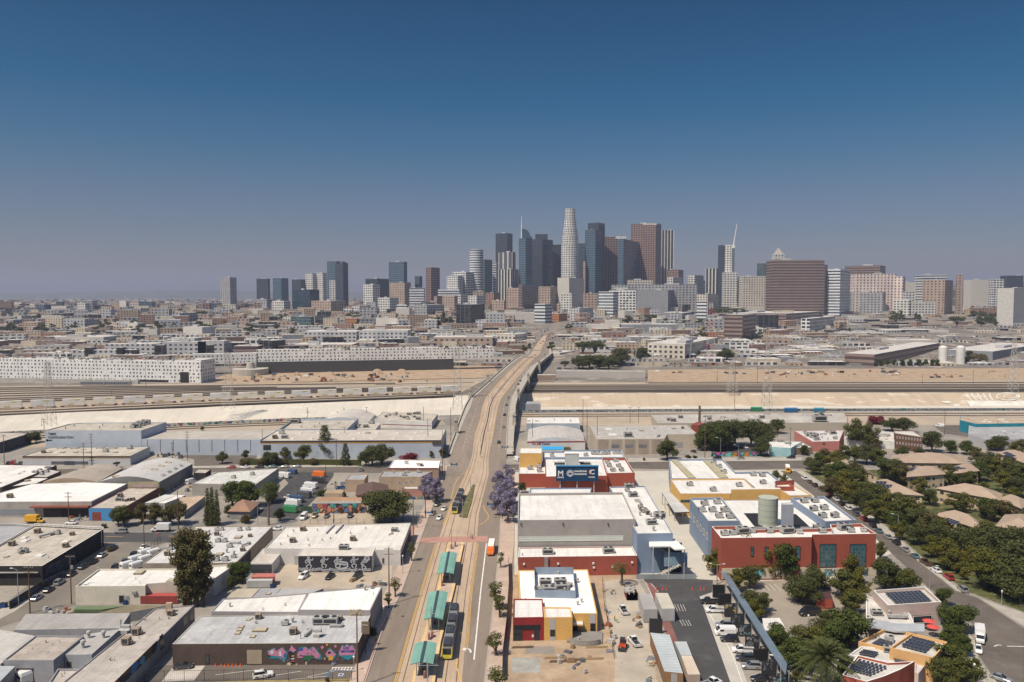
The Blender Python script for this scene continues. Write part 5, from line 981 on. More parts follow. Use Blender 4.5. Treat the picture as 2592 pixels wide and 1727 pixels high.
# timber racks
for i in range(5):
 x=1706+i*127;p=G('E',x+48,435,.03);t=thing('timber_rack',f"{['orange', 'orange', 'dark', 'dark blue', 'rusty'][i]} storage rack loaded with timber, {ORD[i]} from the left",'rack',p,0,'timber racks in the yard');c=[(.5,.22,.06),(.5,.25,.08),(.1,.08,.07),(.06,.08,.12),(.22,.1,.06)][i]
 for k in range(4):m=MB();m.box((0,0,.6+k*1.3),(6.2,2.4,.5));fixloc(m.build('timber_stack',surf(c,var=.4,scale=1,fine=3,name='timber')),t)
 for s in(-3,-1.5,0,1.5,3):m=MB();m.box((s,1.2,0),(.15,.15,5.8));m.box((s,-1.2,0),(.15,.15,5.4));fixloc(m.build('upright',surf((.3,.16,.07),name='rack_post')),t)
fence('hedge','long clipped dark hedge along the street below the striped warehouse','F',[(35,535),(780,535),(1140,542)],3.2,LM['dark'],cat='hedge',posts=False)
trees('F',[('k',x,470,535,1.0)for x in(60,230,420,700)]+[('r',330,480,530,.9),('r',540,478,530,.9),('r',680,492,530,.6),('r',1560,420,500,1.6)],'growing over the street hedge','plants along the hedge')
# camper, dumpsters, cones, signs
c=car('van','white',G('A',330,1520),-.6,'white camper van parked between sheds at the bottom edge',scale=1.35);c.name='camper_van'
for i,(x,y)in enumerate(((1975,1398),(2030,1400),(2062,1402),(2095,1400),(2130,1400),(2165,1398),(2205,1400))):
 p=G('A',x,y,.03);t=thing('traffic_cone',f'orange cone at the foot of the brown brick wall, {ORD[i]} from the left','traffic cone',p,0,'cones along the brick wall');m=MB();m.tube((0,0,.04),(0,0,.75),.2,.03,8);fixloc(m.build('body',plain((.7,.12,.04),.5,0,'cone_orange')),t);m=MB();m.box((0,0,0),(.45,.45,.05));fixloc(m.build('base',plain((.7,.12,.04),.5,0,'cone_orange')),t)
def dumpster(fr,x,y,col,label,w=1.9):
 p=G(fr,x,y,.03);t=thing('dumpster',label,'dumpster',p);m=MB();m.face([(-w/2,-.6,.1),(w/2,-.6,.1),(w/2,-.75,1.2),(-w/2,-.75,1.2)]);m.box((0,0,.1),(w,1.2,1.1));fixloc(m.build('body',surf(col,name='bin_paint')),t);m=MB();m.box((0,0,1.2),(w,1.3,.08));fixloc(m.build('lid',TRIMB),t)
dumpster('A',30,860,(.03,.08,.25),'blue dumpster at the left edge by the lane');dumpster('A',1152,832,(.03,.08,.25),'small blue bin by the cream building door',1.0);dumpster('F',935,752,(.02,.1,.3),'blue bin with white stickers beside the tan house');dumpster('F',970,752,(.02,.12,.35),'second blue bin beside the tan house, the right one');dumpster('B',325,680,(.03,.08,.25),'blue bin at the corner of the white site cabin',1.1)
fence('lot_fence','dark wire fence along the dry grass at the bottom of the car park','B',[(-850,1545),(-300,1538),(240,1530),(700,1530),(1050,1540)],2.6,DARKM,solid=False,gap=4)
fence('yard_fence','tall black wire fence by the stop sign behind the white vans','A',[(1385,330),(1470,270)],2.4,DARKM,solid=False,gap=2)
t=thing('stop_sign','red stop sign beside the dark cross street','sign',G('A',1438,250,.1));m=MB();m.tube((0,0,0),(0,0,2.6),.05,.05,6);fixloc(m.build('post',METAL),t);m=MB();m.tube((0,-.06,2.6),(0,-.1,2.6),.45,.45,8);fixloc(m.build('plate',plain((.5,.02,.02),.5,0,'sign_red')),t);textmesh('lettering','STOP',.3,TRIMW,(0,-.12,2.6),(1,0,0),(0,0,1)).parent=t
pline('road_marking',WHT,'B',[(870,1412),(1090,1408)],.3,.05);pline('road_marking',WHT,'B',[(850,1438),(1088,1434)],.3,.05)
for k in range(8):pline('road_marking',WHT,'B',[(868+k*28,1436),(884+k*28,1411)],.22,.052)
BPT=plain((.03,.13,.34),.7,0,'blue_paint');pline('road_marking',BPT,'B',[(850,1445),(820,1512)],.35,.05);pline('road_marking',BPT,'B',[(850,1443),(1085,1441)],.2,.054);sheet('road_marking',WHT,'B',[(925,1490),(970,1488),(980,1465),(935,1466)],.05);sheet('road_marking',BPT,'B',[(932,1486),(965,1485),(972,1469),(940,1470)],.054)
t=thing('hanging_sign','brown painted shop sign projecting over the avenue pavement','sign',G('B',1180,1290));m=MB();m.box((0,0,5.2),(2.0,.25,3.2));fixloc(m.build('board',surf((.2,.15,.1),name='sign_board')),t);textmesh('lettering','Pieter',.6,TRIMW,(0,-.2,7.6),(1,0,0),(0,0,1)).parent=t;m=MB();m.tube((0,0,0),(0,0,5.2),.12,.12,6);fixloc(m.build('post',DARKM),t)
# ---------------------------------------------------------------- school, construction site and houses right of the avenue
BLU2=surf((.20,.26,.36),var=.12,scale=.15,name='school_blue');YEL2=surf((.66,.40,.13),var=.1,scale=.2,name='school_yellow');SWR=surf((.70,.685,.65),var=.15,scale=.08,dirt=(.55,.5,.44),dirt_amt=.35,name='school_roofing')
LGREY=surf((.42,.42,.43),var=.1,name='light_grey_wall');TILEG=seams((.33,.30,.28),.8,0,.12,.08,name='panel_grey');REDB=seams((.32,.078,.052),2.4,0,.15,.03,name='red_panel')
def box_units(B,pts,fr=None,kind='ac',sc=1.25):
 for i,(x,y)in enumerate(pts):put(kind if isinstance(kind,str)else kind[i%len(kind)],B.root,G(fr or B.fr,x,y,B.zr),B.ang+(i%3)*.1,sc)
MX=['big','ac','duct','ac']
# gym
B=bldg('gymnasium','tall grey gymnasium with wide white roof and greenish window strip','building','C',[(400,62),(1480,52),(1365,-195),(408,-185)],15.3,TILEG,SWR,par=.9,coping=LGREY)
wrect(B,0,408,208,1366,246,'window_strip',surf((.50,.53,.48),var=.06,name='frosted_glass'),out=.1,frame=TRIMW,mull=5)
for x in(430,815,1228):wrect(B,0,x-5,88,x+5,103,'wall_light',DARKM,out=.4)
B=bldg('school_building','long red-walled school annex with white roof in front of the gymnasium','building','C',[(405,400),(1496,386),(1450,300),(410,312)],('b',578),REDB,SWR,par=.3,coping=TRIMW);box_units(B,[(675,372),(1230,362)],sc=1.0,kind='big');rooftop(B,[('pipe',738,365),('pipe',1292,352),('vent',442,385,.6)])
for x,y in((458,455),(770,452),(1092,448),(1448,440),(640,492),(1098,486),(1270,480)):wrect(B,0,x-9,y,x+9,y+16,'wall_light',TRIMW,out=.35)
wrect(B,0,645,400,678,500,'duct',METAL,out=.5)
B=bldg('school_building','long white-roofed school wing with blue end wall right of the gymnasium','building','C',[(1497,184),(1823,180),(1565,-255),(1240,-245)],13.2,BLU2,SWR,par=.5,coping=LGREY)
box_units(B,[(1590,10),(1620,30),(1560,-10),(1700,40),(1530,-30),(1520,20)],kind=['rust','vent','ac','big'],sc=1.1);box_units(B,[(1420,-237),(1405,-200),(1455,-155),(1525,-50),(1625,100)],kind=['big','ac'],sc=.95);rooftop(B,[('duct',1520,-90,1,1.5),('vent',1645,160,1.2),('vent',1710,55,1.4)])
m=MB();P=[G('C',x,y,10.4)for x,y in((1604,303),(1800,300),(1840,330),(1942,328),(1835,232),(1604,262))];P.reverse();ST=thing('stair_tower','open exterior stair under a white canopy at the blue end wall','stairs',G('C',1760,590));m.prism([(p.x,p.y)for p in P],10.1,10.5);m.build('canopy',TRIMW,ST)
o=ST.location;fixl=lambda m,n,mt:setattr(m.build(n,mt),'parent',ST)
for x,y in((1640,600),(1785,605),(1925,605)):p=G('C',x,y);m=MB();m.tube((p.x,p.y,0),(p.x,p.y,10.2),.16,.16,8);m.build('column',LGREY,ST)
a,b=G('C',1655,570),G('C',1925,575);m=MB()
for k in range(12):q=a.lerp(b,k/12);m.box((q.x+.5,q.y-1,.2+k*.42),(.9,2.4,.2));
for k in range(12):q=b.lerp(a,k/12);m.box((q.x-.5,q.y+1.6,5.2+k*.38),(.9,2.4,.2))
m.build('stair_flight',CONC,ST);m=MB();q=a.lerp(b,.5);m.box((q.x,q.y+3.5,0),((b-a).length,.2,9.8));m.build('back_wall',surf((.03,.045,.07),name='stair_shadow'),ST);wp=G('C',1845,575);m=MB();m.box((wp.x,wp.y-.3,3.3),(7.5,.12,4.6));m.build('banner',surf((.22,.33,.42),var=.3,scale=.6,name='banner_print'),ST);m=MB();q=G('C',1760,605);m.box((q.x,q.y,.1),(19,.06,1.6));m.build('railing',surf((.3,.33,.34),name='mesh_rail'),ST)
B=bldg('school_building','low blue-parapet roof behind the gymnasium','building','G',[(512,795),(1068,795),(1078,742),(512,745)],12.2,BLU2,SWR,par=.5)
# billboard building
RB=surf((.34,.085,.055),var=.1,name='school_red')
B=bldg('school_building','central white-roofed school block with dark courtyard slots behind the billboard','building','G',[(655,640),(1222,632),(1172,462),(650,462)],10.3,RB,SWR,par=.25);
for x0,x1 in((733,838),(968,1072)):
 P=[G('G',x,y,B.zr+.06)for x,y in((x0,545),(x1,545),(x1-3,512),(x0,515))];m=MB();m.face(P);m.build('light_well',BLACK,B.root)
 m=MB()
 for a,b in zip(P,P[1:]+P[:1]):t=b-a;m.box(((a.x+b.x)/2,(a.y+b.y)/2,B.zr),(t.length,.3,.7),0,math.atan2(t.y,t.x))
 m.build('parapet_upstand',SWR,B.root)
B=bldg('school_building','square red school block with units on its roof, nearest the avenue','building','G',[(410,613),(668,612),(657,478),(415,478)],('b',742),RB,SWR,par=.3,coping=LGREY);box_units(B,[(510,520),(512,552),(514,575),(592,558),(600,598),(598,503)])
B=bldg('school_building','red school block with a ring of roof units right of the billboard','building','G',[(1218,608),(1474,604),(1387,468),(1172,468)],11.0,RB,SWR,par=1.2,coping=LGREY);box_units(B,[(1225,520),(1240,552),(1272,592),(1300,505),(1325,552),(1350,590)],sc=1.1)
B=bldg('school_building','yellow stepped block of the school at the avenue corner','building','G',[(415,425),(620,425),(622,376),(418,376)],13.5,YEL2,SWR,par=.3,coping=LGREY)
B=bldg('school_building','low blue-walled rear wing of the school with many roof units','building','G',[(628,462),(1378,462),(1350,392),(815,398),(810,408),(628,408)],11.2,BLU2,SWR,par=.8,coping=LGREY);box_units(B,[(715,455),(1025,452),(1095,438),(1140,440),(1190,438),(1230,436),(1290,434),(1325,434)],sc=1.1)
a,b=G('G',838,525,10.4),G('G',962,525,10.4);t=thing('skylight_tower','glazed grey skylight box rising from the school roof','skylight',a);m=MB();m.box(((a.x+b.x)/2,a.y+2,10.2),((b-a).length,4,5.2));m.build('glazing',seams((.42,.43,.42),1.1,0,.4,.06,name='glazed_panel'),t)
m=MB();m.box(((a.x+b.x)/2,a.y+2,15.4),((b-a).length+.4,4.4,.2));m.build('cap',TRIMW,t)
# entrance and billboard
Y0=G('G',920,636,10.3).y-1;BB=thing('billboard','dark blue CHAMPIONS billboard with letter M, seal and lion head above the entrance','billboard',(0,Y0,0));pL,pR=AtD('G',752,682,Y0-2),AtD('G',1140,548,Y0-2)
m=MB();m.box(((pL.x+pR.x)/2,Y0-1.6,pL.z),(pR.x-pL.x,.6,pR.z-pL.z));m.build('board',surf((.008,.045,.12),var=.2,scale=.1,name='navy_print'),BB);m=MB();m.box(((pL.x+pR.x)/2,Y0-1.7,pR.z),(pR.x-pL.x+.2,.9,.5));m.build('top_edge',plain((.03,.22,.42),.5,0,'blue_edge'),BB)
for x in(790,945,1100):p=AtD('G',x,600,Y0-1);m=MB();m.tube((p.x,Y0-1,0),(p.x,Y0-1,pL.z+.2),.25,.25,8);m.build('support',LGREY,BB)
def bt(s,x,y,z,b=.03,mt=None):p=AtD('G',x,y,Y0-1.95);textmesh('lettering',s,z,mt or TRIMW,(p.x,Y0-1.93,p.z),(1,0,0),(0,0,1),BB,bold=b)
bt('M',793,612,3.3,.08);bt('IVAMOS',793,648,.8);bt('CHAMPIONS',973,592,1.0,.04);bt('CHAMPIONS',973,618,1.0,.04);bt('!VAMOS',1078,646,.8)
def disc(cx,cy,r,mt,y,n=24,name='emblem',a0=0,a1=6.2832,ri=0):
 p=AtD('G',cx,cy,Y0-1.95);m=MB();q=[a0+(a1-a0)*k/n for k in range(n+1)]
 for a,b in zip(q,q[1:]):m.face([(p.x+ri*math.cos(a),y,p.z+ri*math.sin(a)),(p.x+ri*math.cos(b),y,p.z+ri*math.sin(b)),(p.x+r*math.cos(b),y,p.z+r*math.sin(b)),(p.x+r*math.cos(a),y,p.z+r*math.sin(a))][::-1])
 m.build(name,mt,BB)
disc(880,610,1.5,TRIMW,Y0-1.92,ri=1.3);disc(880,610,1.15,surf((.45,.47,.5),var=.5,scale=1.2,name='seal_art'),Y0-1.925,ri=.7);disc(880,606,.6,TRIMW,Y0-1.93,ri=.3,a0=0,a1=3.14);disc(880,616,.75,TRIMW,Y0-1.93,ri=.5,a0=3.3,a1=6.1)
bt('C',1085,600,2.9,.06);ORL=plain((.6,.2,.04),.6,0,'orange_mane')
for k in range(9):disc(1072+12*math.cos(1.5+k*.42),598-15*math.sin(1.5+k*.42),.36,ORL if k%3 else TRIMW,Y0-1.94-k*.002,8)
B=bldg('entrance_pavilion','yellow-walled glazed entrance pavilion below the billboard','building','G',[(752,690),(1088,690),(1090,672),(755,672)],6.0,YEL2,SWR,par=.1);wrect(B,0,836,655,1002,738,'glazed_front',seams((.40,.42,.42),1.0,0,.4,.06,name='glass_panels'),frame=TRIMW,mull=4);wrect(B,0,903,680,930,735,'door',BLACK,out=.12)
B=bldg('walkway_canopy','blue-edged canopy right of the entrance pavilion','canopy','G',[(1140,690),(1455,690),(1455,668),(1245,668)],4.6,BLU2,TAN_ROOF,par=0)
# middle right: cafeteria buildings
OLV=seams((.40,.36,.24),1.2,0,.25,.1,name='olive_metal',uv=False)
B=bldg('school_building','blue-parapet school building with two olive roof strips','building','H',[(-303,538),(250,540),(335,612),(486,612),(482,558),(518,555),(430,487),(185,492),(85,392),(-318,394)],9.2,BLU2,SWR,par=.8,coping=LGREY)
for q in((-300,400,-250,405,-115,535,-165,538),(-60,405,5,405,130,535,70,538)):
 m=MB();P=[G('H',q[i],q[i+1],B.zr+.5)for i in(0,2,4,6)];m.prism([(p.x,p.y)for p in(P[3],P[2],P[1],P[0])],B.zr,B.zr+.8);m.build('roof_strip',OLV,B.root)
box_units(B,[(60,460),(318,520),(385,525),(20,435),(95,500),(390,580)]);
B=bldg('school_building','yellow school block with a dark window band facing the walkway','building','H',[(-232,653),(146,652),(325,612),(250,541),(-306,543)],9.4,YEL2,SWR,par=.6,coping=LGREY);box_units(B,[(210,600),(15,635),(-160,655-60)]);wrect(B,0,-230,700,140,716,'window_band',GLB,out=.1)
B=bldg('school_building','yellow wall block behind the round silo stair','building','H',[(150,622),(525,618),(515,608),(160,612)],13.0,YEL2,SWR,par=0)
B=bldg('school_building','small red and yellow stepped block beside the curbside cars','building','H',[(592,668),(758,664),(625,590),(482,600)],9.6,YEL2,SWR,par=.5,coping=LGREY);wrect(B,2,484,560,625,630,'red_panel',RB);B=bldg('school_building','red-parapet corner of the school by the olive trees','building','H',[(486,600),(625,600),(575,558),(484,560)],11.0,RB,SWR,par=1.0)
B=bldg('walkway_canopy','pale covered walkway along the school yard edge','canopy','G',[(1838,968),(1978,962),(1890,870),(1800,785),(1722,787)],5.5,DARKM,surf((.5,.5,.48),name='canopy_metal'),par=0,z0=5.1)
for x,y in((1838,1045),(1912,1045),(1790,1000),(1750,940),(1725,900)):p=G('G',x,y);m=MB();m.tube((p.x,p.y,0),(p.x,p.y,5.2),.15,.15,8);m.build('column',METAL,B.root)
# red and blue quadrangle
H13=13.5;CBL=surf((.22,.28,.38),var=.12,name='school_blue_b')
B=bldg('school_building','blue left wing of the quadrangle with tall narrow windows','building','H',[(-21,858),(216,856),(76,680),(-160,686)],H13,CBL,SWR,par=.8,coping=LGREY);box_units(B,[(45,730),(10,790),(100,790),(60,835),(140,838),(-50,740),(-70,790)]);
for k in range(6):x=-150+k*24;wrect(B,3,x-5,790+k*30,x+6,845+k*32,'window',GLS,frame=TRIMW)
B=bldg('school_building','blue right wing of the quadrangle along the tree-lined street','building','H',[(862,862),(1092,850),(850,672),(600,682)],H13,CBL,SWR,par=1.0,coping=LGREY);box_units(B,[(700,722),(780,718),(772,782),(850,775),(838,835),(930,832)],sc=1.3)
B=bldg('school_building','low white roof joining the quadrangle wings around the silo','building','H',[(245,905),(852,905),(650,700),(90,702)],10.8,LGREY,SWR,par=.2);
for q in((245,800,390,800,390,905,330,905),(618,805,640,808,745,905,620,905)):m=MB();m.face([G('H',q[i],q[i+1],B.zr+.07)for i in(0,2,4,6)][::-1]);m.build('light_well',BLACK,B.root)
B=bldg('school_building','red front wing of the quadrangle with three tall glazed bays','building','D',[(75,184),(757,177),(760,158),(1242,152),(1130,76),(895,82),(900,112),(250,122),(250,92),(5,96)],H13+.2,RB,SWR,par=1.0,coping=TRIMW)
box_units(B,[(100,165),(165,160),(235,150),(305,145),(440,145),(570,148),(795,118),(835,145),(1000,122),(1050,140)],sc=1.15,kind=['ac','ac','big']);rooftop(B,[('hood',665,155),('vent',912,150,.8),('hood',1145,140)])
BAY=fac((.10,.13,.13),(.03,.10,.12),.9,1.3,.86,.88,.1,.3,name='glazed_bay')
for i,(x0,y0,x1,y1)in enumerate(((818,230,936,402),(1044,230,1162,402),(635,245,668,345),(402,250,428,330),(298,250,318,320))):wrect(B,0 if x1<757 else 2,x0,y0,x1,y1,'window',BAY,out=.12,frame=DARKM)
for e,x0,x1 in((0,80,756),(2,762,1240)):wrect(B,e,x0,412,x1,485,'base_wall',surf((.55,.47,.36),var=.1,name='mural_ground'),out=.14)
for e,x,c in((0,355,(.1,.3,.32)),(0,505,(.3,.15,.08)),(0,640,(.35,.08,.08)),(2,880,(.12,.25,.3)),(2,910,(.3,.35,.33)),(2,1150,(.1,.2,.28))):wrect(B,e,x-28,418,x+28,484,'mural_panel',mural('small'+str(x),[c,dark(c,.5),(.5,.45,.35),dark(c,1.8)],.5,x),out=.2)
p=G('H',458,905,11);SI=thing('silo_stair','round pale green tower with banded panels in the school quadrangle','tower',(p.x,p.y+4.5,10));m=MB();m.tube((p.x,p.y+4.5,0),(p.x,p.y+4.5,20.3),3.3,3.3,32);m.build('shaft',surf((.40,.43,.36),var=.1,name='silo_green'),SI);
for z in range(12,21,2):m=MB();m.tube((p.x,p.y+4.5,z),(p.x,p.y+4.5,z+.08),3.34,3.34,32);m.build('joint_band',surf((.25,.27,.24),name='joint'),SI)
B=bldg('stair_block','blue-grey square tower right of the round silo','tower','H',[(535,735),(622,735),(615,720),(528,722)],19.5,surf((.36,.39,.44),name='tower_grey'),SWR,par=.2)
# little yellow school building on the construction site
B=bldg('school_building','small yellow school building under construction with bright white roof','building','C',[(422,917),(1130,917),(1042,512),(402,520)],('b',1088),YEL2,surf((.82,.81,.78),var=.1,dirt=(.6,.56,.5),dirt_amt=.3,name='new_white_roofing'),par=.25,coping=YEL2);YS=B
box_units(B,[(775,560),(950,840),(985,815)],kind=['vent'],sc=.8);rooftop(B,[('vent',x,800,.5)for x in(430,470)]);wrect(B,0,1066,1010,1112,1085,'door',BLACK,frame=DARKM);wrect(B,0,1062,922,1112,1006,'grey_panel',LGREY)
m=MB();P=[G('C',x,y,B.zr)for x,y in((560,772),(932,780),(908,560),(553,560))]
for a,b in zip(P,P[1:]+P[:1]):m.wall(a,b,B.zr,B.zr+2.3,0);m.wall(b+Vector((0,.12,0)),a+Vector((0,.12,0)),B.zr,B.zr+2.3,0)
m.build('roof_screen',seams((.24,.30,.38),.8,1,.2,.08,name='blue_screen'),B.root);box_units(B,[(655,655),(790,650),(800,700),(690,725)],kind='big',sc=1);rooftop(B,[('duct',620,700),('duct',860,690,1,1),('hood',935,632,.8)])
B=bldg('school_building','red cube-shaped front of the small yellow school building','building','C',[(357,957),(641,952),(628,782),(362,782)],('b',1170),surf((.27,.03,.03),name='deep_red'),SWR,par=.3,coping=surf((.27,.03,.03),name='deep_red'))
wrect(B,0,362,1025,608,1066,'recess',BLACK);wrect(B,0,362,1066,440,1163,'window',GLS,frame=DARKM,mull=1);wrect(B,0,552,1066,596,1163,'window',GLS,frame=DARKM,mull=1);wrect(B,0,530,1110,546,1134,'notice',TRIMW)
B=bldg('school_building','yellow middle block between red cube and doorway of the small school building','building','C',[(642,954),(902,952),(886,860),(634,858)],('b',1165),YEL2,SWR,par=.3,coping=YEL2);wrect(B,0,695,960,742,1064,'grey_panel',LGREY);wrect(B,0,697,1068,742,1125,'window',GLS,frame=DARKM);wrect(B,0,697,1127,742,1162,'grey_panel',LGREY)
B=bldg('porch','small yellow porch canopy over the new school doorway','canopy','C',[(906,1018),(1000,1018),(990,968),(908,970)],3.0,YEL2,SWR,par=0,z0=2.6);wrect(YS,0,906,1032,950,1082,'doorway',BLACK,out=.1)
m=MB();P=[G('C',x,y,0)for x,y in((850,1185),(1175,1200),(1178,1100),(858,1088))];t=thing('block_wall','grey concrete-block retaining wall on the construction site','wall',P[0]);m.prism([(p.x,p.y)for p in P],0,.5);m.build('base',surf((.25,.23,.21),name='block_grey'),t)
p=G('C',1020,1195);m=MB();
for k in range(12):a0,a1=math.pi+k*math.pi/12,math.pi+(k+1)*math.pi/12;m.wall((p.x+4*math.cos(a0),p.y+1.6*math.sin(a0)),(p.x+4*math.cos(a1),p.y+1.6*math.sin(a1)),0,1.3);m.wall((p.x+3.6*math.cos(a1),p.y+1.3*math.sin(a1)),(p.x+3.6*math.cos(a0),p.y+1.3*math.sin(a0)),0,1.3)
m.build('round_wall',surf((.3,.28,.25),name='curved_block'),t)
sheet('concrete_pad',surf((.33,.32,.29),var=.35,scale=.2,dirt=(.5,.47,.42),name='cured_slab'),'C',[(342,1320),(610,1322),(608,1462),(345,1458)],.04);sheet('concrete_pad',surf((.27,.24,.21),name='block_paving'),'C',[(470,1218),(740,1218),(735,1285),(470,1285)],.04)
for i,(x,y)in enumerate(((740,1332),(920,1350),(1080,1342),(790,1365),(1120,1235),(440,1235))):p=G('C',x,y,.04);m=MB();[m.box((p.x+k*.1,p.y+k*.25,.04+(k%2)*.12),(5.5,.14,.1),0,.05)for k in range(4)];o=m.build('lumber_pile',WOOD if i%2 else surf((.4,.27,.14),name='fresh_lumber'));tag(o,f"lumber lying on bare dirt of the building site, {ORD[i]} pile from the top of the site list" if False else['long boards beside the grey slab','planks right of the slab on bare dirt','grey pipes at the right of the dirt yard','short boards below the long boards','scraps by the curved block wall','stacked timber under the red cube'][i],'lumber')
# trailers, containers, machines
B=container('C',[(1555,880),(1681,876),(1616,735),(1505,731)],('b',1005),(.45,.44,.43),'grey office trailer nearer the dumpster on the site road','office_trailer','trailer',(.34,.33,.31));B=container('C',[(1722,873),(1841,870),(1776,730),(1660,728)],('b',997),(.52,.52,.52),'white office trailer with ribbed tan roof beside the asphalt','office_trailer','trailer',(.50,.46,.38))
container('C',[(1895,1298),(1996,1298),(1946,1174),(1837,1174)],2.9,(.36,.38,.39),'pale grey container end-on behind the tan container',roofcol=(.42,.45,.46));container('C',[(1960,1476),(2073,1474),(1996,1302),(1898,1302)],2.9,(.52,.40,.32),'tan container with double doors beside the wooden shed',roofcol=(.55,.46,.36))
B=bldg('wooden_shed','brown wooden shed with striped blue-grey metal roof at the lower edge','shed','C',[(1745,1447),(1916,1466),(1792,1110),(1615,1092)],3.4,surf((.25,.14,.07),var=.2,name='brown_siding'),seams((.42,.46,.47),1.4,1,.35,.15,name='striped_tin',uv=False),par=0);wrect(B,0,1806,1465,1862,1560,'roller_door',METAL)
fence('screen_panel','black screen panel standing beside the wooden shed','C',[(1605,1095),(1726,1100)],4.0,STR,cat='screen',posts=False)
p=G('C',1448,800);t=thing('debris_skip','dark red open skip heaped with building debris','skip',p);m=MB();w_,l_=3.2,5.6
for a,b in(((-w_/2,0),(w_/2,0)),((w_/2,0),(w_/2,l_)),((w_/2,l_),(-w_/2,l_)),((-w_/2,l_),(-w_/2,0))):m.wall(a,b,.2,2.4);m.wall((b[0]*.95,b[1]),(a[0]*.95,a[1]),.2,2.4)
fixloc(m.build('body',surf((.14,.025,.025),name='skip_red')),t);m=MB();[m.box((r_.uniform(-1.2,1.2),r_.uniform(.5,5),1.9),(r_.uniform(.4,1.6),r_.uniform(.3,1.4),r_.uniform(.2,.8)),0,r_.random()*3)for _ in range(26)];fixloc(m.build('debris',surf((.45,.42,.38),var=.5,scale=1,name='debris')),t)
def digger(fr,x,y,lab):
 p=G(fr,x,y,.05);t=thing('skid_loader',lab,'construction machine',p,2.9);OR_=plain((.62,.09,.03),.4,0,'machine_orange');m=MB();m.box((0,-.4,.6),(1.5,2.4,.9));m.box((0,-1.4,.9),(1.3,.8,.9));fixloc(m.build('body',OR_),t);m=MB();m.box((0,.1,1.5),(1.2,1.2,1.1),1);m.box((0,.1,2.6),(1.3,1.5,.1));fixloc(m.build('cab',[DARKM,GLS]),t)
 m=MB();[m.tube((s*.8,-1.2,1.9),(s*.8,1.7,.9),.1,.1,5)for s in(-1,1)];fixloc(m.build('arm',OR_),t);m=MB();m.box((0,2.0,.2),(1.9,.7,.6));fixloc(m.build('bucket',DARKM),t)
 for s in(-1,1):
  for q in(-.9,.7):m=MB();m.tube((s*.75,q,.42),(s*1.05,q,.42),.42,.42,12);fixloc(m.build('wheel',TYRE),t)
digger('C',1362,1235,'orange skid loader beside the white pickup on the site road')
SKIN=plain((.35,.2,.13),.6,0,'skin')
def person(fr,x,y,shirt,trous,label,hat=None,rz=0.0,pose=0,z=0.0,s=1.0):
 p=G(fr,x,y,z);t=thing('person',label,'person',p,rz);ps=pose
 V=[(0,0,.95),(0,.02,1.2),(0,.02,1.42),(0,.03,1.52),(.19,0,1.4),(.26,.05,1.12),(.24,.25 if ps else .1,.92),(-.19,0,1.4),(-.27,-.02,1.12),(-.25,.2 if ps else .05,.9),(.1,0,.9),(.12,.12 if ps else .03,.5),(.12,.02 if ps else 0,.08),(.12,.14,.04),(-.1,0,.9),(-.12,-.05,.5),(-.12,-.2 if ps else 0,.08),(-.12,-.06 if ps else .14,.04),(0,.03,1.66)]
 E=[(0,1),(1,2),(2,3),(2,4),(4,5),(5,6),(2,7),(7,8),(8,9),(0,10),(10,11),(11,12),(12,13),(0,14),(14,15),(15,16),(16,17),(3,18)];Rr=[.15,.14,.15,.06,.07,.05,.035,.07,.05,.035,.1,.07,.05,.045,.1,.07,.05,.045,.1]
 me=bpy.data.meshes.new('body');me.from_pydata([tuple(c*s for c in v)for v in V],E,[]);o=bpy.data.objects.new('body',me);COL.objects.link(o);sk=o.modifiers.new('s','SKIN');
 for i,r in enumerate(Rr):me.skin_vertices[0].data[i].radius=(r*s,r*s*.85)
 me.skin_vertices[0].data[0].use_root=True;sb=o.modifiers.new('u','SUBSURF');sb.levels=1;dg=bpy.context.evaluated_depsgraph_get();dg.update();m2=bpy.data.meshes.new_from_object(o.evaluated_get(dg));bpy.data.objects.remove(o)
 m2.materials.clear();[m2.materials.append(q)for q in(SKIN,shirt,trous)]
 for f in m2.polygons:c=f.center.z/s;ax=abs(f.center.x)/s;f.material_index=2 if c<.93 and ax<.2 else 1 if 1.0<c<1.46 else 0
 o=bpy.data.objects.new('body',m2);COL.objects.link(o);o.parent=t
 m=MB();m.tube((0,.03,1.68*s),(0,.03,1.8*s),.125*s,.06*s,10);fixloc(m.build('hard_hat' if hat else 'hair',hat or plain((.02,.015,.01),.8,0,'hair')),t);return t
HV,HG,DT,LT,HW=plain((.75,.22,.05),.7,0,'orange_vest'),plain((.35,.7,.1),.7,0,'lime_vest'),plain((.03,.035,.05),.8,0,'dark_trousers'),plain((.35,.3,.22),.8,0,'tan_cloth'),plain((.75,.75,.72),.4,0,'white_hat')
person('C',1225,980,HV,DT,'worker in orange vest standing alone on the site road, leftmost of the three',HW,.4,1);person('C',1289,985,HV,DT,'worker in orange vest and white hard hat, in the middle of the three',HW,2.2);person('C',1308,1005,HG,LT,'worker in lime green vest bending beside two orange vests',HW,-1.2,1)
person('B',2145,228,DT,DT,'pedestrian in dark clothes on the red crossing, left one of a pair',None,1.5,1,.12);person('B',2160,232,plain((.2,.05,.04),.8,0,'red_shirt'),DT,'pedestrian in reddish top on the red crossing, right one of a pair',None,1.5,1,.12);person('D',1500,1268,plain((.5,.48,.45),.8,0,'pale_shirt'),DT,'person in pale shirt by the curved red wall at the bottom edge',None,0,0)
for i,x in enumerate((1670,1728,1762,2000,2078,2108)):t=thing('traffic_cone',f'orange traffic post on the asphalt edge, {ORD[i]} from left behind the trailers','traffic cone',G('C',x,700,.05),0,'posts behind the trailers');m=MB();m.tube((0,0,.05),(0,0,1.1),.16,.05,8);m.box((0,0,0),(.5,.5,.06));fixloc(m.build('body',plain((.62,.1,.04),.5,0,'cone_orange')),t)
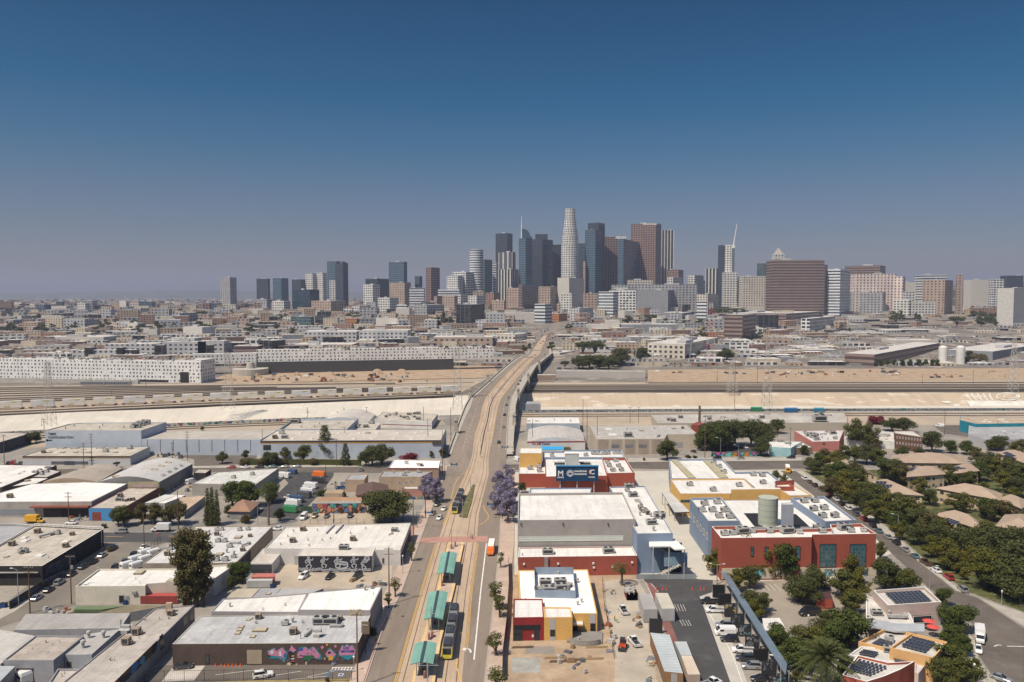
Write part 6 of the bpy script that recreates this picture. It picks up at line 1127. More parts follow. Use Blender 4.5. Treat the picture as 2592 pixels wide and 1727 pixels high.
fence('site_fence','temporary fence with brown screen along the avenue pavement','C',[(318,470),(322,700),(300,1050),(268,1330),(262,1546)],2.6,surf((.09,.05,.035),var=.3,name='brown_screen'),posts=False);fence('site_barrier','orange-posted trench barrier along the dirt right of the yellow building','C',[(1175,620),(1195,850),(1250,1130),(1285,1330)],1.2,RUST,solid=False)
# solar-roofed mural screens between two car parks
CN=thing('carport_canopy','long blue-grey sloping metal canopy running diagonally between two car parks','canopy',G('D',320,900));m=MB();P=[G('D',x,y,5.2)for x,y in((70,436),(125,445),(572,1130),(560,1210),(520,1150))];m.prism([(p.x,p.y)for p in P][::-1],4.95,5.2);m.build('roof_sheet',seams((.20,.26,.31),.6,0,.3,.1,.35,name='blue_metal',uv=False,metal=.3),CN)
MUR=[mural('panel'+str(k),c,.7,k,(.02,.02,.025),.52)for k,c in enumerate(([(.06,.2,.25),(.2,.22,.22),(.03,.03,.04)],[(.3,.3,.3),(.12,.13,.15)],[(.35,.28,.08),(.2,.2,.2),(.03,.03,.03)],[(.1,.12,.13),(.03,.04,.05)]))]
for i,(x0,y0,x1,y1)in enumerate(((10,535,102,625),(50,602,150,680),(98,675,196,770),(146,752,248,850),(200,832,300,915),(255,920,362,1005),(315,1015,428,1105),(378,1112,492,1215),(446,1222,576,1330))):
 a=G('D',x0,y1+12);b=G('D',x1,y1+12);t=thing('mural_screen',f'black-framed painted screen under the diagonal canopy, {ORD[i]} from the far end','screen',a,0,'painted screens under the canopy');L=b.x-a.x;h=AtD('D',x0,y0,a.y).z;m=MB();m.box((a.x+L/2,a.y,.3),(L,.18,h-.3));m.build('frame',STR,t);m=MB();m.box((a.x+L/2,a.y-.12,.5),(L-.5,.04,h-.8));m.build('painted_panel',MUR[i%4]if i not in(0,1,6)else surf((.015,.015,.018),name='blank_panel'),t);m=MB();m.tube((b.x,b.y,0),(b.x+.3,b.y,5),.12,.12,6);m.build('post',METAL,t)
# pale building with solar roof and its neighbours
def solar(B,fr,q,nx,ny,up=.1):
 a,b,c,d=[G(fr,x,y,B.zr+up)for x,y in q];an=math.atan2((b-a).y,(b-a).x);sx=(b-a).length/nx/1.75;sy=(d-a).length/ny/2.1
 for i in range(nx):
  for j in range(ny):p=a.lerp(b,(i+.5)/nx).lerp(d.lerp(c,(i+.5)/nx),(j+.5)/ny);put('panel',B.root,p,an,(sx,sy,1))
PPINK=surf((.52,.42,.37),var=.1,name='pale_pink_wall')
B=bldg('clinic','pale pink building with a large solar array inside its parapet','building','D',[(1330,690),(1732,664),(1606,550),(1222,578)],('b',870),PPINK,PALE_ROOF,par=.9,coping=TRIMW);solar(B,'D',[(1390,682),(1660,664),(1575,585),(1305,602)],9,5,.3);wrect(B,0,1515,770,1655,815,'window_band',GLS,out=.3,frame=TRIMW)
B=bldg('clinic','low grey roof with curved pale parapet and a silver duct','building','D',[(1165,845),(1540,858),(1500,760),(1448,712),(1322,690),(1165,610)],4.2,PPINK,PALE_ROOF,par=.4,coping=TRIMW);rooftop(B,[('big',1245,765,.8),('duct',1400,795,1.1),('duct',1290,690,.8,1),('vent',1340,765)])
B=bldg('canopy_roof','wavy blue-grey metal canopy in front of the low grey roof','canopy','D',[(1170,865),(1235,855),(1385,885),(1605,888),(1605,828),(1390,828),(1230,795),(1170,805)],4.6,LGREY,seams((.36,.38,.40),.8,0,.2,.1,name='canopy_tin',uv=False),par=0,z0=4.2)
YW=surf((.64,.38,.17),var=.1,name='apricot_wall')
B=bldg('clinic','apricot building wing with high parapet, small solar array and a roof unit','building','D',[(1108,965),(1345,1015),(1525,905),(1338,850)],4.4,YW,PALE_ROOF,par=.9,coping=YW);solar(B,'D',[(1205,985),(1300,1020),(1370,975),(1270,945)],4,3,.3);rooftop(B,[('ac',1340,965,1.1)])
B=bldg('clinic','apricot corner building with solar array and tall side wall','building','D',[(1345,1008),(1674,1085),(1778,965),(1508,898)],6.4,YW,PALE_ROOF,par=.7,coping=YW);solar(B,'D',[(1425,1000),(1610,1048),(1690,975),(1520,930)],6,4,.3);wrect(B,1,1688,1130,1728,1098,'window',GLS)
B=bldg('clinic','grey flat roof between apricot wings, with units and two solar arrays','building','D',[(1100,1075),(1540,1150),(1640,1105),(1345,1015),(1130,998),(1040,1060)],3.8,TRIMW,PALE_ROOF,par=.3,coping=TRIMW);solar(B,'D',[(1105,1058),(1225,1082),(1262,1050),(1150,1030)],5,3,.3);solar(B,'D',[(1362,1110),(1520,1125),(1555,1105),(1410,1080)],6,2,.3);rooftop(B,[('big',1345,1045,.8),('duct',1385,1070,.6)])
B=bldg('clinic','building with curved brick-red front wall and big solar array at the bottom edge','building','D',[(985,1215),(1170,1265),(1300,1225),(1420,1175),(1532,1112),(1330,1120),(1100,1065)],5.6,surf((.36,.09,.06),name='brick_red_wall'),PALE_ROOF,par=.5,coping=TRIMW);solar(B,'D',[(1035,1180),(1190,1222),(1335,1160),(1110,1100)],7,5,.3)
wrect(B,2,1440,1240,1475,1266,'window',GLS)if False else None
B=bldg('clinic','pale side wall block right of the curved red wall','building','D',[(1530,1195),(1560,1205),(1638,1105),(1535,1115)],4.2,PPINK,PALE_ROOF,par=.3)
for i,(x,y)in enumerate(((1638,880),(1668,925))):
 p=G('D',x,y);t=thing('parasol',['red parasol on the patio, the far one','red parasol on the patio, the near one'][i],'parasol',p,0,'red patio parasols');m=MB();n=8;R_=1.7;ap=Vector((0,0,3.2));[m.face([ap,(R_*math.cos(k*math.pi/4),R_*math.sin(k*math.pi/4),2.6),(R_*math.cos((k+1)*math.pi/4),R_*math.sin((k+1)*math.pi/4),2.6)])for k in range(8)];fixloc(m.build('canopy',plain((.55,.07,.06),.8,0,'parasol_red')),t);m=MB();m.tube((0,0,0),(0,0,3.4),.05,.05,6);m.tube((0,0,.7),(0,0,.76),.6,.6,10);fixloc(m.build('pole',METAL),t)
p=G('D',858,700);B=bldg('shelter','brick-red slatted shelter beside the black van','shelter','D',[(790,650),(915,645),(895,588),(790,592)],2.9,surf((.38,.08,.05),name='shelter_red'),seams((.08,.03,.03),.5,0,.4,.3,name='slats',uv=False),par=0)
B=bldg('carport','white flat carport roof among the trees left of the black van','carport','D',[(400,882),(560,860),(515,785),(385,788)],3.6,LGREY,SWR,par=0,z0=3.3)
# houses and streets beyond
TILE=seams((.36,.27,.20),.5,1,.22,.2,name='tan_roof_tiles');HWL=fac((.52,.41,.27),(.04,.045,.05),4.2,3.1,.36,.45,name='house_stucco')
for i,(pts,h,r,lab)in enumerate((([(1362,418),(1905,425),(1900,372),(1365,365)],6.5,2.2,'large tan tiled house with small solar panel in its roof, farthest of the tiled houses'),([(1480,525),(1755,505),(1735,470),(1490,462)],6.6,1.9,'cream two-storey house with round window and tiled roof'),([(1350,650),(1585,665),(1290,548),(1215,562)],6.2,1.8,'tiled house with two solar panels on its slope'),([(1700,612),(2165,700),(2180,655),(1850,588)],6.3,2.0,'wide tiled house with roof units among trees'),([(1690,810),(2040,925),(2040,885),(1770,790)],6.2,2.0,'tiled house half hidden behind yellow-green trees'),([(2150,900),(2450,960),(2500,850),(2220,815)],6.4,2.0,'tiled house with stepped walls at the right edge'),([(870,430),(1120,470),(1250,520),(1010,395)],6.2,1.6,'narrow tiled roof showing between two dark trees'),([(2160,345),(2420,445),(2500,400),(2235,325)],6.4,1.9,'tiled house with long solar strip at the right edge'),([(1830,500),(2010,480),(1985,440),(1835,450)],6.4,1.7,'small tiled house with solar panel behind the cream house'),([(2170,690),(2330,760),(2400,720),(2230,670)],6,1.6,'tiled house with orange parapet near the right edge'))):
 B=hip('house',lab,'H',pts,h,r*1.5,HWL,TILE,group='tan tiled houses')
 if i==1:
  for x0,y0,x1,y1 in((1610,530,1650,555),(1722,528,1738,555),(1612,590,1642,625),(1680,590,1700,640)):wrect(B,0,x0,y0,x1,y1,'window',GLS,frame=TRIMW,mull=1)
 for q in{0:[(1600,375)],1:[(1530,470)],2:[(1295,575),(1340,600)],4:[(1810,865)],7:[(2230,355),(2260,370)],8:[(1870,462)]}.get(i,[]):
  o=put('panel',B.root,G('H',*q,B.h+r*.75),B.ang,(3.6,1.2,1));o.rotation_euler=(.35,0,B.ang)
B=bldg('apartment_house','dark brick apartment house with pale flat roof among the trees','house','H',[(1380,198),(1590,228),(1592,222),(1520,178),(1376,178)],('b',315),surf((.13,.07,.05),var=.2,name='old_brick'),PALE_ROOF,par=.5,coping=surf((.4,.32,.22),name='cornice'))
for k in range(9):wrect(B,0,1396+k*22,220+k*2.5,1404+k*22,238+k*2.5,'window',GLS,frame=TRIMW);wrect(B,0,1396+k*22,262+k*2.5,1404+k*22,280+k*2.5,'window',GLS,frame=TRIMW)
B=bldg('shop','turquoise-walled corner shop with white roof near the crossing','shop','H',[(440,300),(600,310),(685,262),(436,262)],5.2,surf((.32,.52,.55),name='turquoise_wall'),WHITE_ROOF,par=.1);B=bldg('shop','low white-roofed shop in front of the turquoise wall','shop','H',[(528,312),(762,305),(680,262),(458,268)],3.9,surf((.2,.16,.12),name='shop_front'),WHITE_ROOF,par=.2);scatter(B,['ac','duct','big'],8,44)
B=bldg('shop','salmon pink shop wall with white roof behind it','shop','H',[(762,262),(965,258),(1000,175),(625,180)],('b',338),surf((.50,.20,.17),var=.1,name='salmon_wall'),surf((.6,.58,.55),var=.3,name='old_white_roof'),par=.2);wrect(B,0,838,270,858,286,'window',BRK);scatter(B,['big','ac','duct','vent','ac'],18,45);B=bldg('workshop','cluttered pale roofs beside the thin tall tree','workshop','H',[(1000,240),(1380,258),(1370,190),(1040,165)],4.6,WHITEW,surf((.58,.55,.5),var=.35,dirt=(.3,.2,.15),name='cluttered_roofing'),par=.1);scatter(B,['hatch','big','duct'],12,46)
B=bldg('warehouse','huge pale warehouse roof beside the near rail tracks','warehouse','H',[(-400,123),(1025,117),(1000,42),(-453,57)],('b',190),surf((.45,.40,.33),var=.12,name='beige_wall'),surf((.46,.43,.39),var=.3,scale=.05,dirt=(.28,.22,.18),name='worn_warehouse_roof'),par=.25);scatter(B,['hatch','duct','vent','sky','big','pipe'],34,47,.05);rooftop(B,[('big',815,112,2.4)])
B=bldg('warehouse','warehouse with turquoise and red end wall at the far right','warehouse','H',[(1870,100),(1990,128),(2500,122),(2450,78),(1875,72)],7.5,surf((.02,.22,.30),name='teal_wall'),surf((.45,.36,.27),name='sandy_roofing'),par=.1);wrect(B,0,1870,80,1990,106,'red_band',surf((.35,.04,.05),name='band_red'));scatter(B,['sky']*3,8,48)
B=bldg('warehouse','grey flat-roofed warehouse with white vents at the right edge','warehouse','H',[(1935,205),(2100,255),(2500,235),(2500,130),(1940,132)],5.4,LGREY,GREY_ROOF,par=.1);scatter(B,['sky','vent','vent'],9,49)
B=bldg('garage','small white building with two dark vents beside the viaduct','building','G',[(480,152),(972,152),(960,96),(485,100)],('b',235),surf((.40,.46,.52),name='pale_blue_side'),WHITE_ROOF,par=.1);rooftop(B,[('hatch',503,132,1.6),('hatch',575,132,1.6),('vent',738,125),('vent',880,135)])
B=bldg('garage','bow-roofed car repair hall with lettered white front','building','G',[(485,325),(1018,320),(980,212),(500,205)],5.4,WHITEW,surf((.48,.45,.42),var=.15,name='bow_felt'),par=0,vault=2.8)
for s,c,x,w_ in(('Pat A/C',(.35,.03,.05),575,1),('A/S Center',(.03,.03,.12),637,1)):p,t,n=wpt(B,0,x,340,'G',.06);textmesh('lettering',s,1.7,plain(c,.7,0,'sign_ink'),p,t,(0,0,1),B.root,bold=.04)
wrect(B,0,487,318,1015,325,'red_trim',surf((.3,.05,.05),name='trim_red'));rooftop(B,[('vent',740,235-25),('hatch',650,215,1.4),('hatch',828,215,1.4)])
B=bldg('shade_canopy','bright blue flat tarp canopy in front of the repair hall','canopy','G',[(622,392),(815,392),(812,362),(618,362)],3.4,BLUEW,plain((.02,.32,.62),.6,0,'blue_tarp'),par=0,z0=3.1);container('G',[(822,372),(880,372),(878,358),(822,358)],2.6,(.12,.12,.06),'olive container right of the blue tarp')
TW2=seams((.38,.31,.25),1.2,0,.3,.3,name='diagonal_panel',rot=.8)
B=bldg('warehouse','beige warehouse with diagonal-ribbed wall panels opposite the school','warehouse','G',[(1127,297),(1745,292),(1770,252),(2052,252),(1948,166),(1058,168)],('b',438),surf((.5,.43,.34),var=.1,name='beige_render'),surf((.42,.40,.37),var=.2,dirt=(.6,.56,.5),name='flat_felt'),par=.3)
for i in range(5):wrect(B,0,1137+i*123,300,1232+i*123,432,'ribbed_panel',TW2)
for x in(1260,1385,1510):wrect(B,0,x,345,x+72,375,'window',surf((.2,.2,.22),name='grimy_window'),out=.12)
wrect(B,2,1840,325,1912,372,'roller_door',METAL);rooftop(B,[('sky',1233,210,2),('sky',1270,262,2.4),('big',1412,275,1.4),('hatch',1535,220,2),('hatch',1832,200,2),('rust',1910,200,1),('duct',1690,275,1,1),('vent',1400,210),('vent',1650,205)])
B=bldg('boiler_house','small dark red annex with tall brown chimney','building','G',[(1990,165),(2060,172),(2110,150),(2040,138)],6.5,surf((.22,.05,.04),name='oxide_wall'),surf((.25,.07,.05),name='oxide_roof'),par=0);p=G('G',2066,140,6);m=MB();m.tube((p.x,p.y,0),(p.x,p.y,17),.9,.7,12);m.build('chimney',surf((.14,.1,.08),name='chimney_brown'),B.root)
GR2=mural('river',[(.45,.45,.45),(.06,.06,.08),(.3,.32,.35),(.04,.1,.2),(.02,.2,.25),(.4,.38,.3)],.9,9,(.2,.19,.18),.5)
fence('graffiti_wall','long low graffiti-covered wall between near tracks and the river','W',[(1312,1045),(1700,1042.5),(2592,1040),(3400,1040)],2.2,GR2,posts=False,cat='wall');fence('graffiti_wall','graffiti-covered river wall behind the long blue warehouses','W',[(-300,1122),(0,1102),(425,1080),(740,1066),(1100,1056)],2.2,mural('riverl',[(.4,.4,.38),(.04,.15,.35),(.35,.08,.08),(.5,.45,.4),(.03,.25,.15)],.5,11,(.5,.47,.42),.52),posts=False,cat='wall')
for i,(x,y,w_,c)in enumerate(((1900,1039,30,(.02,.2,.1)),(1985,1041,34,(.02,.12,.28)),(2060,1041,26,(.03,.2,.3)))):container('W',[(x,y-6),(x+w_,y-6),(x+w_,y-9),(x,y-9)],3,c,['green painted container on the river wall','blue painted container on the river wall','teal painted container on the river wall'][i])
fence('playground_fence','fence of bright coloured panels along the school side street','H',[(0,372),(75,372),(160,375),(340,372)],2.2,mural('kids',[(.5,.35,.05),(.1,.3,.5),(.4,.1,.3),(.1,.4,.35),(.5,.2,.05)],.35,12),posts=False)
sheet('car_park',ASPHD,'H',[(0,300),(430,300),(430,372),(0,375)],.03);sheet('car_park',ASPH,'H',[(1600,90),(1900,90),(1960,230),(1750,200)],.03)
# ---------------------------------------------------------------- beyond the river: yards, mid-distance blocks, downtown, far city
def BX(name,label,cat,fr,x0,xc,x1,yt,D,wall,roof=None,dep=None,yb=None,units=0,z0=0,ang=30,steps=(),group=None):
 """block standing at distance D (or with its foot seen at yb): front corner at xc, or a frontal block when xc is None"""
 if yb:D=G(fr,(x0+x1)/2,yb).y
 z0=z0 or zg(D)-1;z=max(z0+4,AtD(fr,(x0+x1)/2,yt,D).z);X=lambda x:AtD(fr,x,yt,D).x
 if xc is None:a,b=X(x0),X(x1);dp=dep or max(12,min(60,(b-a)*.7));P=[(a,D),(b,D),(b*(1+dp/D*.0),D+dp),(a,D+dp)]
 else:
  k1,k0=X(x1)/D,X(x0)/D;an=max(math.radians(ang),math.atan(max(0,k1))+.22);c=(X(xc),D);Ll=(c[0]-k0*D)/(math.cos(an)+k0*math.sin(an));Lr=(k1*D-c[0])/(math.sin(an)-k1*math.cos(an));l=(c[0]-Ll*math.cos(an),D+Ll*math.sin(an));r=(c[0]+Lr*math.sin(an),D+Lr*math.cos(an));P=[l,c,r,(l[0]+r[0]-c[0],l[1]+r[1]-c[1])]
 cx,cy=sum(p[0]for p in P)/4,sum(p[1]for p in P)/4;t=thing(name,label,cat,(cx,cy,z0),0,group);m=MB();u=0
 for i in range(4):a,b=P[i],P[(i+1)%4];m.wall(a,b,z0,z,0,u);u+=math.hypot(b[0]-a[0],b[1]-a[1])
 m.build('wall',wall,t);m=MB();Q=inset(P,.5);m.face([(*p,z)for p in P]);m.prism(Q,z,z+.01,0);m.build('roof',roof or PALE_ROOF,t)
 B=Bd();B.P=P;B.root=t;B.h=B.zr=z;B.fr=fr;B.ang=math.atan2(P[1][1]-P[0][1],P[1][0]-P[0][0])
 w=math.dist(P[0],P[1]);d=math.dist(P[1],P[2]);rr=random.Random(int(x0*7+yt))
 for k in range(units):s=rr.uniform(.12,.3);q=Vector((*P[0],z)).lerp(Vector((*P[1],z)),rr.uniform(.15,.85)).lerp(Vector((*P[2],z)).lerp(Vector((*P[3],z)),rr.random()),rr.uniform(.15,.6));m=MB();m.box((q.x,q.y,z),(w*s,d*s*.8,min(4,rr.uniform(.04,.1)*w)),0,B.ang);m.build('plant_room',LGREY,t)
 return B
SFW=fac((.70,.70,.685),(.03,.033,.04),4.4,3.7,.36,.48,mod=.5,gvar=.25,skip=.1,name='punched_white');DKW=surf((.07,.068,.07),var=.12,name='charcoal_wall')
def FB(label,fr,x0,y0,D0,x1,y1,D1,z0,dep,mat,name='apartment_block',cat='building',roof=None,parts=True):
 a,b=AtD(fr,x0,y0,D0),AtD(fr,x1,y1,D1);z=(a.z+b.z)/2;n=Vector((-(b-a).y,(b-a).x,0)).normalized()*dep;P=[a,b,b+n,a+n];t=thing(name,label,cat,((a.x+b.x)/2,(a.y+b.y)/2,z0));m=MB();u=0
 for i in range(4):p,q=P[i],P[(i+1)%4];m.wall(p,q,z0,z,0,u);u+=(q-p).length
 m.build('wall',mat,t);m=MB();m.face([(p.x,p.y,z)for p in P]);m.build('roof',roof or PALE_ROOF,t);B=Bd();B.P=[(p.x,p.y)for p in P];B.root=t;B.h=B.zr=z;B.fr=fr;B.ang=math.atan2((b-a).y,(b-a).x);return B
B=FB('very long white apartment block with rows of small scattered windows, at the left','I',-500,940,880,2095,965,822,0,16,SFW);wrect(B,0,1430,1158,1760,1196,'opening',BLACK);wrect(B,0,1880,1080,1975,1200,'opening',BLACK);scatter(B,['ac','big','duct'],46,60,.02,(1,1.6))
B=FB('white windowed end block stepping back behind the long left block','I',2100,948,824,2245,948,850,0,20,SFW)
FB('white windowed bridge wing over the round ramp','J',-60,968,905,556,940,925,12,14,SFW);B=FB('long white three-storey block with small windows above a charcoal podium','J',556,932,926,2798,880,985,13.2,16,SFW);scatter(B,['ac','big','duct'],44,61,.02,(1,1.6));FB('charcoal podium wall under the long white block, facing the dirt mounds','J',556,1034,924,2420,1003,975,0,24,DKW,'podium',roof=DKW)
p=AtD('J',460,1100,900);t=thing('round_ramp','round concrete parking ramp below the bridge wing','ramp',(p.x,915,0));m=MB();m.tube((p.x,915,0),(p.x,915,7),20,20,28);m.build('drum',CONC,t);m=MB();m.tube((p.x,915,7),(p.x,915,14),5,4,16);m.build('core',CONC,t)
FB('low concrete retaining wall in front of the long left block','I',-500,1130,850,1440,1165,815,0,3,surf((.42,.41,.39),name='wall_concrete'),'retaining_wall','wall');FB('grey block wall with slit vents beside the rail tracks right of the bridge','M',1560,962,880,2700,962,872,0,12,surf((.46,.43,.40),var=.08,name='smooth_wall'),'yard_building','building',surf((.42,.39,.34),name='dusty_roof'));FB('small orange and brown shed under the bridge side','M',1320,1008,850,1555,1012,850,0,8,surf((.33,.25,.2),name='shed_brown'),'shed','shed')
p=G('M',1260,1480);t=thing('outfall_wall','grey concrete outfall wall on the river bank beside the bridge','wall',p);m=MB();m.prism([(G('M',x,1450).x,G('M',x,1450).y+d)for x,d in((1165,0),(1358,0),(1358,14),(1190,14))],-4,4.5);m.build('body',surf((.33,.34,.36),name='outfall_concrete'),t)
def fc(w,g=(.04,.05,.065),pu=4,pv=4,*a,**k):return fac(w,dark(g,.75),pu*1.9,pv*1.75,*a,**k)
DG=(.035,.045,.06)
FM=dict(gb=fc((.11,.16,.21),(.05,.10,.15),3,4,.92,.75,.12,.12),gd=fc((.06,.075,.10),(.025,.04,.06),3,4,.85,.8,.12,.1),gt=fc((.09,.14,.15),(.04,.09,.10),4,4,.9,.7,.15,.2),wg=fc((.60,.59,.56),DG,4.5,4,.6,.5),wf=fc((.66,.66,.64),DG,5,4.2,.72,.62),cg=fc((.56,.51,.44),DG,4,3.9,.5,.5),tg=fc((.40,.30,.24),DG,5,4.2,.45,.45),bg=fc((.24,.155,.13),(.06,.05,.06),4.5,4.2,.6,.6,.2,.1),br=fc((.235,.175,.155),(.10,.07,.07),60,4.2,1,.5,.2,.1),vs=fc((.56,.54,.50),(.03,.035,.045),5.5,400,.62,1,.2,.1),vw=fc((.60,.58,.54),(.12,.12,.15),9,400,.75,1,.3,.1),hs=fc((.62,.65,.68),(.03,.035,.05),60,4.4,1,.45),gy=fc((.34,.34,.35),DG,5,4,.5,.5),lg=fc((.46,.46,.47),DG,4,3.6,.5,.45),dk=fc((.07,.07,.075),(.02,.022,.028),6,4,.8,.9,.15,.1),pk=fc((.68,.57,.52),(.12,.10,.11),5.2,4.6,.42,.55),rd=fc((.29,.17,.13),DG,5,4,.4,.5),bl=fc((.03,.06,.10),(.02,.045,.075),6,5,.94,.9,.1,.1),pl=surf((.55,.52,.47),var=.1,name='plain_pale'),pg=surf((.25,.26,.28),var=.15,name='plain_grey'),rb=seams((.44,.38,.34),9,0,.2,.1,name='ribbed_beige'),wr=seams((.55,.54,.51),2.2,0,.3,.3,name='ribbed_white'),rw=fc((.36,.10,.05),(.5,.3,.1),60,3.6,1,.5))
DMT=[(900,1110),(960,1180),(1000,1250),(1060,1340),(1120,1480),(1200,1570),(1280,1780),(1350,1950),(1450,2100),(1600,2180),(1750,2230),(1900,2350),(2300,2520),(2600,2780),(4000,4200)]
YBT=[('orange and white striped park',328),('light blue striped office',348),('black glass block',388),('blue-grey apartment building with w',402),('white blank-walled',335),('tall blank cream',338),('peach apartment',640),('peach and brick',605),('kiosk',605),('small red-orange',478),('pale blue office block',1372),('white hotel',1338),('big grey police',1332),('blank beige block',1292),('wide dark blue glass',1205),('temple-like',1405),('pale building with blank white',1420),('white cube-like',1525),('dark window strip',1525),('old red brick',1245),('grey apartment block with rec',845),('cream office tower',592),('massive brown',642),('grey detention',612),('beige ribbed',735),('pale pink-white cold',657),('blocky grey warehouse',580),('large white stained',722),('angular white glass',765),('ribbed white block',710),('blank white side',1420),('low brown and grey banded',700),('very long pale',770),('long grey warehouse curving',415),('white hall with',330),('long dark canopy',150),('white gabled shed',262)]
def DM(D):return interp(DMT,D)
def block(fr,lst):
 for e in lst:
  yb=next((v for k_,v in YBT if k_ in e[6]),None)
  x0,xc,x1,yt,D,k,lab=e[:7];kw=e[7]if len(e)>7 else{};D=D and DM(D)
  if yb:D=G(fr,(x0+x1)/2,yb).y
  far=D and D>1500;BX('tower' if far and AtD(fr,0,yt,D).z>70 else 'building',lab,'skyscraper' if far and AtD(fr,0,yt,D).z>90 else 'building',fr,x0,xc,x1,yt,D,FM[k],units=kw.pop('units',1),**kw)
T=2300
block('K',[(0,60,98,1042,2500,'gt','small teal tower with curved top left of the maroon tower'),(145,215,330,925,T,'bg','lone maroon-brown tower left of the downtown cluster'),(305,None,590,1218,2150,'hs','low white banded building at the foot of white grid towers'),(422,570,642,1040,2200,'wg','white grid tower left of the taller white-framed one'),(500,680,786,985,2260,'wf','white-framed tower with dark grid and crenellated top'),(750,None,862,965,2350,'gd','dark slab peeking between white-framed tower and cream cylinder'),(865,925,1024,820,2450,'gt','green-grey glass tower right of the cream cylinder'),(1030,None,1078,855,2400,'hs','slim striped tower beside the dark slab tower'),(1068,1222,1293,472,2600,'gd','tall dark slab tower with a bright vertical seam'),(1108,1290,1334,722,2300,'vw','pale tower with white vertical piers and a flat cap'),(1105,1285,1368,948,2050,'vs','black and white striped tower with setback top'),(1365,None,1492,960,2200,'bg','brown block behind the striped tower'),(1210,1372,1400,1195,1900,'tg','tan-brown stepped tower, its pale left half'),(1372,1420,1592,1150,1850,'br','brown banded tower with stepped crown',{'ang':12}),(1637,1792,1926,1178,1880,'tg','second brown stepped tower left of the white windowless slab'),(1452,None,1556,1012,2200,'cg','cream ornate tower top with pointed gables'),(1550,1690,1828,548,2400,'gd','broad dark tower with ladder-like window strip'),(1595,None,1758,485,2440,'gd','dark glass crown rising above the broad dark tower'),(1828,None,1936,625,2500,'gd','dark teal slab left of the round white tower'),(1888,2042,2240,1062,1900,'pl','windowless white slab with small green emblem'),(1930,2075,2130,1275,1750,'wg','white office block with square windows below the windowless slab'),(365,525,568,1298,1900,'tg','tan old office block with rows of windows, below the white banded one'),(570,605,700,1280,1850,'wg','narrow white and grey block right of the tan office block'),(703,820,930,1300,1800,'wg','old white and pale pink block with many windows'),(935,1045,1120,1260,1900,'rd','salmon brick block with dark roofline'),(1020,1180,1212,1362,1700,'tg','orange-tan brick block below the salmon one'),(255,290,365,1305,2000,'tg','narrow tan-grey block left of the tan office block'),(770,None,905,1240,2000,'tg','pale pink stepped roof behind the old white block')])
block('L',[(290,None,362,520,2500,'gb','blue-grey striped tower right of the round white tower'),(318,None,368,725,2300,'tg','narrow pinkish tower strip beside the blue tower'),(362,480,560,365,2300,'gb','blue glass tower, lower front slab of the stepped pair'),(395,520,588,285,2400,'gd','tallest blue-grey tower with sign on its parapet'),(588,None,736,447,2500,'bg','plain brown tower between two blue glass towers'),(735,800,976,470,2300,'gb','smooth blue glass tower with rooftop letters',{'ang':25}),(882,1165,1228,290,2450,'bg','tall reddish-brown gridded tower lettered at its top'),(1232,None,1376,372,2600,'vs','white-headed tower with black vertical stripes right of the red-brown tower'),(1285,1425,1478,820,2100,'bg','brown tower with pointed cresting below the striped tower'),(1295,1360,1462,905,1950,'wg','white windowed block in front of the brown crested tower'),(1530,1608,1708,880,2200,'wg','small white block left of red roofed building'),(1730,1865,1876,805,2200,'vs','short striped tower left of the tower with the crane'),(1688,2002,2115,940,1700,'bl','wide dark blue glass block below the crane tower',{'ang':20}),(1873,1942,2000,540,2100,'gd','dark left face of the unfinished tower with crane'),(1935,2030,2060,535,2080,'wg','cream gridded unfinished tower carrying a crane'),(1940,None,2090,850,2050,'wg','wider gridded base of the unfinished tower'),(515,682,740,1068,1350,'hs','pale blue office block with horizontal dark window bands'),(640,938,945,1052,1500,'wf','white hotel block with square window grid and dark sign band'),(690,None,1632,988,1750,'gy','long low grey building with wide rooftop frames'),(940,1305,1396,1050,1420,'pg','big grey police building with scattered white slots',{'ang':20}),(1398,1632,1640,1068,1500,'pl','blank beige block with dark left end'),(868,None,1132,935,1900,'cg','cream roofed building in front of brown tower'),(1630,1755,1875,1095,1450,'cg','low beige block with red-tiled edge'),(1240,1465,1580,1310,1150,'pg','low blue-grey temple-like building with small dark letters',{'ang':25}),(265,None,515,1190,1500,'rd','row of old red brick buildings with a small dome'),(193,297,455,1255,1290,'lg','pale building with blank white side wall and grid of windows'),(350,None,505,1085,1700,'tg','old brown office block behind the dome'),(780,None,1418,1440,None,'pg','long grey museum building with letters and sawtooth skylights',{'yb':1530}),(1630,1740,1745,1185,1300,'hs','small blue-striped white block by the red and white mast'),(600,None,755,1400,1100,'pl','white cube-like building near the avenue'),(385,None,600,1440,1080,'pl','pale building with dark window strip near the avenue'),(1940,2150,2300,1330,1080,'br','low brown banded building at the right of the mast',{'ang':25})])
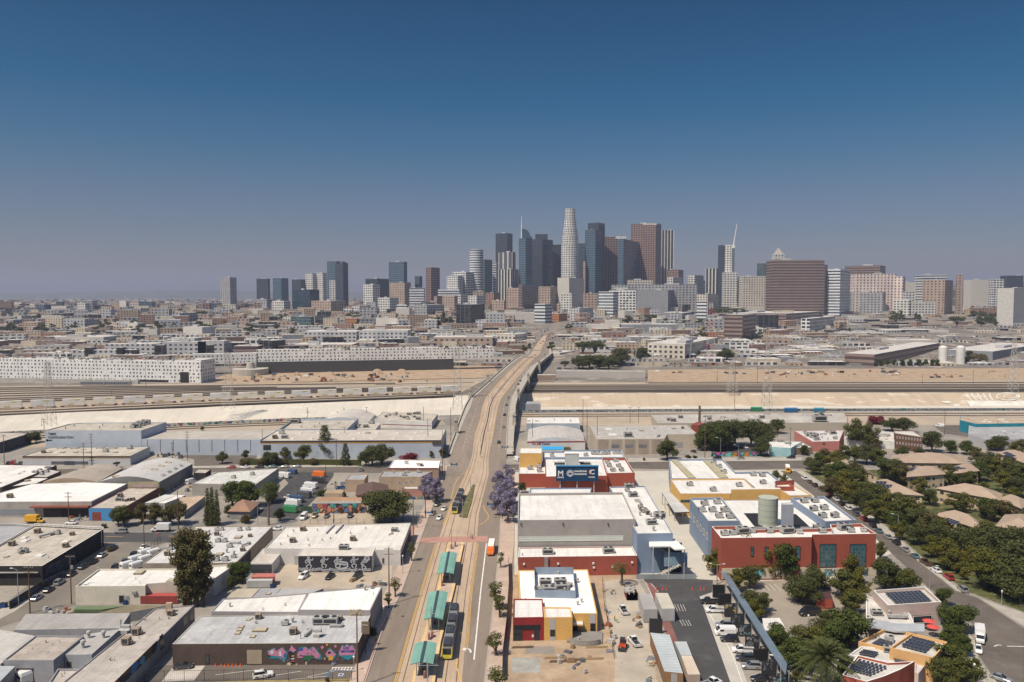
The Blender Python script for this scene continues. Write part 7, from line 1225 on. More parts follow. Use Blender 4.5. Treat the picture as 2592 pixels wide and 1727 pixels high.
block('J',[(215,305,368,232,2600,'gy','lone grey tower far left of downtown'),(556,665,684,245,2500,'gd','dark blue-grey tower second from the left',{'ang':20}),(710,790,858,240,2600,'gb','blue glass tower with stepped right shoulder'),(890,975,1022,252,2700,'gd','dark low tower behind the stepped blue one'),(1018,1085,1122,195,2700,'wg','pale twin tower, the left one'),(1122,1185,1220,190,2700,'wg','pale twin tower, the right one'),(1222,1310,1400,80,2500,'gb','tall blue glass tower pair left of the gap'),(1300,1375,1422,95,2450,'gd','darker half of the tall blue glass pair'),(1245,None,1300,262,2300,'wg','slim white tower strip at the foot of the tall blue pair'),(1586,1700,1812,245,2500,'gd','dark blocky tower behind the white residential tower'),(1566,1655,1724,300,2100,'wg','white residential tower with vertical balconies'),(1806,1950,1980,85,2450,'gb','rounded blue glass tower standing alone above a tan block'),(1815,1955,2015,280,2250,'tg','tan block below the rounded blue tower'),(2000,None,2140,332,2100,'hs','low greenish glass block below the teal tower'),(897,1060,1150,350,1750,'bl','dark teal glass block with balconies behind the pink block'),(706,815,876,455,1700,'wg','white and grey apartment block right of domed terracotta roofs'),(1056,1260,1400,455,1650,'tg','large pink-tan office block with rows of windows'),(245,None,362,490,1900,'cg','cream block with reddish roof at left'),(46,None,112,475,1900,'bg','dark brown narrow block at left'),(112,None,205,475,2000,'gb','blue-grey block beside the dark brown narrow block'),(556,655,735,440,1900,'gy','grey-brown block below the dark blue-grey tower'),(1380,1455,1465,520,1600,'wf','small white-framed block in the hazy centre left'),(1460,1530,1635,500,1600,'wg','white block with crenellated windows in the centre left'),(1704,1815,1900,425,1800,'wg','white loft building below the tan block'),(1880,1975,1985,492,1450,'hs','blue-green striped slab left of the dark hotel'),(2050,2165,2330,492,1450,'gy','grey gridded hotel with white roof rim'),(348,445,572,635,1350,'pl','long pale windowless warehouse block'),(805,880,885,605,1300,'cg','small cream block with dark windows'),(885,1070,1100,605,1280,'gt','blue-green industrial block with pipes'),(1100,1110,1248,600,1300,'pg','plain blue-grey block right of the blue-green one'),(330,None,445,600,1450,'tg','pinkish block with window row'),(1300,1390,1400,590,1350,'tg','tan stepped block left of the orange one'),(1395,None,1505,620,1250,'rw','small orange and white striped building'),(1685,1890,1900,618,1250,'pl','beige building with two dark arches'),(1475,None,1640,545,1500,'gy','long grey block in the centre left'),(1630,None,1760,590,1350,'wf','low white block left of beige arches'),(1003,None,1500,745,1120,'lg','grey apartment block with recessed dark balconies, left half'),(1525,None,1985,735,1110,'lg','grey apartment block with recessed dark balconies, right half'),(896,None,1460,868,1010,'rd','long low dark red brick building behind the white block'),(575,705,830,830,990,'dk','dark and white angular building by the bridge wing'),(0,None,248,835,960,'lg','white stepped apartment row with dark towers',{'dep':25}),(250,None,445,850,990,'dk','dark grey stepped apartment building'),(340,None,570,880,960,'br','low brown-roofed building behind the wing'),(440,None,572,815,1020,'wf','white cubic building behind dark stepped one'),(1685,None,1710,845,1000,'pl','small white roofed store')])
block('I',[(310,362,412,372,1900,'cg','cream and blue tower group at far left, left one'),(412,462,585,375,1850,'gb','dark blue bulk in the far-left tower group'),(585,655,670,345,1900,'gd','dark teal tower in the far-left tower group'),(806,890,945,362,1800,'wg','white residential tower with vertical fins at far left'),(1245,1315,1322,335,2100,'pl','small twin white tower'),(1355,None,1450,345,2100,'cg','cream block far left centre'),(1455,None,1585,345,2200,'gb','grey-blue block right of the cream one'),(1180,1235,1325,472,1650,'hs','white and grey striped office block'),(1395,1468,1560,415,1800,'gy','grey block with glass right side'),(1795,1872,2060,465,1550,'gy','blocky grey warehouse tower with cream left face',{'ang':15}),(2065,2115,2185,365,1900,'bg','dark brown and white block pair'),(1330,1435,1520,570,1350,'pl','pale pink-white cold store block'),(1910,2110,2245,612,1200,'pl','large white stained warehouse block at left centre'),(150,None,382,575,1400,'tg','long orange-tan loft building'),(385,None,605,575,1420,'cg','cream loft building right of the orange-tan one'),(2065,None,2165,490,1600,'cg','small cream block with square windows'),(1510,None,1600,490,1600,'wf','white and black small block'),(420,None,1080,715,1100,'pl','very long pale low warehouse at left'),(1090,None,1610,790,960,'lg','white apartment row with balconies behind the long block',{'dep':22}),(750,None,880,860,930,'lg','dark-roofed stepped apartments, leftmost',{'dep':14}),(880,None,950,825,926,'dk','dark stair tower left among the stepped apartments',{'dep':14}),(968,None,1210,850,930,'lg','stepped apartments with white terraces',{'dep':14}),(1215,None,1270,825,926,'dk','dark stair tower in the middle of the stepped apartments',{'dep':14}),(1275,None,1410,850,930,'dk','dark-walled stepped apartments between two stair towers',{'dep':14}),(1610,None,1695,800,940,'dk','dark stair tower right among the stepped apartments',{'dep':14}),(1700,None,2150,765,960,'lg','white apartment row with many small windows above dark terraces',{'dep':22}),(2150,None,2200,800,940,'dk','dark stair tower at the right end of the terraces',{'dep':14}),(230,None,720,905,960,'pg','low slate-blue curved roof building'),(1380,None,1525,700,1080,'dk','low black angular building')])
block('M',[(275,475,640,105,1350,'dk','black glass block beside dark trees left of centre'),(525,670,990,305,1120,'lg','blue-grey apartment building with white balconies'),(655,None,905,215,1250,'lg','grey flats behind the blue-grey apartments'),(905,None,1278,215,1230,'pl','white blank-walled building left of the blue striped office'),(1280,1415,1505,100,1280,'hs','light blue striped office with white side, left of the avenue end'),(1395,1592,1700,222,1180,'rw','orange and white striped parking structure'),(1735,1858,1860,170,1230,'pl','tall blank cream wall building right of the parking structure'),(-20,None,745,525,1060,'tg','peach apartment block with blue-grey bays behind the long white block'),(750,1030,1185,490,1060,'cg','peach and brick apartment block with grey end near the avenue'),(925,1050,1110,690,1010,'rd','dark red brick shed at the end of the white block'),(1490,1865,1880,735,1000,'pl','small white two-storey building with arcade windows right of the bridge'),(1440,1600,1800,890,960,'pl','low white shop below the arcade building'),(1580,None,2025,560,1120,'dk','long dark-roofed hall beside the avenue'),(2050,None,2400,700,1010,'hs','white and blue station building right of the hedge trees'),(1180,None,1290,555,1150,'pl','small white kiosk building on the avenue'),(1700,None,1740,420,1180,'rd','small red-orange cube by the avenue')])
block('N',[(658,1100,1500,430,None,'cg','cream three-storey office with long rows of dark windows and red rooftop tanks',{'yb':605,'ang':8,'units':3}),(440,None,890,345,1080,'pg','low blue-grey warehouse behind the cream office'),(1135,None,1328,572,990,'pg','plain concrete block among the parked cars'),(1775,1955,1960,530,1000,'rd','brick-red gabled workshop beside the street',{'ang':40}),(1925,None,2500,640,960,'rd','long low brick-red building facing the dirt yard'),(2090,None,2360,375,1180,'pg','pale blue box building with white roof'),(1790,None,2030,235,1250,'wf','white hall with sloped ramp wall'),(1720,None,1990,500,1060,'cg','pale low shops left of the brick-red workshop')])
block('O',[(100,None,322,315,1900,'cg','cream office tower with dense square windows left of the big brown tower'),(320,755,778,222,1750,'br','massive brown banded tower block',{'ang':12}),(343,None,752,185,1790,'br','upper storeys of the massive brown tower block'),(778,880,962,258,1900,'hs','grey banded office right of the massive brown tower'),(915,1200,1243,228,2050,'br','grey flat-topped office behind the banded one'),(932,1385,1402,318,1800,'pk','pale pink courthouse with tall window grid',{'ang':10}),(1005,None,1325,296,1820,'pk','penthouse storey of the pale pink courthouse'),(895,1225,1245,445,1450,'gy','pale grey detention building with curved dark bays'),(905,1262,1276,622,1280,'rb','beige ribbed windowless block in front of the grey detention building',{'ang':8}),(777,None,892,515,1500,'cg','open brown-slatted parking block left of the grey detention building'),(565,635,840,655,1180,'wf','angular white glass office with black window slots'),(210,270,316,212,2300,'gt','pale green glass tower with rounded top'),(0,445,830,615,1320,'br','long low brown and grey banded complex',{'ang':12}),(1545,None,1735,305,1900,'hs','grey modern building behind the terracotta cathedral'),(1405,None,1540,365,2000,'pl','long cream building left of the cathedral'),(1540,1720,1785,345,1600,'tg','terracotta-coloured cathedral with stepped front'),(1828,None,1868,302,1650,'tg','slim terracotta bell tower'),(1305,1435,1450,505,1500,'wg','small white block with arched windows below the courthouse'),(1455,None,1645,520,1500,'wg','white low building above the freeway'),(2142,2275,2600,410,1350,'wr','ribbed white block with black glass right face at the right edge',{'ang':50}),(1985,None,2140,568,1500,'rd','low pink-red building above the freeway trees'),(1930,None,2080,345,2400,'pl','pale low buildings on the distant hill'),(2110,None,2195,340,2200,'wf','white small block on the wooded hill'),(2220,None,2350,310,2300,'gd','dark glass building on the wooded hill'),(1405,None,1480,440,1700,'wg','white tower-like block right of the courthouse')])
block('Q',[(690,965,1570,358,None,'br','large brown flat-walled warehouse lined with round trees',{'yb':470,'ang':15}),(1640,2065,2500,330,None,'pg','long grey warehouse curving to the right edge',{'yb':415,'ang':25}),(1160,None,1560,225,1180,'pl','white gabled shed row behind the brown warehouse'),(0,245,290,240,1100,'pg','pale blue flat building left of centre right'),(240,None,650,372,1010,'tg','long tan low building with parapet'),(320,None,620,430,985,'pg','low grey building with red annex facing the dirt'),(1045,None,1545,130,1250,'dk','long dark canopy shed below the freeway'),(655,None,1050,190,1180,'pl','parking deck full of white vehicles')])
# special shapes
def cyl(name,label,fr,x0,x1,tiers,D,wall,roof=None,n=24):
 c=AtD(fr,(x0+x1)/2,700,D);t=thing(name,label,'skyscraper',(c.x,D,0));z0=0
 for yt,w in tiers:
  z=AtD(fr,x0,yt,D).z;r=w/FR[fr][2]*D/FPX/2;m=MB();q=[(c.x+r*math.cos(k*2*math.pi/n),D+r*math.sin(k*2*math.pi/n))for k in range(n)];m.prism(q,z0,z,0);m.build('shaft' if z0==0 else 'setback',wall,t);z0=z
 return t,c
cyl('round_tower','tallest tower, pale and round with stepped crown','L',95,290,[(545,196),(430,180),(350,160),(250,138),(185,116),(132,112)],2520,FM['wg'])
cyl('round_tower','cream cylindrical tower with ringed windows','K',722,908,[(700,180),(693,168)],2560,FM['hs']);
t,c=cyl('glass_tower','blue glass tower with curved sail top and tall white spire','K',1372,1556,[(545,175)],2450,FM['gb'],n=4);z=AtD('K',0,520,2450).z;sx=lambda x,y:AtD('K',x,y,2450);m=MB();pr=[sx(x,y)for x,y in((1420,545),(1420,418),(1455,422),(1490,440),(1515,470),(1530,520),(1552,522),(1552,545))]
m.face([(p.x,2440,p.z)for p in pr]);m.face([(p.x,2470,p.z)for p in reversed(pr)]);[m.face([(a.x,2440,a.z),(a.x,2470,a.z),(b.x,2470,b.z),(b.x,2440,b.z)])for a,b in zip(pr,pr[1:])];m.build('sail_top',FM['gb'],t);a,b=sx(1413,545),sx(1413,255);m=MB();m.tube((a.x,2440,a.z),(b.x,2440,b.z),2.2,.8,6);m.build('spire',TRIMW,t)
# city hall
c=AtD('O',378,300,2330);t=thing('city_hall_tower','white tower with stepped pyramid roof rising behind the massive brown tower','tower',(c.x,2330,0));s=2330/FPX/3.1725;m=MB()
for w,yb,yt in((110,900,230),(98,230,190),(84,190,160),(76,160,138)):zb,zt=max(0,AtD('O',0,yb,2330).z),AtD('O',0,yt,2330).z;m.box((c.x,2330,zb),(w*s,w*s,zt-zb))
m.build('shaft',FM['wg'],t);zb,zt=AtD('O',0,138,2330).z,AtD('O',0,85,2330).z;m=MB();h=30*s;ap=(c.x,2330,zt);q=[(c.x-h,2330-h,zb),(c.x+h,2330-h,zb),(c.x+h,2330+h,zb),(c.x-h,2330+h,zb)];[m.face([q[i],q[(i+1)%4],ap])for i in range(4)];m.build('pyramid_roof',surf((.45,.41,.36),name='stone_roof'),t)
def sign(s,fr,x,y,D,size,label,col=TRIMW):
 p=AtD(fr,x,y,D);o=textmesh('roof_sign',s,size,col,p,(1,0,0),(0,0,1),bold=.05*size);return tag(o,label,'sign')
sign('WELLS FARGO','L',1100,303,2400,6.5,'white bank letters at the top of the red-brown tower');sign('AECOM','L',768,456,2400,9,'white letters on the edge of the smooth blue glass tower');sign('MOCA','L',1200,1503,1570,13,'white MOCA letters on the long grey museum wall');sign('DOUBLETREE','L',770,1032,2140,6,'hotel letters on the dark band of the white grid hotel')
def lattice(fr,x,yt,yb,w0,label,cols=(METAL,METAL),n=9,name='lattice_tower',z=0):
 p=G(fr,x,yb,z);h=AtD(fr,x,yt,p.y).z-z;t=thing(name,label,'lattice tower',p);W=lambda s:w0*(1-s*.72);seg=[(MB(),MB())];ms=[MB(),MB()];c4=((-1,-1),(1,-1),(1,1),(-1,1));r=.13
 for k in range(n):
  s0,s1=k/n,(k+1)/n;m=ms[k%2];a=[Vector((i*W(s0)/2,j*W(s0)/2,s0*h))for i,j in c4];b=[Vector((i*W(s1)/2,j*W(s1)/2,s1*h))for i,j in c4]
  for i in range(4):m.tube(a[i],b[i],r,r,4);m.tube(a[i],b[(i+1)%4],r*.6,r*.6,3);m.tube(a[(i+1)%4],b[i],r*.6,r*.6,3);m.tube(b[i],b[(i+1)%4],r*.6,r*.6,3)
 if cols[0]is cols[1]:b=len(ms[0].v);ms[0].v+=ms[1].v;ms[0].f+=[tuple(q+b for q in f)for f in ms[1].f];ms[0].m+=ms[1].m;ms[0].uv+=ms[1].uv;ms=ms[:1]
 for m,c in zip(ms,cols):fixloc(m.build('lattice',c),t)
 return t,h
STL=plain((.42,.40,.36),.6,.2,'tower_steel');OW=(plain((.45,.06,.03),.6,0,'mast_red'),plain((.6,.6,.58),.6,0,'mast_white'))
for fr,x,yt,yb,w,lab in(('I',515,975,1640,7,'steel lattice pylon at the river behind TIMES CONSOLIDATION'),('J',290,940,1475,8,'steel lattice pylon on the bank left of centre'),('M',295,610,1450,7.5,'steel lattice pylon just left of the bridge'),('N',2075,400,1215,7,'steel lattice pylon on the right river bank'),('N',1660,640,1015,9,'faint lattice pylon left of the tall right pylon'),('Q',2250,180,700,7,'lattice pylon at the right edge beyond the river')):
 t,h=lattice(fr,x,yt,yb,w,lab,(STL,STL));m=MB()
 for zz in(.98,.9,.82):m.box((0,0,h*zz),(7 if zz>.95 else 9,.4,.3))
 fixloc(m.build('crossarm',STL),t)
lattice('N',1405,-60,640,12,'red and white lattice mast above the cream office',OW,10,'radio_mast')
t,h=lattice('L',2045,480,940,5,'slim climbing frame beside the unfinished tower',(DARKM,DARKM),8);p0,p1=AtD('L',2045,540,2060),AtD('L',2085,300,2060);m=MB();m.tube(p0,p1,1.6,.8,4);m.box((p0.x,p0.y,p0.z-8),(6,6,8));tag(m.build('tower_crane',TRIMW),'white crane jib leaning right above the unfinished tower','crane')
for i,(x,y0,y1,xt)in enumerate(((490,270,110,615),(1155,275,205,1200))):a,b=AtD('N',x,y0,1050),AtD('N',xt,y1,1050);a.z=0;m=MB();m.tube(a,b,.7,.4,5);m.box((a.x,a.y,0),(6,4,3));tag(m.build('mobile_crane',METAL),['grey mobile crane jib left of the museum letters','short white crane jib in front of parked cars'][i],'crane')
for i,x in enumerate((1600,1762)):p=G('Q',x,445);t=thing('silo',['tall white silo left of the pair','tall white silo right of the pair'][i],'silo',p);m=MB();h=AtD('Q',x,290,p.y).z;m.tube((0,0,0),(0,0,h),5.5,5.5,16);m.tube((0,0,h),(0,0,h+2),5.5,2,16);fixloc(m.build('shaft',WHITEW),t)
FB('dark elevated freeway deck crossing the far right','O',1290,705,1800,2600,738,1560,25.5,14,surf((.16,.15,.14),name='freeway_side'),'freeway_bridge','bridge',ASPH)
m=MB();[m.box((AtD('O',x,775,1680-(x-1900)*.185).x,1680-(x-1900)*.185,15),(4,3,10.5))for x in range(1400,2500,120)];m.build('pillar',CONC,bpy.data.objects['freeway_bridge'])
# dirt mounds
for i,(x,y,w_,h)in enumerate(((700,1195,60,3),(940,1168,60,5),(1250,1165,80,5),(1700,1150,90,6.5),(1930,1150,100,6.5),(330,1215,60,4),(560,1170,30,4))):
 p=G('J',x,y);m=MB();n=18;rr=random.Random(i);R_=[(w_/3.7*p.y/FPX/2*rr.uniform(.8,1.2))for _ in range(n)]
 for k in range(n):
  a0,a1=k*2*math.pi/n,(k+1)*2*math.pi/n;r0,r1=R_[k],R_[(k+1)%n]
  A=[(r0*math.cos(a0)*s,r0*.5*math.sin(a0)*s,h*z)for s,z in((1.5,0),(.9,.6),(.45,.92))];B_=[(r1*math.cos(a1)*s,r1*.5*math.sin(a1)*s,h*z)for s,z in((1.5,0),(.9,.6),(.45,.92))]
  m.face([A[0],B_[0],B_[1],A[1]]);m.face([A[1],B_[1],B_[2],A[2]]);m.face([A[2],B_[2],(0,0,h)])
 o=m.build('dirt_mound',DIRT,smooth=True);o.location=p;tag(o,f'mound of brown earth in front of the charcoal podium, {ORD[i]} along the row','mound','earth mounds')
# freight train of stacked containers
a,b,c=G('W',0,1036.5,.5),G('W',550,1014,.5),G('W',1170,992.5,.5);L=(b-a).length+(c-b).length;s=-60;i=0;CW=[seams(c_,.6,0,.1,.2,name='box_side')for c_ in((.82,.77,.68),(.74,.74,.72),(.80,.75,.67))];LB=plain((.55,.4,.05),.6,0,'yellow_label')
while s<L-8:
 d0=(b-a).normalized()if s<(b-a).length else(c-b).normalized();p=(a+d0*s)if s<(b-a).length else b+d0*(s-(b-a).length);rz=math.atan2(d0.y,d0.x);fx_=1<=i<=1
 t=thing('freight_wagon','freight wagon with grey container lettered FedEx' if i==2 else f'freight wagon with two stacked white containers, {ORD[i]} from the left end','freight wagon',p,rz,'freight wagons beside the river');m=MB();m.box((0,0,.5),(19.5,2.6,.5));fixloc(m.build('frame',RUST),t)
 for k in(0,1)if i!=2 else(0,):m=MB();m.box((0,0,1.0+k*2.75),(16.2,2.5,2.7),0,0,0);fixloc(m.build('container',CW[i%3]if i!=2 else surf((.42,.47,.47),name='grey_box')),t);m=MB();m.box((-2+k*5,-1.27,1.5+k*3.6),(3.8,.04,.8));(fixloc(m.build('label',LB),t)if i!=2 else None)
 if i==2:o=textmesh('lettering','Fed',2.2,plain((.06,.02,.2),.6,0,'dark_letter'),(-7.2,-1.3,2.4),(1,0,0),(0,0,1),None,'LEFT',bold=.05);o.parent=t;o=textmesh('lettering','Ex',2.2,plain((.02,.35,.15),.6,0,'green_letter'),(-3.6,-1.3,2.4),(1,0,0),(0,0,1),None,'LEFT',bold=.05);o.parent=t
 for x in(-8.2,8.2):m=MB();m.box((x,0,0),(2.6,1.8,.6));fixloc(m.build('bogie',DARKM),t)
 s+=22.4;i+=1
a,b=G('I',840,1222),G('I',1375,1222)
for i in range(2):p=a.lerp(b,.25+.5*i);L=(b-a).length/2-1;t=thing('metro_car',['left silver metro car on the far tracks','right silver metro car on the far tracks'][i],'train',p,math.atan2((b-a).y,(b-a).x),'silver metro cars');m=MB();m.box((0,0,.8),(L,2.8,2.9));m.box((0,0,3.7),(L-.6,2.2,.3));fixloc(m.build('body',plain((.32,.33,.35),.35,.6,'silver')),t);m=MB();[m.box((-L/2+1.6+k*2.2,-1.41,2.2),(1.4,.04,.8))for k in range(int(L/2.2)-1)];fixloc(m.build('window_band',GLS),t)
# the far city: individual blocks where they show, one mass behind
r=random.Random(77);PAL=[('white','wf'),('tan','tn'),('cream','cg'),('tan','tg'),('grey','gy'),('brick','rd'),('cream','cr'),('pale','wg'),('dark','dk'),('brown','bn'),('brick','ob'),('grey','pg'),('cream','cp')];FM.update(tn=fc((.46,.34,.24),DG,3.2,2.6,.45,.5),cr=fc((.58,.50,.38),DG,3.0,2.4,.4,.5),bn=surf((.2,.13,.1),var=.3,scale=.05,name='brown_render'),ob=fc((.35,.22,.16),DG,3,2.5,.4,.5),cp=surf((.55,.47,.37),var=.2,scale=.05,name='cream_render'));RF=[PALE_ROOF,WHITE_ROOF,surf((.24,.22,.2),var=.3,name='dark_roofing_far'),TAN_ROOF,GREY_ROOF,surf((.33,.27,.21),var=.3,name='brown_roofing_far')]
LMK=['at the far left edge','left of the far-left tower group','near the far-left tower group','right of the far-left towers','below the lone grey tower','below the dark second tower','below the pale twin towers','below the tall blue glass pair','below the white residential tower','below the rounded blue tower','below the maroon tower','left of the avenue end','beside the avenue end','below the round white tower','below the tall blue towers','below the red-brown tower','near the red and white mast','below the crane tower','below the massive brown tower','below the pink courthouse','near the freeway','near the silos','at the wooded hill','at the right edge']
far=MB();cnt=0;seen={}
def lowrise(x,D,w,dp,h,thingy):
 global cnt
 X=(x-1296)/FPX*D;z0=zg(D)-1;h+=z0;an=r.choice((.35,.35,0,-.1))if D>1150 else 0;k=r.randrange(len(PAL));P=[]
 for i,j in((-1,-1),(1,-1),(1,1),(-1,1)):P.append((X+i*w/2*math.cos(an)-j*dp/2*math.sin(an),D+i*w/2*math.sin(an)+j*dp/2*math.cos(an)))
 m=MB();u=0
 if w>30 and r.random()<.5:P=[P[0],P[1],P[2],tuple((P[2][q]+P[3][q])/2 for q in(0,1)),tuple((P[0][q]+P[1][q]+P[2][q]+P[3][q])/4 for q in(0,1)),tuple((P[0][q]+P[3][q])/2 for q in(0,1))]
 if not thingy:far.prism(P,z0,h,r.choice((0,1,2,3,8,9,10,11)),r.choice((4,5,6,7,7,12)));return
 for i in range(len(P)):a,b=P[i],P[(i+1)%len(P)];m.wall(a,b,z0,h,0,u);u+=math.dist(a,b)
 m.face([(*p,h)for p in P],1);o=thing('city_building','','building',(X,D,z0),0,'low buildings of the hazy city');m.build('wall',[FM[PAL[k][1]],r.choice(RF)],o);
 for _ in(0,1):pm=MB();pm.box((X+r.uniform(-.35,.2)*w,D+r.uniform(-.3,.1)*dp,h),(r.uniform(2,6),r.uniform(2,4),r.uniform(1,2.8)),0,an);pm.build('rooftop_unit',LGREY,o)
 o['label']=f"{'tall' if h - z0 > 15 else 'wide' if w > 48 else 'small' if w < 28 else 'flat'} {PAL[k][0]} {'building' if h - z0 > 9 else 'low building'} {['just beyond the rail yards', 'in the middle distance', 'in the hazy distance'][0 if D < 1250 else 1 if D < 1600 else 2]} {LMK[min(23, max(0, int(x / 108)))]}";cnt+=1
D=1040.0
while D<9000:
 n_=int(2592/FPX*D/(41 if D<2200 else 62 if D<3500 else 100));xs=[(-100+2800*(k+r.random()*.7)/n_)for k in range(n_)]
 for x in xs:
  if 1325<x<1440 and D<2000:continue
  if 2170<x<2592 and 1090<D<2300 and r.random()<.55:continue
  if x>2250 and 2500<D<4400:continue
  w,dp=r.uniform(14,50),r.uniform(12,34);h=r.uniform(4,8)if D<1250 else r.uniform(4,12)if D<1700 else r.uniform(5,16)if r.random()<.85 or D>3000 else r.uniform(15,30)
  if x>2000:h*=.5
  if D<1090:h=r.uniform(4,6)
  lowrise(x,D,w,dp,h,cnt<296)
 D+=55 if D<2500 else 110 if D<4000 else 260
o=far.build('distant_city',[FM['pl'],FM['gy'],FM['tg'],FM['lg'],PALE_ROOF,WHITE_ROOF,TAN_ROOF,GREY_ROOF,FM['tn'],FM['dk'],FM['ob'],FM['cr'],RF[2]]);o['kind']='stuff'
# ---------------------------------------------------------------- light rail: station, trains, masts and wires
TEAL=seams((.17,.35,.29),.75,0,.3,.12,name='teal_roof');CPL=surf((.50,.38,.30),name='platform_paving')
def canopy(i,q):
 P=[G('B',x,y,4.3)for x,y in q];c=sum(P,Vector())/4;t=thing('platform_canopy',f"teal curved canopy on the station platform, {['farthest', 'middle', 'nearest'][i]} of the three",'canopy',(c.x,c.y,0),0,'station canopies');m=MB();K=8;a,b,d,e=P
 for k in range(K):
  s0,s1=k/K,(k+1)/K;h=lambda s:Vector((0,0,.9*math.sin(math.pi*(s*.75+.1))-.35));L=(e-a).length;w=(b-a).length
  A,B_,C,D_=a.lerp(b,s0)+h(s0),a.lerp(b,s1)+h(s1),e.lerp(d,s1)+h(s1),e.lerp(d,s0)+h(s0);m.face([A,B_,C,D_],0,[(0,w*s0),(0,w*s1),(L,w*s1),(L,w*s0)]);m.face([D_-Vector((0,0,.12)),C-Vector((0,0,.12)),B_-Vector((0,0,.12)),A-Vector((0,0,.12))],0)
 m.build('roof',TEAL,t);u=Vector((0,0,.62));m=MB();m.face([a.lerp(b,.42)+u,a.lerp(b,.56)+u,e.lerp(d,.56)+u,e.lerp(d,.42)+u]);o=m.build('skylight',plain((.05,.07,.07),.3,0,'smoked_strip'),t)
 for s in(.12,.5,.88):
  for v in(.25,.75):p=a.lerp(e,s).lerp(b.lerp(d,s),v);m=MB();m.tube((p.x,p.y,0),(p.x,p.y,4.5),.12,.12,8);m.build('column',METAL,t)
 for s in(.3,.7):p=a.lerp(e,s).lerp(b.lerp(d,s),.5);m=MB();m.box((p.x,p.y,1.2),(.6,2.2,.12));m.build('bench',RUST,t)
canopy(0,[(1830,557),(1986,557),(2016,366),(1870,364)]);canopy(1,[(1707,975),(1886,977),(1933,725),(1757,725)]);canopy(2,[(1585,1384),(1797,1384),(1832,1192),(1630,1190)])
PLt=thing('station_platform','long pinkish platform with yellow edge between the two tracks','platform',G('B',1830,900));m=MB();L_,R2=[(1570,1640),(1600,1546),(1690,1170),(1835,700),(1925,285),(1945,262)],[(1790,1640),(1812,1546),(1868,1170),(1990,700),(2078,285),(2075,262)]
for(a,b),(c,d)in zip(zip(L_,R2),zip(L_[1:],R2[1:])):q=[G('B',*v,.9)for v in(a,b,d,c)];m.face(q);f=[Vector((v.x,v.y,.1))for v in q];m.face([q[1],f[1],f[2],q[2]]);m.face([q[0],q[3],f[3],f[0]])
m.build('deck',CPL,PLt)
for T_,k in((L_,1),(R2,-1)):
 m=MB();[m.face([G('B',x0,y0,.905),G('B',x0+28*k,y0,.905),G('B',x1+22*k,y1,.905),G('B',x1,y1,.905)])for(x0,y0),(x1,y1)in zip(T_,T_[1:])];m.build('edge_strip',surf((.66,.47,.24),name='tactile_yellow'),PLt)
for i,(x,y)in enumerate(((1965,320),(2000,300),(1895,620),(1880,660),(1790,1130),(1760,1150),(1720,1500))):p=G('B',x,y,.95);m=MB();m.box((p.x,p.y,.9),(.5,1.2,1.5));m.build('platform_fitting',surf((.3,.14,.12),name='plum_metal'),PLt)
def tram(fr,front,rear,label):
 a=G(fr,*front,.12);b=G(fr,*rear,3.9);b.z=.12;d=b-a;L=d.length;t=thing('light_rail_train',label,'train',a,math.atan2(d.y,d.x)-math.pi/2,'light rail trains');GRY,YE,BK=plain((.06,.062,.068),.4,.3,'tram_grey'),plain((.60,.50,.03),.4,0,'tram_yellow'),GLS;H=L/2
 for s,nm in((0,'front_car'),(1,'rear_car')):
  m=MB();y0,y1=(.0,H-.4)if s==0 else(H+.4,L);n=1.2;st=[(y0,1.1,.5,2.6,3.2,.9),(y0+n,1.32,.4,2.8,3.5,1.1),(y1-n*s,1.32,.4,2.8,3.5,1.1),(y1,1.1 if s else 1.32,.5 if s else .4,2.6 if s else 2.8,3.2 if s else 3.5,.9 if s else 1.1)];loft(m,st);o=m.build(nm,surf((.20,.205,.22),.4,name='tram_side'),None);fixloc(o,t)
  for k in range(2):m=MB();m.box((0,y0+2.5+k*(H-7),3.5),(1.9,4.5,.45));q=m.build('roof_equipment',GRY,None);fixloc(q,o)
  for sd in(-1,1):m=MB();m.box((sd*1.33,(y0+y1)/2,1.7),(.03,y1-y0-3,.9));fixloc(m.build('window_band',GLS),o);m=MB();m.box((sd*1.34,y0+2.2 if s==0 else y1-2.2,.6),(.03,1.6,2.2));fixloc(m.build('door',YE),o)
 m=MB();m.box((0,H-.4,.6),(2.3,.8,2.7));fixloc(m.build('bellows',TRIMB),t);m=MB();m.box((0,-.06,.45),(2.3,.25,.9));[m.box((s*1.18,.25,.5),(.22,.7,2.6))for s in(-1,1)];fixloc(m.build('front_mask',YE),t);m=MB();m.box((0,.05,1.35),(1.9,.2,1.5));fixloc(m.build('windscreen',BK),t)
 for s in(-1,1):m=MB();m.box((s*.8,-.2,.9),(.35,.08,.18));fixloc(m.build('headlight',HEADL),t)
 m=MB();y=H*.55;m.tube((0,y,3.9),(0,y+1.2,4.7),.05,.05,4);m.tube((0,y+1.2,4.7),(0,y,5.5),.05,.05,4);m.tube((-.8,y,5.5),(.8,y,5.5),.05,.05,4);fixloc(m.build('pantograph',DARKM),t);return t
tram('B',(1925,1345),(1997,800),'grey and yellow light rail train beside the middle canopy');tram('F',(1993,985),(2058,740),'grey and yellow light rail train beyond the red crossing')
OHP=[]
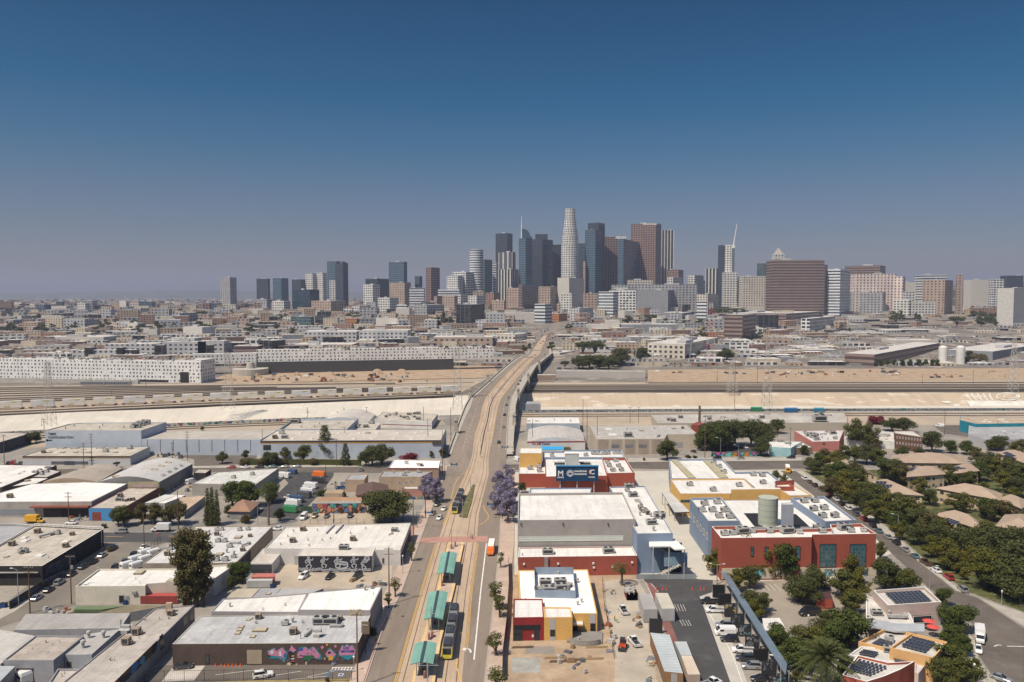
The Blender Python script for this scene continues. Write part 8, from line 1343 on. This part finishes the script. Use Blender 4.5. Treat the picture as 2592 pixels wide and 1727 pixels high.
for i,(fr,x,yt,yb)in enumerate((('B',1745,1465,1640),('B',1780,810,1130),('B',1965,165,330),('F',2068,800,1020),('F',2140,620,830),('F',2235,290,470),('F',2300,30,230),('M',735,1150,1310),('M',690,1240,1400),('M',910,950,1100),('M',1090,790,910),('M',1008,870,990))):
 xn,yn=px(fr,x,yb);z=zp(yn)if yn<1165 else 0;p=G(fr,x,yb,z);t=thing('catenary_mast',f"grey overhead-wire mast standing between the tracks, {ORD[i]} from the near end",'mast',p,0,'overhead wire masts');m=MB();m.tube((0,0,0),(0,0,8),.14,.1,8);fixloc(m.build('shaft',METAL),t);m=MB();m.tube((-2.6,0,6.3),(2.6,0,6.3),.05,.05,5);m.tube((-2.6,0,6.3),(0,0,7.2),.035,.035,4);m.tube((2.6,0,6.3),(0,0,7.2),.035,.035,4);fixloc(m.build('arm',METAL),t);OHP.append(p)
OHP.sort(key=lambda p:p.y)
for s in(-2.4,2.4):o=wire([(p.x+s,p.y,p.z+6.1)for p in OHP],.25,.022).build('overhead_wire',DARKM);tag(o,['left','right'][s>0]+' overhead tram wire strung along the avenue median','wire')
m=MB();P=[G('F',x,y)for x,y in((2035,1012),(2105,1025),(2150,880),(2180,720),(2160,720),(2095,850))];m.prism([(p.x,p.y)for p in P][::1],.1,.45);o=m.build('median_strip',surf((.15,.14,.06),var=.5,scale=.6,name='median_grass'),kind='structure')
# ---------------------------------------------------------------- vehicles
cl=carline
cl('A',[(340,785),(450,712),(545,645),(655,568),(765,500),(850,455),(938,395),(1035,330)],['sedan silver','sedan black','suv silver','sedan black','sedan darkgrey','suv black','sedan silver','suv black'],'from the near end of the row by the black warehouse','cars along the black warehouse',z=.04)
cl('A',[(1070,505),(1150,450),(1235,390),(1322,318)],['suv black','sedan darkgrey','suv black','sedan white'],'from the near end beside the white vans','cars beside the white vans',z=.04)
cl('A',[(1180,498),(1268,498),(1260,440),(1348,440),(1345,382),(1425,382)],['van white']*6,'in the block of parked white vans counted from the near left','white vans parked in a block',rz=-32,z=.04)
for k,c,fr,x,y,rz,lab in(('box_truck','yellow','E',320,1065,-90,'yellow box truck in front of the loading dock'),('sedan','white','E',655,1075,90,'white sedan half hidden behind the black warehouse rail'),('suv','silver','A',1110,178,90,'silver SUV parked on the dark cross street'),('box_truck','white','A',1475,165,90,'white box truck with red striped cargo box on the cross street'),('sedan','white','B',370,150,100,'white sedan squeezed between two pale buildings'),('sedan','darkgrey','A',1680,1418,-80,'dark grey sedan by the left end of the brown brick wall'),('suv','white','B',240,1500,-70,'white hatchback alone in the lot below the pink mural'),('suv','white','B',612,590,165,'white SUV with spare wheel below the skeleton mural'),('sedan','black','B',852,592,165,'black sedan in the middle below the skeleton mural'),('suv','black','B',1102,588,162,'black SUV at the right below the skeleton mural'),('van','white','F',612,1025,178,'white van at the left end of the sandy car park'),('suv','tan','F',712,1010,180,'tan SUV in the sandy car park'),('sedan','grey','F',822,1010,180,'grey sedan in the sandy car park'),('suv','darkgrey','F',1036,1008,180,'dark SUV near the big round tree in the sandy car park'),('sedan','silver','F',1795,985,168,'silver sedan driving by the kerb before the red crossing'),('sedan','white','F',1897,945,168,'white sedan in the inner lane beside the far train'),('sedan','white','F',1856,1028,168,'white sedan first at the red crossing'),('suv','black','F',1835,905,168,'black SUV in the shade of the jacaranda'),('van','white','E',1750,700,-20,'white van beside the grey vaulted warehouse'),('sedan','red','E',2122,562,90,'red car at the end of the hedge street'),('sedan','white','E',2245,562,90,'white sedan left of the hedge street row'),('van','white','A',0,0,0,None),('pickup','white','C',1368,905,8,'white service pickup near the debris skip'),('pickup','white','C',1470,1195,14,'white pickup near the orange loader'),('pickup','white','C',2175,1580,-60,'white pickup cut by the lower edge of the asphalt lot'),('van','black','D',735,765,98,'black van lettered on its side in the school car park'),('sedan','darkgrey','D',840,560,60,'dark sedan half under trees in the school car park'),('box_truck','white','D',2020,950,152,'large white box truck on the street at the right edge'),('sedan','white','D',2010,1035,152,'white car parked close behind the large white box truck'),('sedan','silver','D',2180,1255,-140,'silver car at the bottom right corner'),('bus','yellow','H',575,485,-17,'yellow school bus turning at the tree-lined street'),('sedan','silver','H',222,395,90,'silver sedan passing the coloured fence'),('suv','black','H',600,388,90,'black SUV in front of the low white shop'),('suv','black','H',45,392,90,'black SUV beyond the blue parapet building'),('van','white','H',165,300,40,'white van under the trees behind the coloured fence'),('sedan','white','H',256,312,20,'white sedan behind the coloured fence'),('sedan','darkgrey','G',2010,415,20,'dark car beside the beige warehouse door'),('van','white','H',1720,150,70,'white van in the lot before the teal wall'),('van','white','G',392,492,30,'white van at the corner left of the yellow block'),('van','silver','F',1130,585,15,'silver van by the tan shop behind the hedge')):
 if lab:o=car(k,c,G(fr,x,y,.05 if fr!='F' or y<900 else .12),math.radians(rz),lab)
cl('F',[(70,560),(205,560),(325,555),(440,555),(548,553)],['sedan silver','suv darkgrey','sedan teal','sedan silver','sedan silver'],'in the row below the long hedge from the left','cars below the long hedge',rz=90,z=.04)
cl('F',[(425,650),(500,612),(750,640),(745,695),(670,745),(640,795),(610,830),(540,872),(510,905),(485,965),(480,845)],['step_van white','van blue','step_van orange','step_van darkgrey','step_van white','step_van white','step_van grey','step_van blue','step_van white','step_van green','pickup white'],'in the food truck yard from its far end','food trucks in the dark yard',rz=72,z=.04)
cl('D',[(85,18),(1150,50),(1215,98),(1262,138),(1330,185),(1392,228),(1462,280),(1532,330),(1612,382),(1692,438),(1785,490),(1892,582)][1:],['suv red','suv black','sedan teal','sedan silver','suv black','sedan silver','sedan teal','pickup brown','sedan white','suv red','suv silver'],'in the nearer kerb row of the curved street','cars parked along the tree-lined street',z=.05,flip=1)
cl('H',[(700,545),(742,572),(780,598),(832,628),(890,665),(938,702),(982,738),(1030,772),(1090,815)],['suv white','sedan brown','suv darkgrey','pickup grey','pickup orange','suv white','suv black','suv white','suv grey'],'in the farther kerb row of the curved street','cars parked along the tree-lined street',z=.05,flip=1)
cl('C',[(2165,825),(2210,905),(2290,1040),(2300,1110),(2340,1170)],['pickup black','pickup white','suv silver','van white','suv black'],'under the diagonal canopy from the far end','vehicles under the canopy',rz=88,z=.06)
cl('D',[(240,1045),(255,1105),(300,1165),(370,1258)],['pickup white','suv darkgrey','suv silver','sedan black'],'in the nearer group under the diagonal canopy','vehicles under the canopy near end',rz=84,z=.06)
p=G('B',2330,350,.12);o=car('bus','orange',p,math.pi-.03,'orange and silver shuttle bus waiting at the red crossing');
for fr,x,y,c in(('G',280,78,'black'),('G',270,190,'silver'),('G',228,330,'darkgrey'),('M',922,1400,'teal'),('M',945,1305,'silver'),('M',1018,1185,'white'),('M',1075,1135,'black'),('M',1100,1092,'black'),('M',1150,1015,'white'),('M',1208,945,'white'),('M',1140,790,'white'),('M',1295,765,'black')):
 p=G(fr,x,y,.12);p=G(fr,x,y,zp(px(fr,x,y)[1])+.12);i=ORD[int((1122-px(fr,x,y)[1])/16)+1];car('sedan',c,p,-.12,f'{c} car driving on the viaduct, {i} along from the near end','cars on the viaduct')
# small far cars
r=random.Random(5);CC=['white','white','silver','grey','black','darkgrey','blue','red','tan'];n=0
def lot(fr,x0,y0,x1,y1,k,where,rz=None,kinds=('sedan','suv','sedan','van')):
 for i in range(k):
  kd,c=r.choice(kinds),r.choice(CC);x,y=r.uniform(x0,x1),r.uniform(y0,y1);car(kd,c,G(fr,x,y,.06),(math.radians(rz)if rz is not None else r.choice((0,1.57)))+r.uniform(-.1,.1),f"tiny {carlabel(kd, c)} {where}",'far cars '+where,True)
lot('N',770,655,1380,700,34,'in the car park before the cream office');lot('N',680,600,900,650,9,'at the left end of the cream office');lot('N',1530,615,1620,650,4,'by the tree right of the cream office');lot('N',740,760,2300,790,10,'on the dirt beyond the tracks',90,('sedan','pickup','box_truck'));lot('Q',60,515,780,560,14,'on the right part of the dirt strip',90,('pickup','box_truck','van','sedan'));lot('Q',1030,495,1200,550,9,'in a slanting row on the dirt',40);lot('J',520,1150,1700,1225,14,'among the earth mounds',80,('pickup','van','box_truck'));lot('M',1180,600,1480,740,30,'crowding the avenue beyond the viaduct',-15);lot('M',1340,440,1520,590,22,'at the far end of the avenue',-15)
lot('Q',1340,185,2300,250,60,'in the big car park below the freeway');lot('Q',660,165,1050,190,20,'on the white parking deck');lot('O',1500,520,1950,660,44,'on the freeway lanes');lot('N',1000,215,1560,250,18,'behind the museum');lot('Q',0,210,640,300,16,'between the sheds right of the mast');lot('M',1590,925,2100,955,7,'behind the grey slit wall',90);lot('E',60,520,260,530,4,'by the left street near the river',20);lot('I',1880,1150,2100,1200,5,'under the raised block end')
# ---------------------------------------------------------------- trees
trees('E',[('o',1085,905,1090,1.1),('o',1140,900,1098,1.1),('n',1300,880,1070,1.2),('n',1420,870,1075,1.2),('n',1560,885,1080,1.3),('n',1640,860,1082,1.1),('c',1905,735,1090,1.0),('c',1945,725,1092,1.1),('c',1990,750,1095,1.0),('l',2130,680,905,1.3),('l',2250,670,915,1.3),('h',960,1070,1110,1),('u',1070,505,560,1.2),('b',330,225,330,1.3),('b',260,240,345,1.2),('b',1855,180,220,1),('b',2090,900,1010,.8),('k',2250,990,1060,1),('b',1480,735,820,.8),('b',2040,405,520,1),('b',2255,395,480,1)],'among the left upper blocks','trees of the left blocks')
trees('F',[('l',60,680,860,1.2),('l',320,690,880,1.2),('f',290,715,1085,1.0),('b',395,930,1045,1.1),('b',280,410,540,1.1),('b',345,415,545,1),('o',440,365,480,1.2),('o',610,345,505,1.3),('p',808,175,465,1.3),('p',995,340,540,1.1),('b',1240,360,540,1.5),('b',1330,335,530,1.4),('b',1180,400,545,1.1),('r',1600,420,480,1.1),('b',1780,400,470,.8),('b',1880,380,470,.9),('j',1760,610,850,.85),('j',1830,640,880,.8),('b',1310,770,1065,1.5),('b',1430,765,1060,1.5),('b',270,620,700,1),('h',860,790,830,1.4),('h',970,765,830,.8),('n',80,985,1075,1),('h',770,760,820,1.2),('k',950,910,975,.6),('k',1080,915,975,.7)],'below the striped warehouse','trees of the centre left blocks')
trees('A',[('e',1735,140,850,1.15),('e',1800,170,850,1.2),('e',1860,155,848,1.0),('e',1690,200,846,.9),('l',2180,440,640,1.0),('o',2120,560,700,.8),('k',1000,300,350,.8)],'beside the cream building','trees beside the cream building')
trees('B',[('l',50,440,640,.9),('s',1600,260,440,1.1),('s',1450,580,770,1.3),('s',1390,720,870,1.2),('h',1250,1040,1120,.8),('s',1270,1120,1210,.8),('k',830,1500,1560,.5)],'along the left avenue pavement','street trees on the left pavement')
trees('C',[('s',205,620,890,1.4),('s',235,750,960,1.5),('s',200,1080,1310,1.5),('s',210,1400,1640,1.8),('s',245,350,500,1.1),('f',1355,465,660,2.2),('k',140,1120,1200,.5)],'along the right avenue pavement','street trees on the right pavement')
trees('G',[('j',290,520,720,1.0),('j',230,580,800,.9),('j',330,640,900,.9),('j',240,720,1000,.85),('j',310,760,1060,.85),('b',440,690,790,1.0),('b',1770,305,490,1.3),('l',2110,170,400,1.2),('b',2180,130,390,1.2),('l',2240,150,400,1.2),('b',2310,120,390,1.2),('h',1560,465,495,.7),('h',1960,440,470,1.6),('h',2020,445,470,1.6)],'around the north side of the school','trees north of the school')
trees('H',[('b',60,100,290,1.1),('b',180,90,290,1.1),('l',20,140,330,1.1),('b',300,90,300,1.1),('b',400,120,310,1.1),('b',500,90,200,1.2),('b',370,230,370,1.2),('b',700,285,365,1.0),('o',1090,80,300,1.0),('o',1180,110,320,.9),('r',1230,65,130,1.4),('r',1280,70,125,1.2),('b',1360,80,185,1.7),('b',1450,80,190,1.6),('b',1660,180,340,1.2),('n',1240,230,340,1.1),('b',2170,215,330,1.3),('o',490,475,560,.9),('o',550,500,590,.8),('l',1800,250,350,1.4),('l',1920,250,360,1.4),('b',1440,290,380,1.4),('b',1560,300,370,1.2)],'north of the tiled houses','trees north of the houses')
PX=[(740,375,470),(810,340,480),(780,400,510),(850,310,440),(930,330,500),(890,420,570),(1000,285,420),(1080,290,420),(1170,280,430),(1240,300,440),(960,400,580),(1060,405,590),(910,520,690),(1000,470,650),(1100,480,680),(1170,560,730),(1040,560,730),(1120,620,790),(1250,570,760),(1300,380,540),(1380,390,560),(1440,430,590),(1310,650,830),(1400,640,840),(1490,670,880),(1580,520,650),(1640,620,740),(1240,690,870),(1390,780,940),(1560,760,950),(1650,790,990),(1740,830,1010),(1790,430,590),(1840,650,790),(1900,640,790),(1880,500,600),(1950,480,610),(2020,400,560),(2090,330,480),(2000,300,430),(2140,380,540),(2230,380,560),(2310,410,590),(2200,480,640),(2290,520,680),(2050,560,660),(2060,680,840),(2130,690,860),(2210,700,880),(2280,600,700),(2340,700,830),(1980,850,1010),(2060,850,1040),(2160,900,1080),(1880,900,1080),(2250,960,1120),(1700,480,590),(2340,240,350),(2280,260,360),(1540,350,470),(2100,240,330)]
trees('H',[('obyoblnoy'[(i*5)%9],x,yt,yb,1.22 if i%3 else 1.4)for i,(x,yt,yb)in enumerate(PX)],'among the tiled houses','trees among the tiled houses')
trees('D',[('y',1420,60,200,1.0),('b',1560,60,240,1.2),('y',1660,160,330,1.2),('y',1780,180,420,1.2),('b',1870,110,330,1.4),('y',1850,280,450,1.1),('y',1900,400,500,.9),('y',2060,260,560,1.3),('b',1980,100,330,1.4),('b',2080,80,300,1.4),('b',2190,250,520,1.5),('b',2300,200,560,1.6),('b',2180,380,600,1.4),('b',2330,380,660,1.4),('n',2120,400,560,1.1),('b',1700,60,260,1.2),('b',2240,120,340,1.3),('y',1960,240,440,1.1),('b',2360,100,330,1.4)],'on the lawn slope','trees right of the curved street')
trees('D',[('y',30,260,460,1.1),('o',150,200,440,1.1),('o',260,150,460,.95),('y',420,240,490,.8),('l',560,215,500,.9),('o',720,260,440,.9),('y',1060,300,520,1.0),('o',1200,270,440,.9),('o',1275,210,350,.9),('y',190,410,590,1.1),('b',290,390,560,1.1),('b',660,460,660,1.2),('b',770,400,590,1.3),('b',720,480,690,1.2),('b',1310,340,570,1.2),('o',1480,410,600,1.3),('b',1390,420,570,1.1),('o',990,420,640,1.2),('y',1100,440,660,1.1),('o',1050,560,760,1.3),('b',320,580,770,1.2),('o',400,590,740,1.0),('y',330,640,810,1.0),('b',900,720,960,1.2),('l',1040,720,1000,1.4),('l',940,800,1040,1.3),('l',500,830,1030,1.3),('o',680,840,1060,1.5),('l',620,930,1160,1.5),('y',790,850,1060,1.2),('d',850,930,1330,1.05),('l',1790,700,870,1.3),('l',1870,690,900,1.4),('l',1820,830,1010,1.3),('l',1890,900,1060,1.1),('l',1740,560,700,1.2),('o',1800,980,1230,1.5),('o',1890,1070,1290,1.5),('o',1750,1100,1330,1.3),('o',1980,1080,1200,.9),('h',1948,980,1030,.7),('b',1010,1060,1240,1.0),('n',640,1180,1300,1.3),('h',800,700,745,1.3)],'around the school car park and clinic','trees around the clinic')
trees('M',[('t',45,260,400,1.2),('t',115,200,385,.7),('t',205,255,385,.8),('g',1210,605,690,1.4),('g',1140,620,700,1.3),('u',1900,580,760,1.2),('u',2050,575,760,1.5),('b',1850,750,925,1.4),('b',1980,745,930,1.5),('b',2110,750,935,1.5),('b',2230,760,935,1.5),('b',1900,790,935,1.5),('u',1670,830,930,1.3),('t',1500,580,680,1.1),('g',1480,600,690,1.0),('t',2080,500,560,2.0),('t',1215,465,530,1.2)],'around the foot of the avenue','trees at the foot of the avenue')
trees('N',[('b',590,465,640,1.3),('b',560,480,620,1.2),('b',1570,470,620,1.3),('b',1600,480,630,1.2),('u',1325,295,390,1.2),('t',420,85,190,1.9),('u',1720,395,470,1.2),('b',340,470,690,1.3),('b',60,560,700,1.6),('b',250,560,705,1.5)]+[('t',640+k*32,78,150,1.5)for k in range(5)]+[('g',1250+k*45,150-k%2*20,225,1.6)for k in range(8)]+[('g',1470+k*50,0,90,1.8)for k in range(7)],'around the museum and cream office','trees around the museum')
trees('Q',[('l',x,400,465,.95)for x in(940,1025,1085,1150,1228,1300,1380,1445,1505,1550)]+[('g',1680,300,370,1.8),('l',1810,375,440,1.6),('t',1850,320,400,1.5),('k',1940,350,420,1.5),('g',1960,400,440,1.4),('t',660,80,130,1.4),('t',735,110,150,1.3),('u',1730,5,100,1.6)],'near the brown warehouse and silos','trees near the silos')
r=random.Random(9)
def wood(fr,x0,y0,x1,y1,k,hh,where,lab):
 for i in range(k):
  x,y=r.uniform(x0,x1),r.uniform(y0,y1);p=G(fr,x,y);s=r.uniform(*hh)/9.6;o=dup(r.choice(TP['far_tree']+TP['far_green_tree']),p,r.random()*6,lab+' '+where,'far trees '+where,(s*1.4,s*1.4,s));o.name='far_tree'
wood('N',1000,60,2354,420,36,(8,13),'between the sheds and lots right of the avenue','dark tree');wood('O',1290,560,1560,690,26,(12,17),'below the courthouse by the freeway','dark tree');wood('O',1930,430,2150,720,50,(12,20),'on the wooded slope left of the ribbed block','dark tree');wood('O',1500,470,1700,520,10,(9,14),'in front of the terracotta cathedral','dark tree');wood('I',0,520,2200,720,60,(9,17),'between the low buildings of the left plain','dark tree');wood('J',0,600,2200,830,40,(9,17),'between the blocks of the centre left','dark tree');wood('L',0,1230,2200,1500,44,(9,16),'between the blocks below downtown','dark tree');wood('O',1850,360,2354,470,40,(12,22),'on the distant wooded hill','dark tree')
# ---------------------------------------------------------------- poles, lamps, signals
PO=[]
for fr,x,yt,yb,n,lab in(('A',655,380,830,1,'pole with a transformer rack beside the cream building'),('A',275,480,915,2,'pole beside the graffiti lane wall'),('E',632,780,1070,2,'pole by the loading dock and the white sedan'),('E',768,330,545,4,'pole with many crossarms below TIMES CONSOLIDATION, left one'),('E',842,243,535,4,'leaning tall pole below TIMES CONSOLIDATION, right one'),('E',1720,225,490,3,'pole left of the timber racks'),('E',1580,325,500,1,'pole with transformer in the timber yard'),('E',405,110,215,2,'pole behind the left end of TIMES CONSOLIDATION'),('E',40,255,530,1,'pole at the far left street'),('F',235,205,470,0,'plain pole at the left end of the striped warehouse'),('F',985,185,390,1,'pole rising behind the striped warehouse trees'),('F',912,295,545,3,'pole with three crossarms at the hedge'),('F',1750,110,430,0,'plain pole at the right part of the striped warehouse'),('F',1885,220,635,0,'plain pole on the corner by the white-roofed shop'),('F',1960,0,320,0,'plain pole close to the viaduct'),('F',1710,0,195,0,'plain pole by the river near the viaduct'),('F',645,5,105,3,'pole with transformers on the river bank'),('F',1188,0,150,1,'pole beside the bow-roofed hall'),('F',815,520,760,0,'pole by the food truck yard'),('F',558,720,960,0,'pole between the food trucks'),('F',1522,740,1060,1,'pole right of the big round tree'),('F',1617,850,1265,0,'brown pole by the red crossing corner'),('F',1727,640,1030,0,'pole on the pavement below the jacaranda'),('F',888,900,1075,0,'pole in front of the sandy car park'),('E',1635,770,1125,0,'pole in front of the low brownish trees'),('A',1323,0,350,0,'plain pole at the end of the lane'),('B',1395,310,840,2,'pole with crossarms at the corner of the parking yard'),('B',1105,910,1600,1,'tall brown pole at the corner of the mural warehouse'),('G',535,110,372,0,'pole in front of the bow-roofed repair hall'),('G',997,0,210,0,'pole right of the small white building'),('G',1035,25,350,0,'pole beside the beige warehouse, left one'),('G',1128,80,390,0,'pole against the diagonal-ribbed wall'),('G',1430,0,150,1,'pole near the river, left of a pair'),('G',1508,0,150,1,'pole near the river, right of a pair'),('G',2115,80,470,1,'tall pole before the dark trees'),('H',595,155,365,1,'pole by the low white shop'),('H',1025,60,165,0,'pole at the end of the huge warehouse'),('H',1755,20,210,0,'pole in the lot before the teal wall'),('H',2155,110,215,0,'pole on the grey roof at right'),('N',637,735,905,0,'pole at the right end of the slit wall'),('N',1485,735,890,0,'pole on the dirt strip, left one'),('N',1963,480,900,1,'tall pole on the dirt strip, right one'),('N',1692,580,1210,0,'tall dark pole on the right bank'),('N',723,440,690,0,'pole in front of the cream office'),('Q',1410,540,645,0,'pole beside the far tracks'),('Q',1880,500,650,0,'pole near the small white shed'),('Q',955,230,400,0,'pole before the brown warehouse'),('Q',770,260,430,1,'pole at the left end of the brown warehouse'),('M',1900,1320,1560,0,'pole beside the right near tracks'),('I',955,1020,1200,0,'pole in front of the long white block, left one'),('I',1525,980,1240,0,'pole in front of the long white block, right one'),('I',1170,1260,1400,0,'thin pole behind the freight train')):
 PO.append((lab,upole(fr,x,yt,yb,lab,n,'transformer' in lab)))
def W_(i,j,off=(.6,-.6),sag=1.0):
 (a,ha),(b,hb)=PO[i][1],PO[j][1];m=MB()
 for o in off:m2=wire([a+Vector((o,0,ha-.4)),b+Vector((o,0,hb-.4))],sag);m.v,m.f,m.m,m.uv=m.v+m2.v,m.f+[tuple(q+len(m.v)for q in f)for f in m2.f],m.m+m2.m,m.uv+m2.uv
 tag(m.build('power_line',DARKM),f"sagging wires running from the {' '.join(PO[i][0].split()[:9])}",'wire')
for i,j in((0,1),(2,24),(3,4),(26,27),(21,26),(9,10),(19,20),(34,35)):W_(i,j,(0,))
for i,(fr,x,yt,yb,k)in enumerate((('B',1520,400,555,1),('B',1345,870,985,1),('B',1072,1330,1460,1),('C',245,360,500,1),('F',1412,850,1050,0),('F',190,870,1080,0),('D',1405,10,185,0),('D',1643,400,560,0),('D',1192,480,620,0),('D',985,295,440,1),('D',730,780,900,1),('D',45,385,530,0),('D',520,1080,1420,0),('D',1975,1150,1320,1),('D',2185,595,690,1),('C',2225,470,650,0),('H',70,235,370,0),('H',205,290,445,0),('G',1815,370,480,0),('A',935,130,340,0),('A',170,515,840,0))):lamp(fr,x,yt,yb,f"slim grey lamp post {['on the left pavement by the parking yard', 'on the left pavement by the brilliant white roof', 'by the mural warehouse corner', 'on the right pavement by the long red wall', 'before the big round tree', 'beside the terracotta house', 'between olive trees on the curved street', 'on the far kerb of the curved street', 'behind the pale pink building', 'against the red wall', 'by the black van', 'at the far end of the diagonal canopy', 'at the near end of the diagonal canopy', 'at the lower right kerb', 'on the right lawn', 'behind the black screens', 'behind the coloured fence, left', 'by the side street near the blue parapet', 'before the beige warehouse', 'at the black warehouse corner', 'on the lane pavement at left'][i]}",2.9 if x<1500 else 0,1.8,post=bool(k))
def signal(fr,x,yt,yb,arm,where):
 p=G(fr,x,yb,.1);t=thing('traffic_signal',where,'traffic light',p,0,'traffic signals on mast arms');m=MB();m.tube((0,0,0),(0,0,6.6),.14,.1,8);m.tube((0,0,6),(arm,0,6.5),.09,.06,6);fixloc(m.build('mast',DARKM),t)
 for s in(1,.55):m=MB();m.box((arm*s,-.1,5.6),(.5,.35,1.3));fixloc(m.build('signal_head',plain((.02,.018,.01),.5,0,'signal_black')),t)
 m=MB();m.box((arm*.78,-.1,5.8),(2.0,.06,.55));fixloc(m.build('street_sign',plain((.02,.16,.36),.5,0,'sign_blue')),t)
signal('G',262,0,1030,-6,'traffic signal mast with blue street sign right of the tracks');signal('F',1650,0,1110,6,'traffic signal arm over the left lanes at the red crossing');signal('G',372,0,470,-7,'traffic signal arm at the far crossing, right side');signal('F',1905,0,640,6,'traffic signal arm at the far crossing, left side')
for v in TP.values():
 for t in v:drop(t)
for v in CARP.values():drop(v)
r=random.Random(31);CR=[surf(c,name='crate_paint')for c in((.3,.2,.12),(.12,.12,.13),(.45,.43,.4),(.2,.22,.26),(.3,.12,.07),(.5,.42,.3))]
def clutter(fr,x0,y0,x1,y1,k,where,z=.05,s=1.0):
 for i in range(k):
  p=G(fr,r.uniform(x0,x1),r.uniform(y0,y1),z);m=MB();w,d,h=r.uniform(.5,2.2)*s,r.uniform(.5,1.4)*s,r.uniform(.2,1.2)*s;m.box((0,0,0),(w,d,h*.6));m.box((.05,.05,h*.6),(w*.8,d*.7,h*.4));o=m.build('crate_stack',r.choice(CR));o.location=p;o.rotation_euler=(0,0,r.random()*3);tag(o,'small stack of crates and scrap '+where,'crates','scrap '+where)
for a in(('C',1190,640,1290,1300,16,'along the trench of the building site'),('C',760,1170,1180,1500,12,'on the bare dirt of the site'),('C',1590,1250,1640,1560,12,'beside the wooden shed'),('C',1470,860,1540,1060,8,'beside the office trailer'),('B',1040,610,1340,680,10,'at the yard corner'),('B',250,1340,900,1385,14,'below the pink mural'),('E',1400,420,1690,470,16,'left of the timber racks',.05,1.8),('E',1500,690,1760,780,14,'behind the small trees',.05,1.4),('E',660,990,800,1040,8,'beside the blue shop',.05,1.3),('F',840,690,990,760,8,'in the grey yard'),('F',1200,820,1240,960,6,'behind the graffiti wall'),('A',340,885,640,915,10,'behind the wire gate'),('A',1520,1130,1700,1260,12,'between the two warehouses',.05,1.2),('J',440,1150,2200,1225,44,'among the earth mounds',.05,3.0),('Q',0,515,2300,580,34,'on the dirt strip',.05,2.4),('M',1200,420,1560,600,20,'along the avenue works',.05,3)):clutter(*a)
for i,(fr,x,y)in enumerate((('B',1520,942),('B',1668,526),('B',1510,480),('F',1955,722))):p=G(fr,x,y,.125);m=MB();m.tube((0,0,0),(0,0,.01),.45,.45,14);o=m.build('manhole_cover',DARKM);o.location=p;tag(o,f"dark manhole cover in the left lanes, {ORD[i]} from the near end",'manhole cover','manhole covers')
# ---------------------------------------------------------------- haze
m=MB();m.box((0,9500,-12),(26000,22000,560));o=m.build('haze',None,kind='stuff');o.data.materials.clear();hm=bpy.data.materials.new('haze');hm.use_nodes=True;nt=hm.node_tree;nt.nodes.clear();ou=nt.nodes.new('ShaderNodeOutputMaterial');pv=nt.nodes.new('ShaderNodeVolumePrincipled');pv.inputs['Color'].default_value=(.56,.62,.82,1);pv.inputs['Density'].default_value=8.4e-5;pv.inputs['Anisotropy'].default_value=.1;nt.links.new(pv.outputs[0],ou.inputs['Volume']);o.data.materials.append(hm)
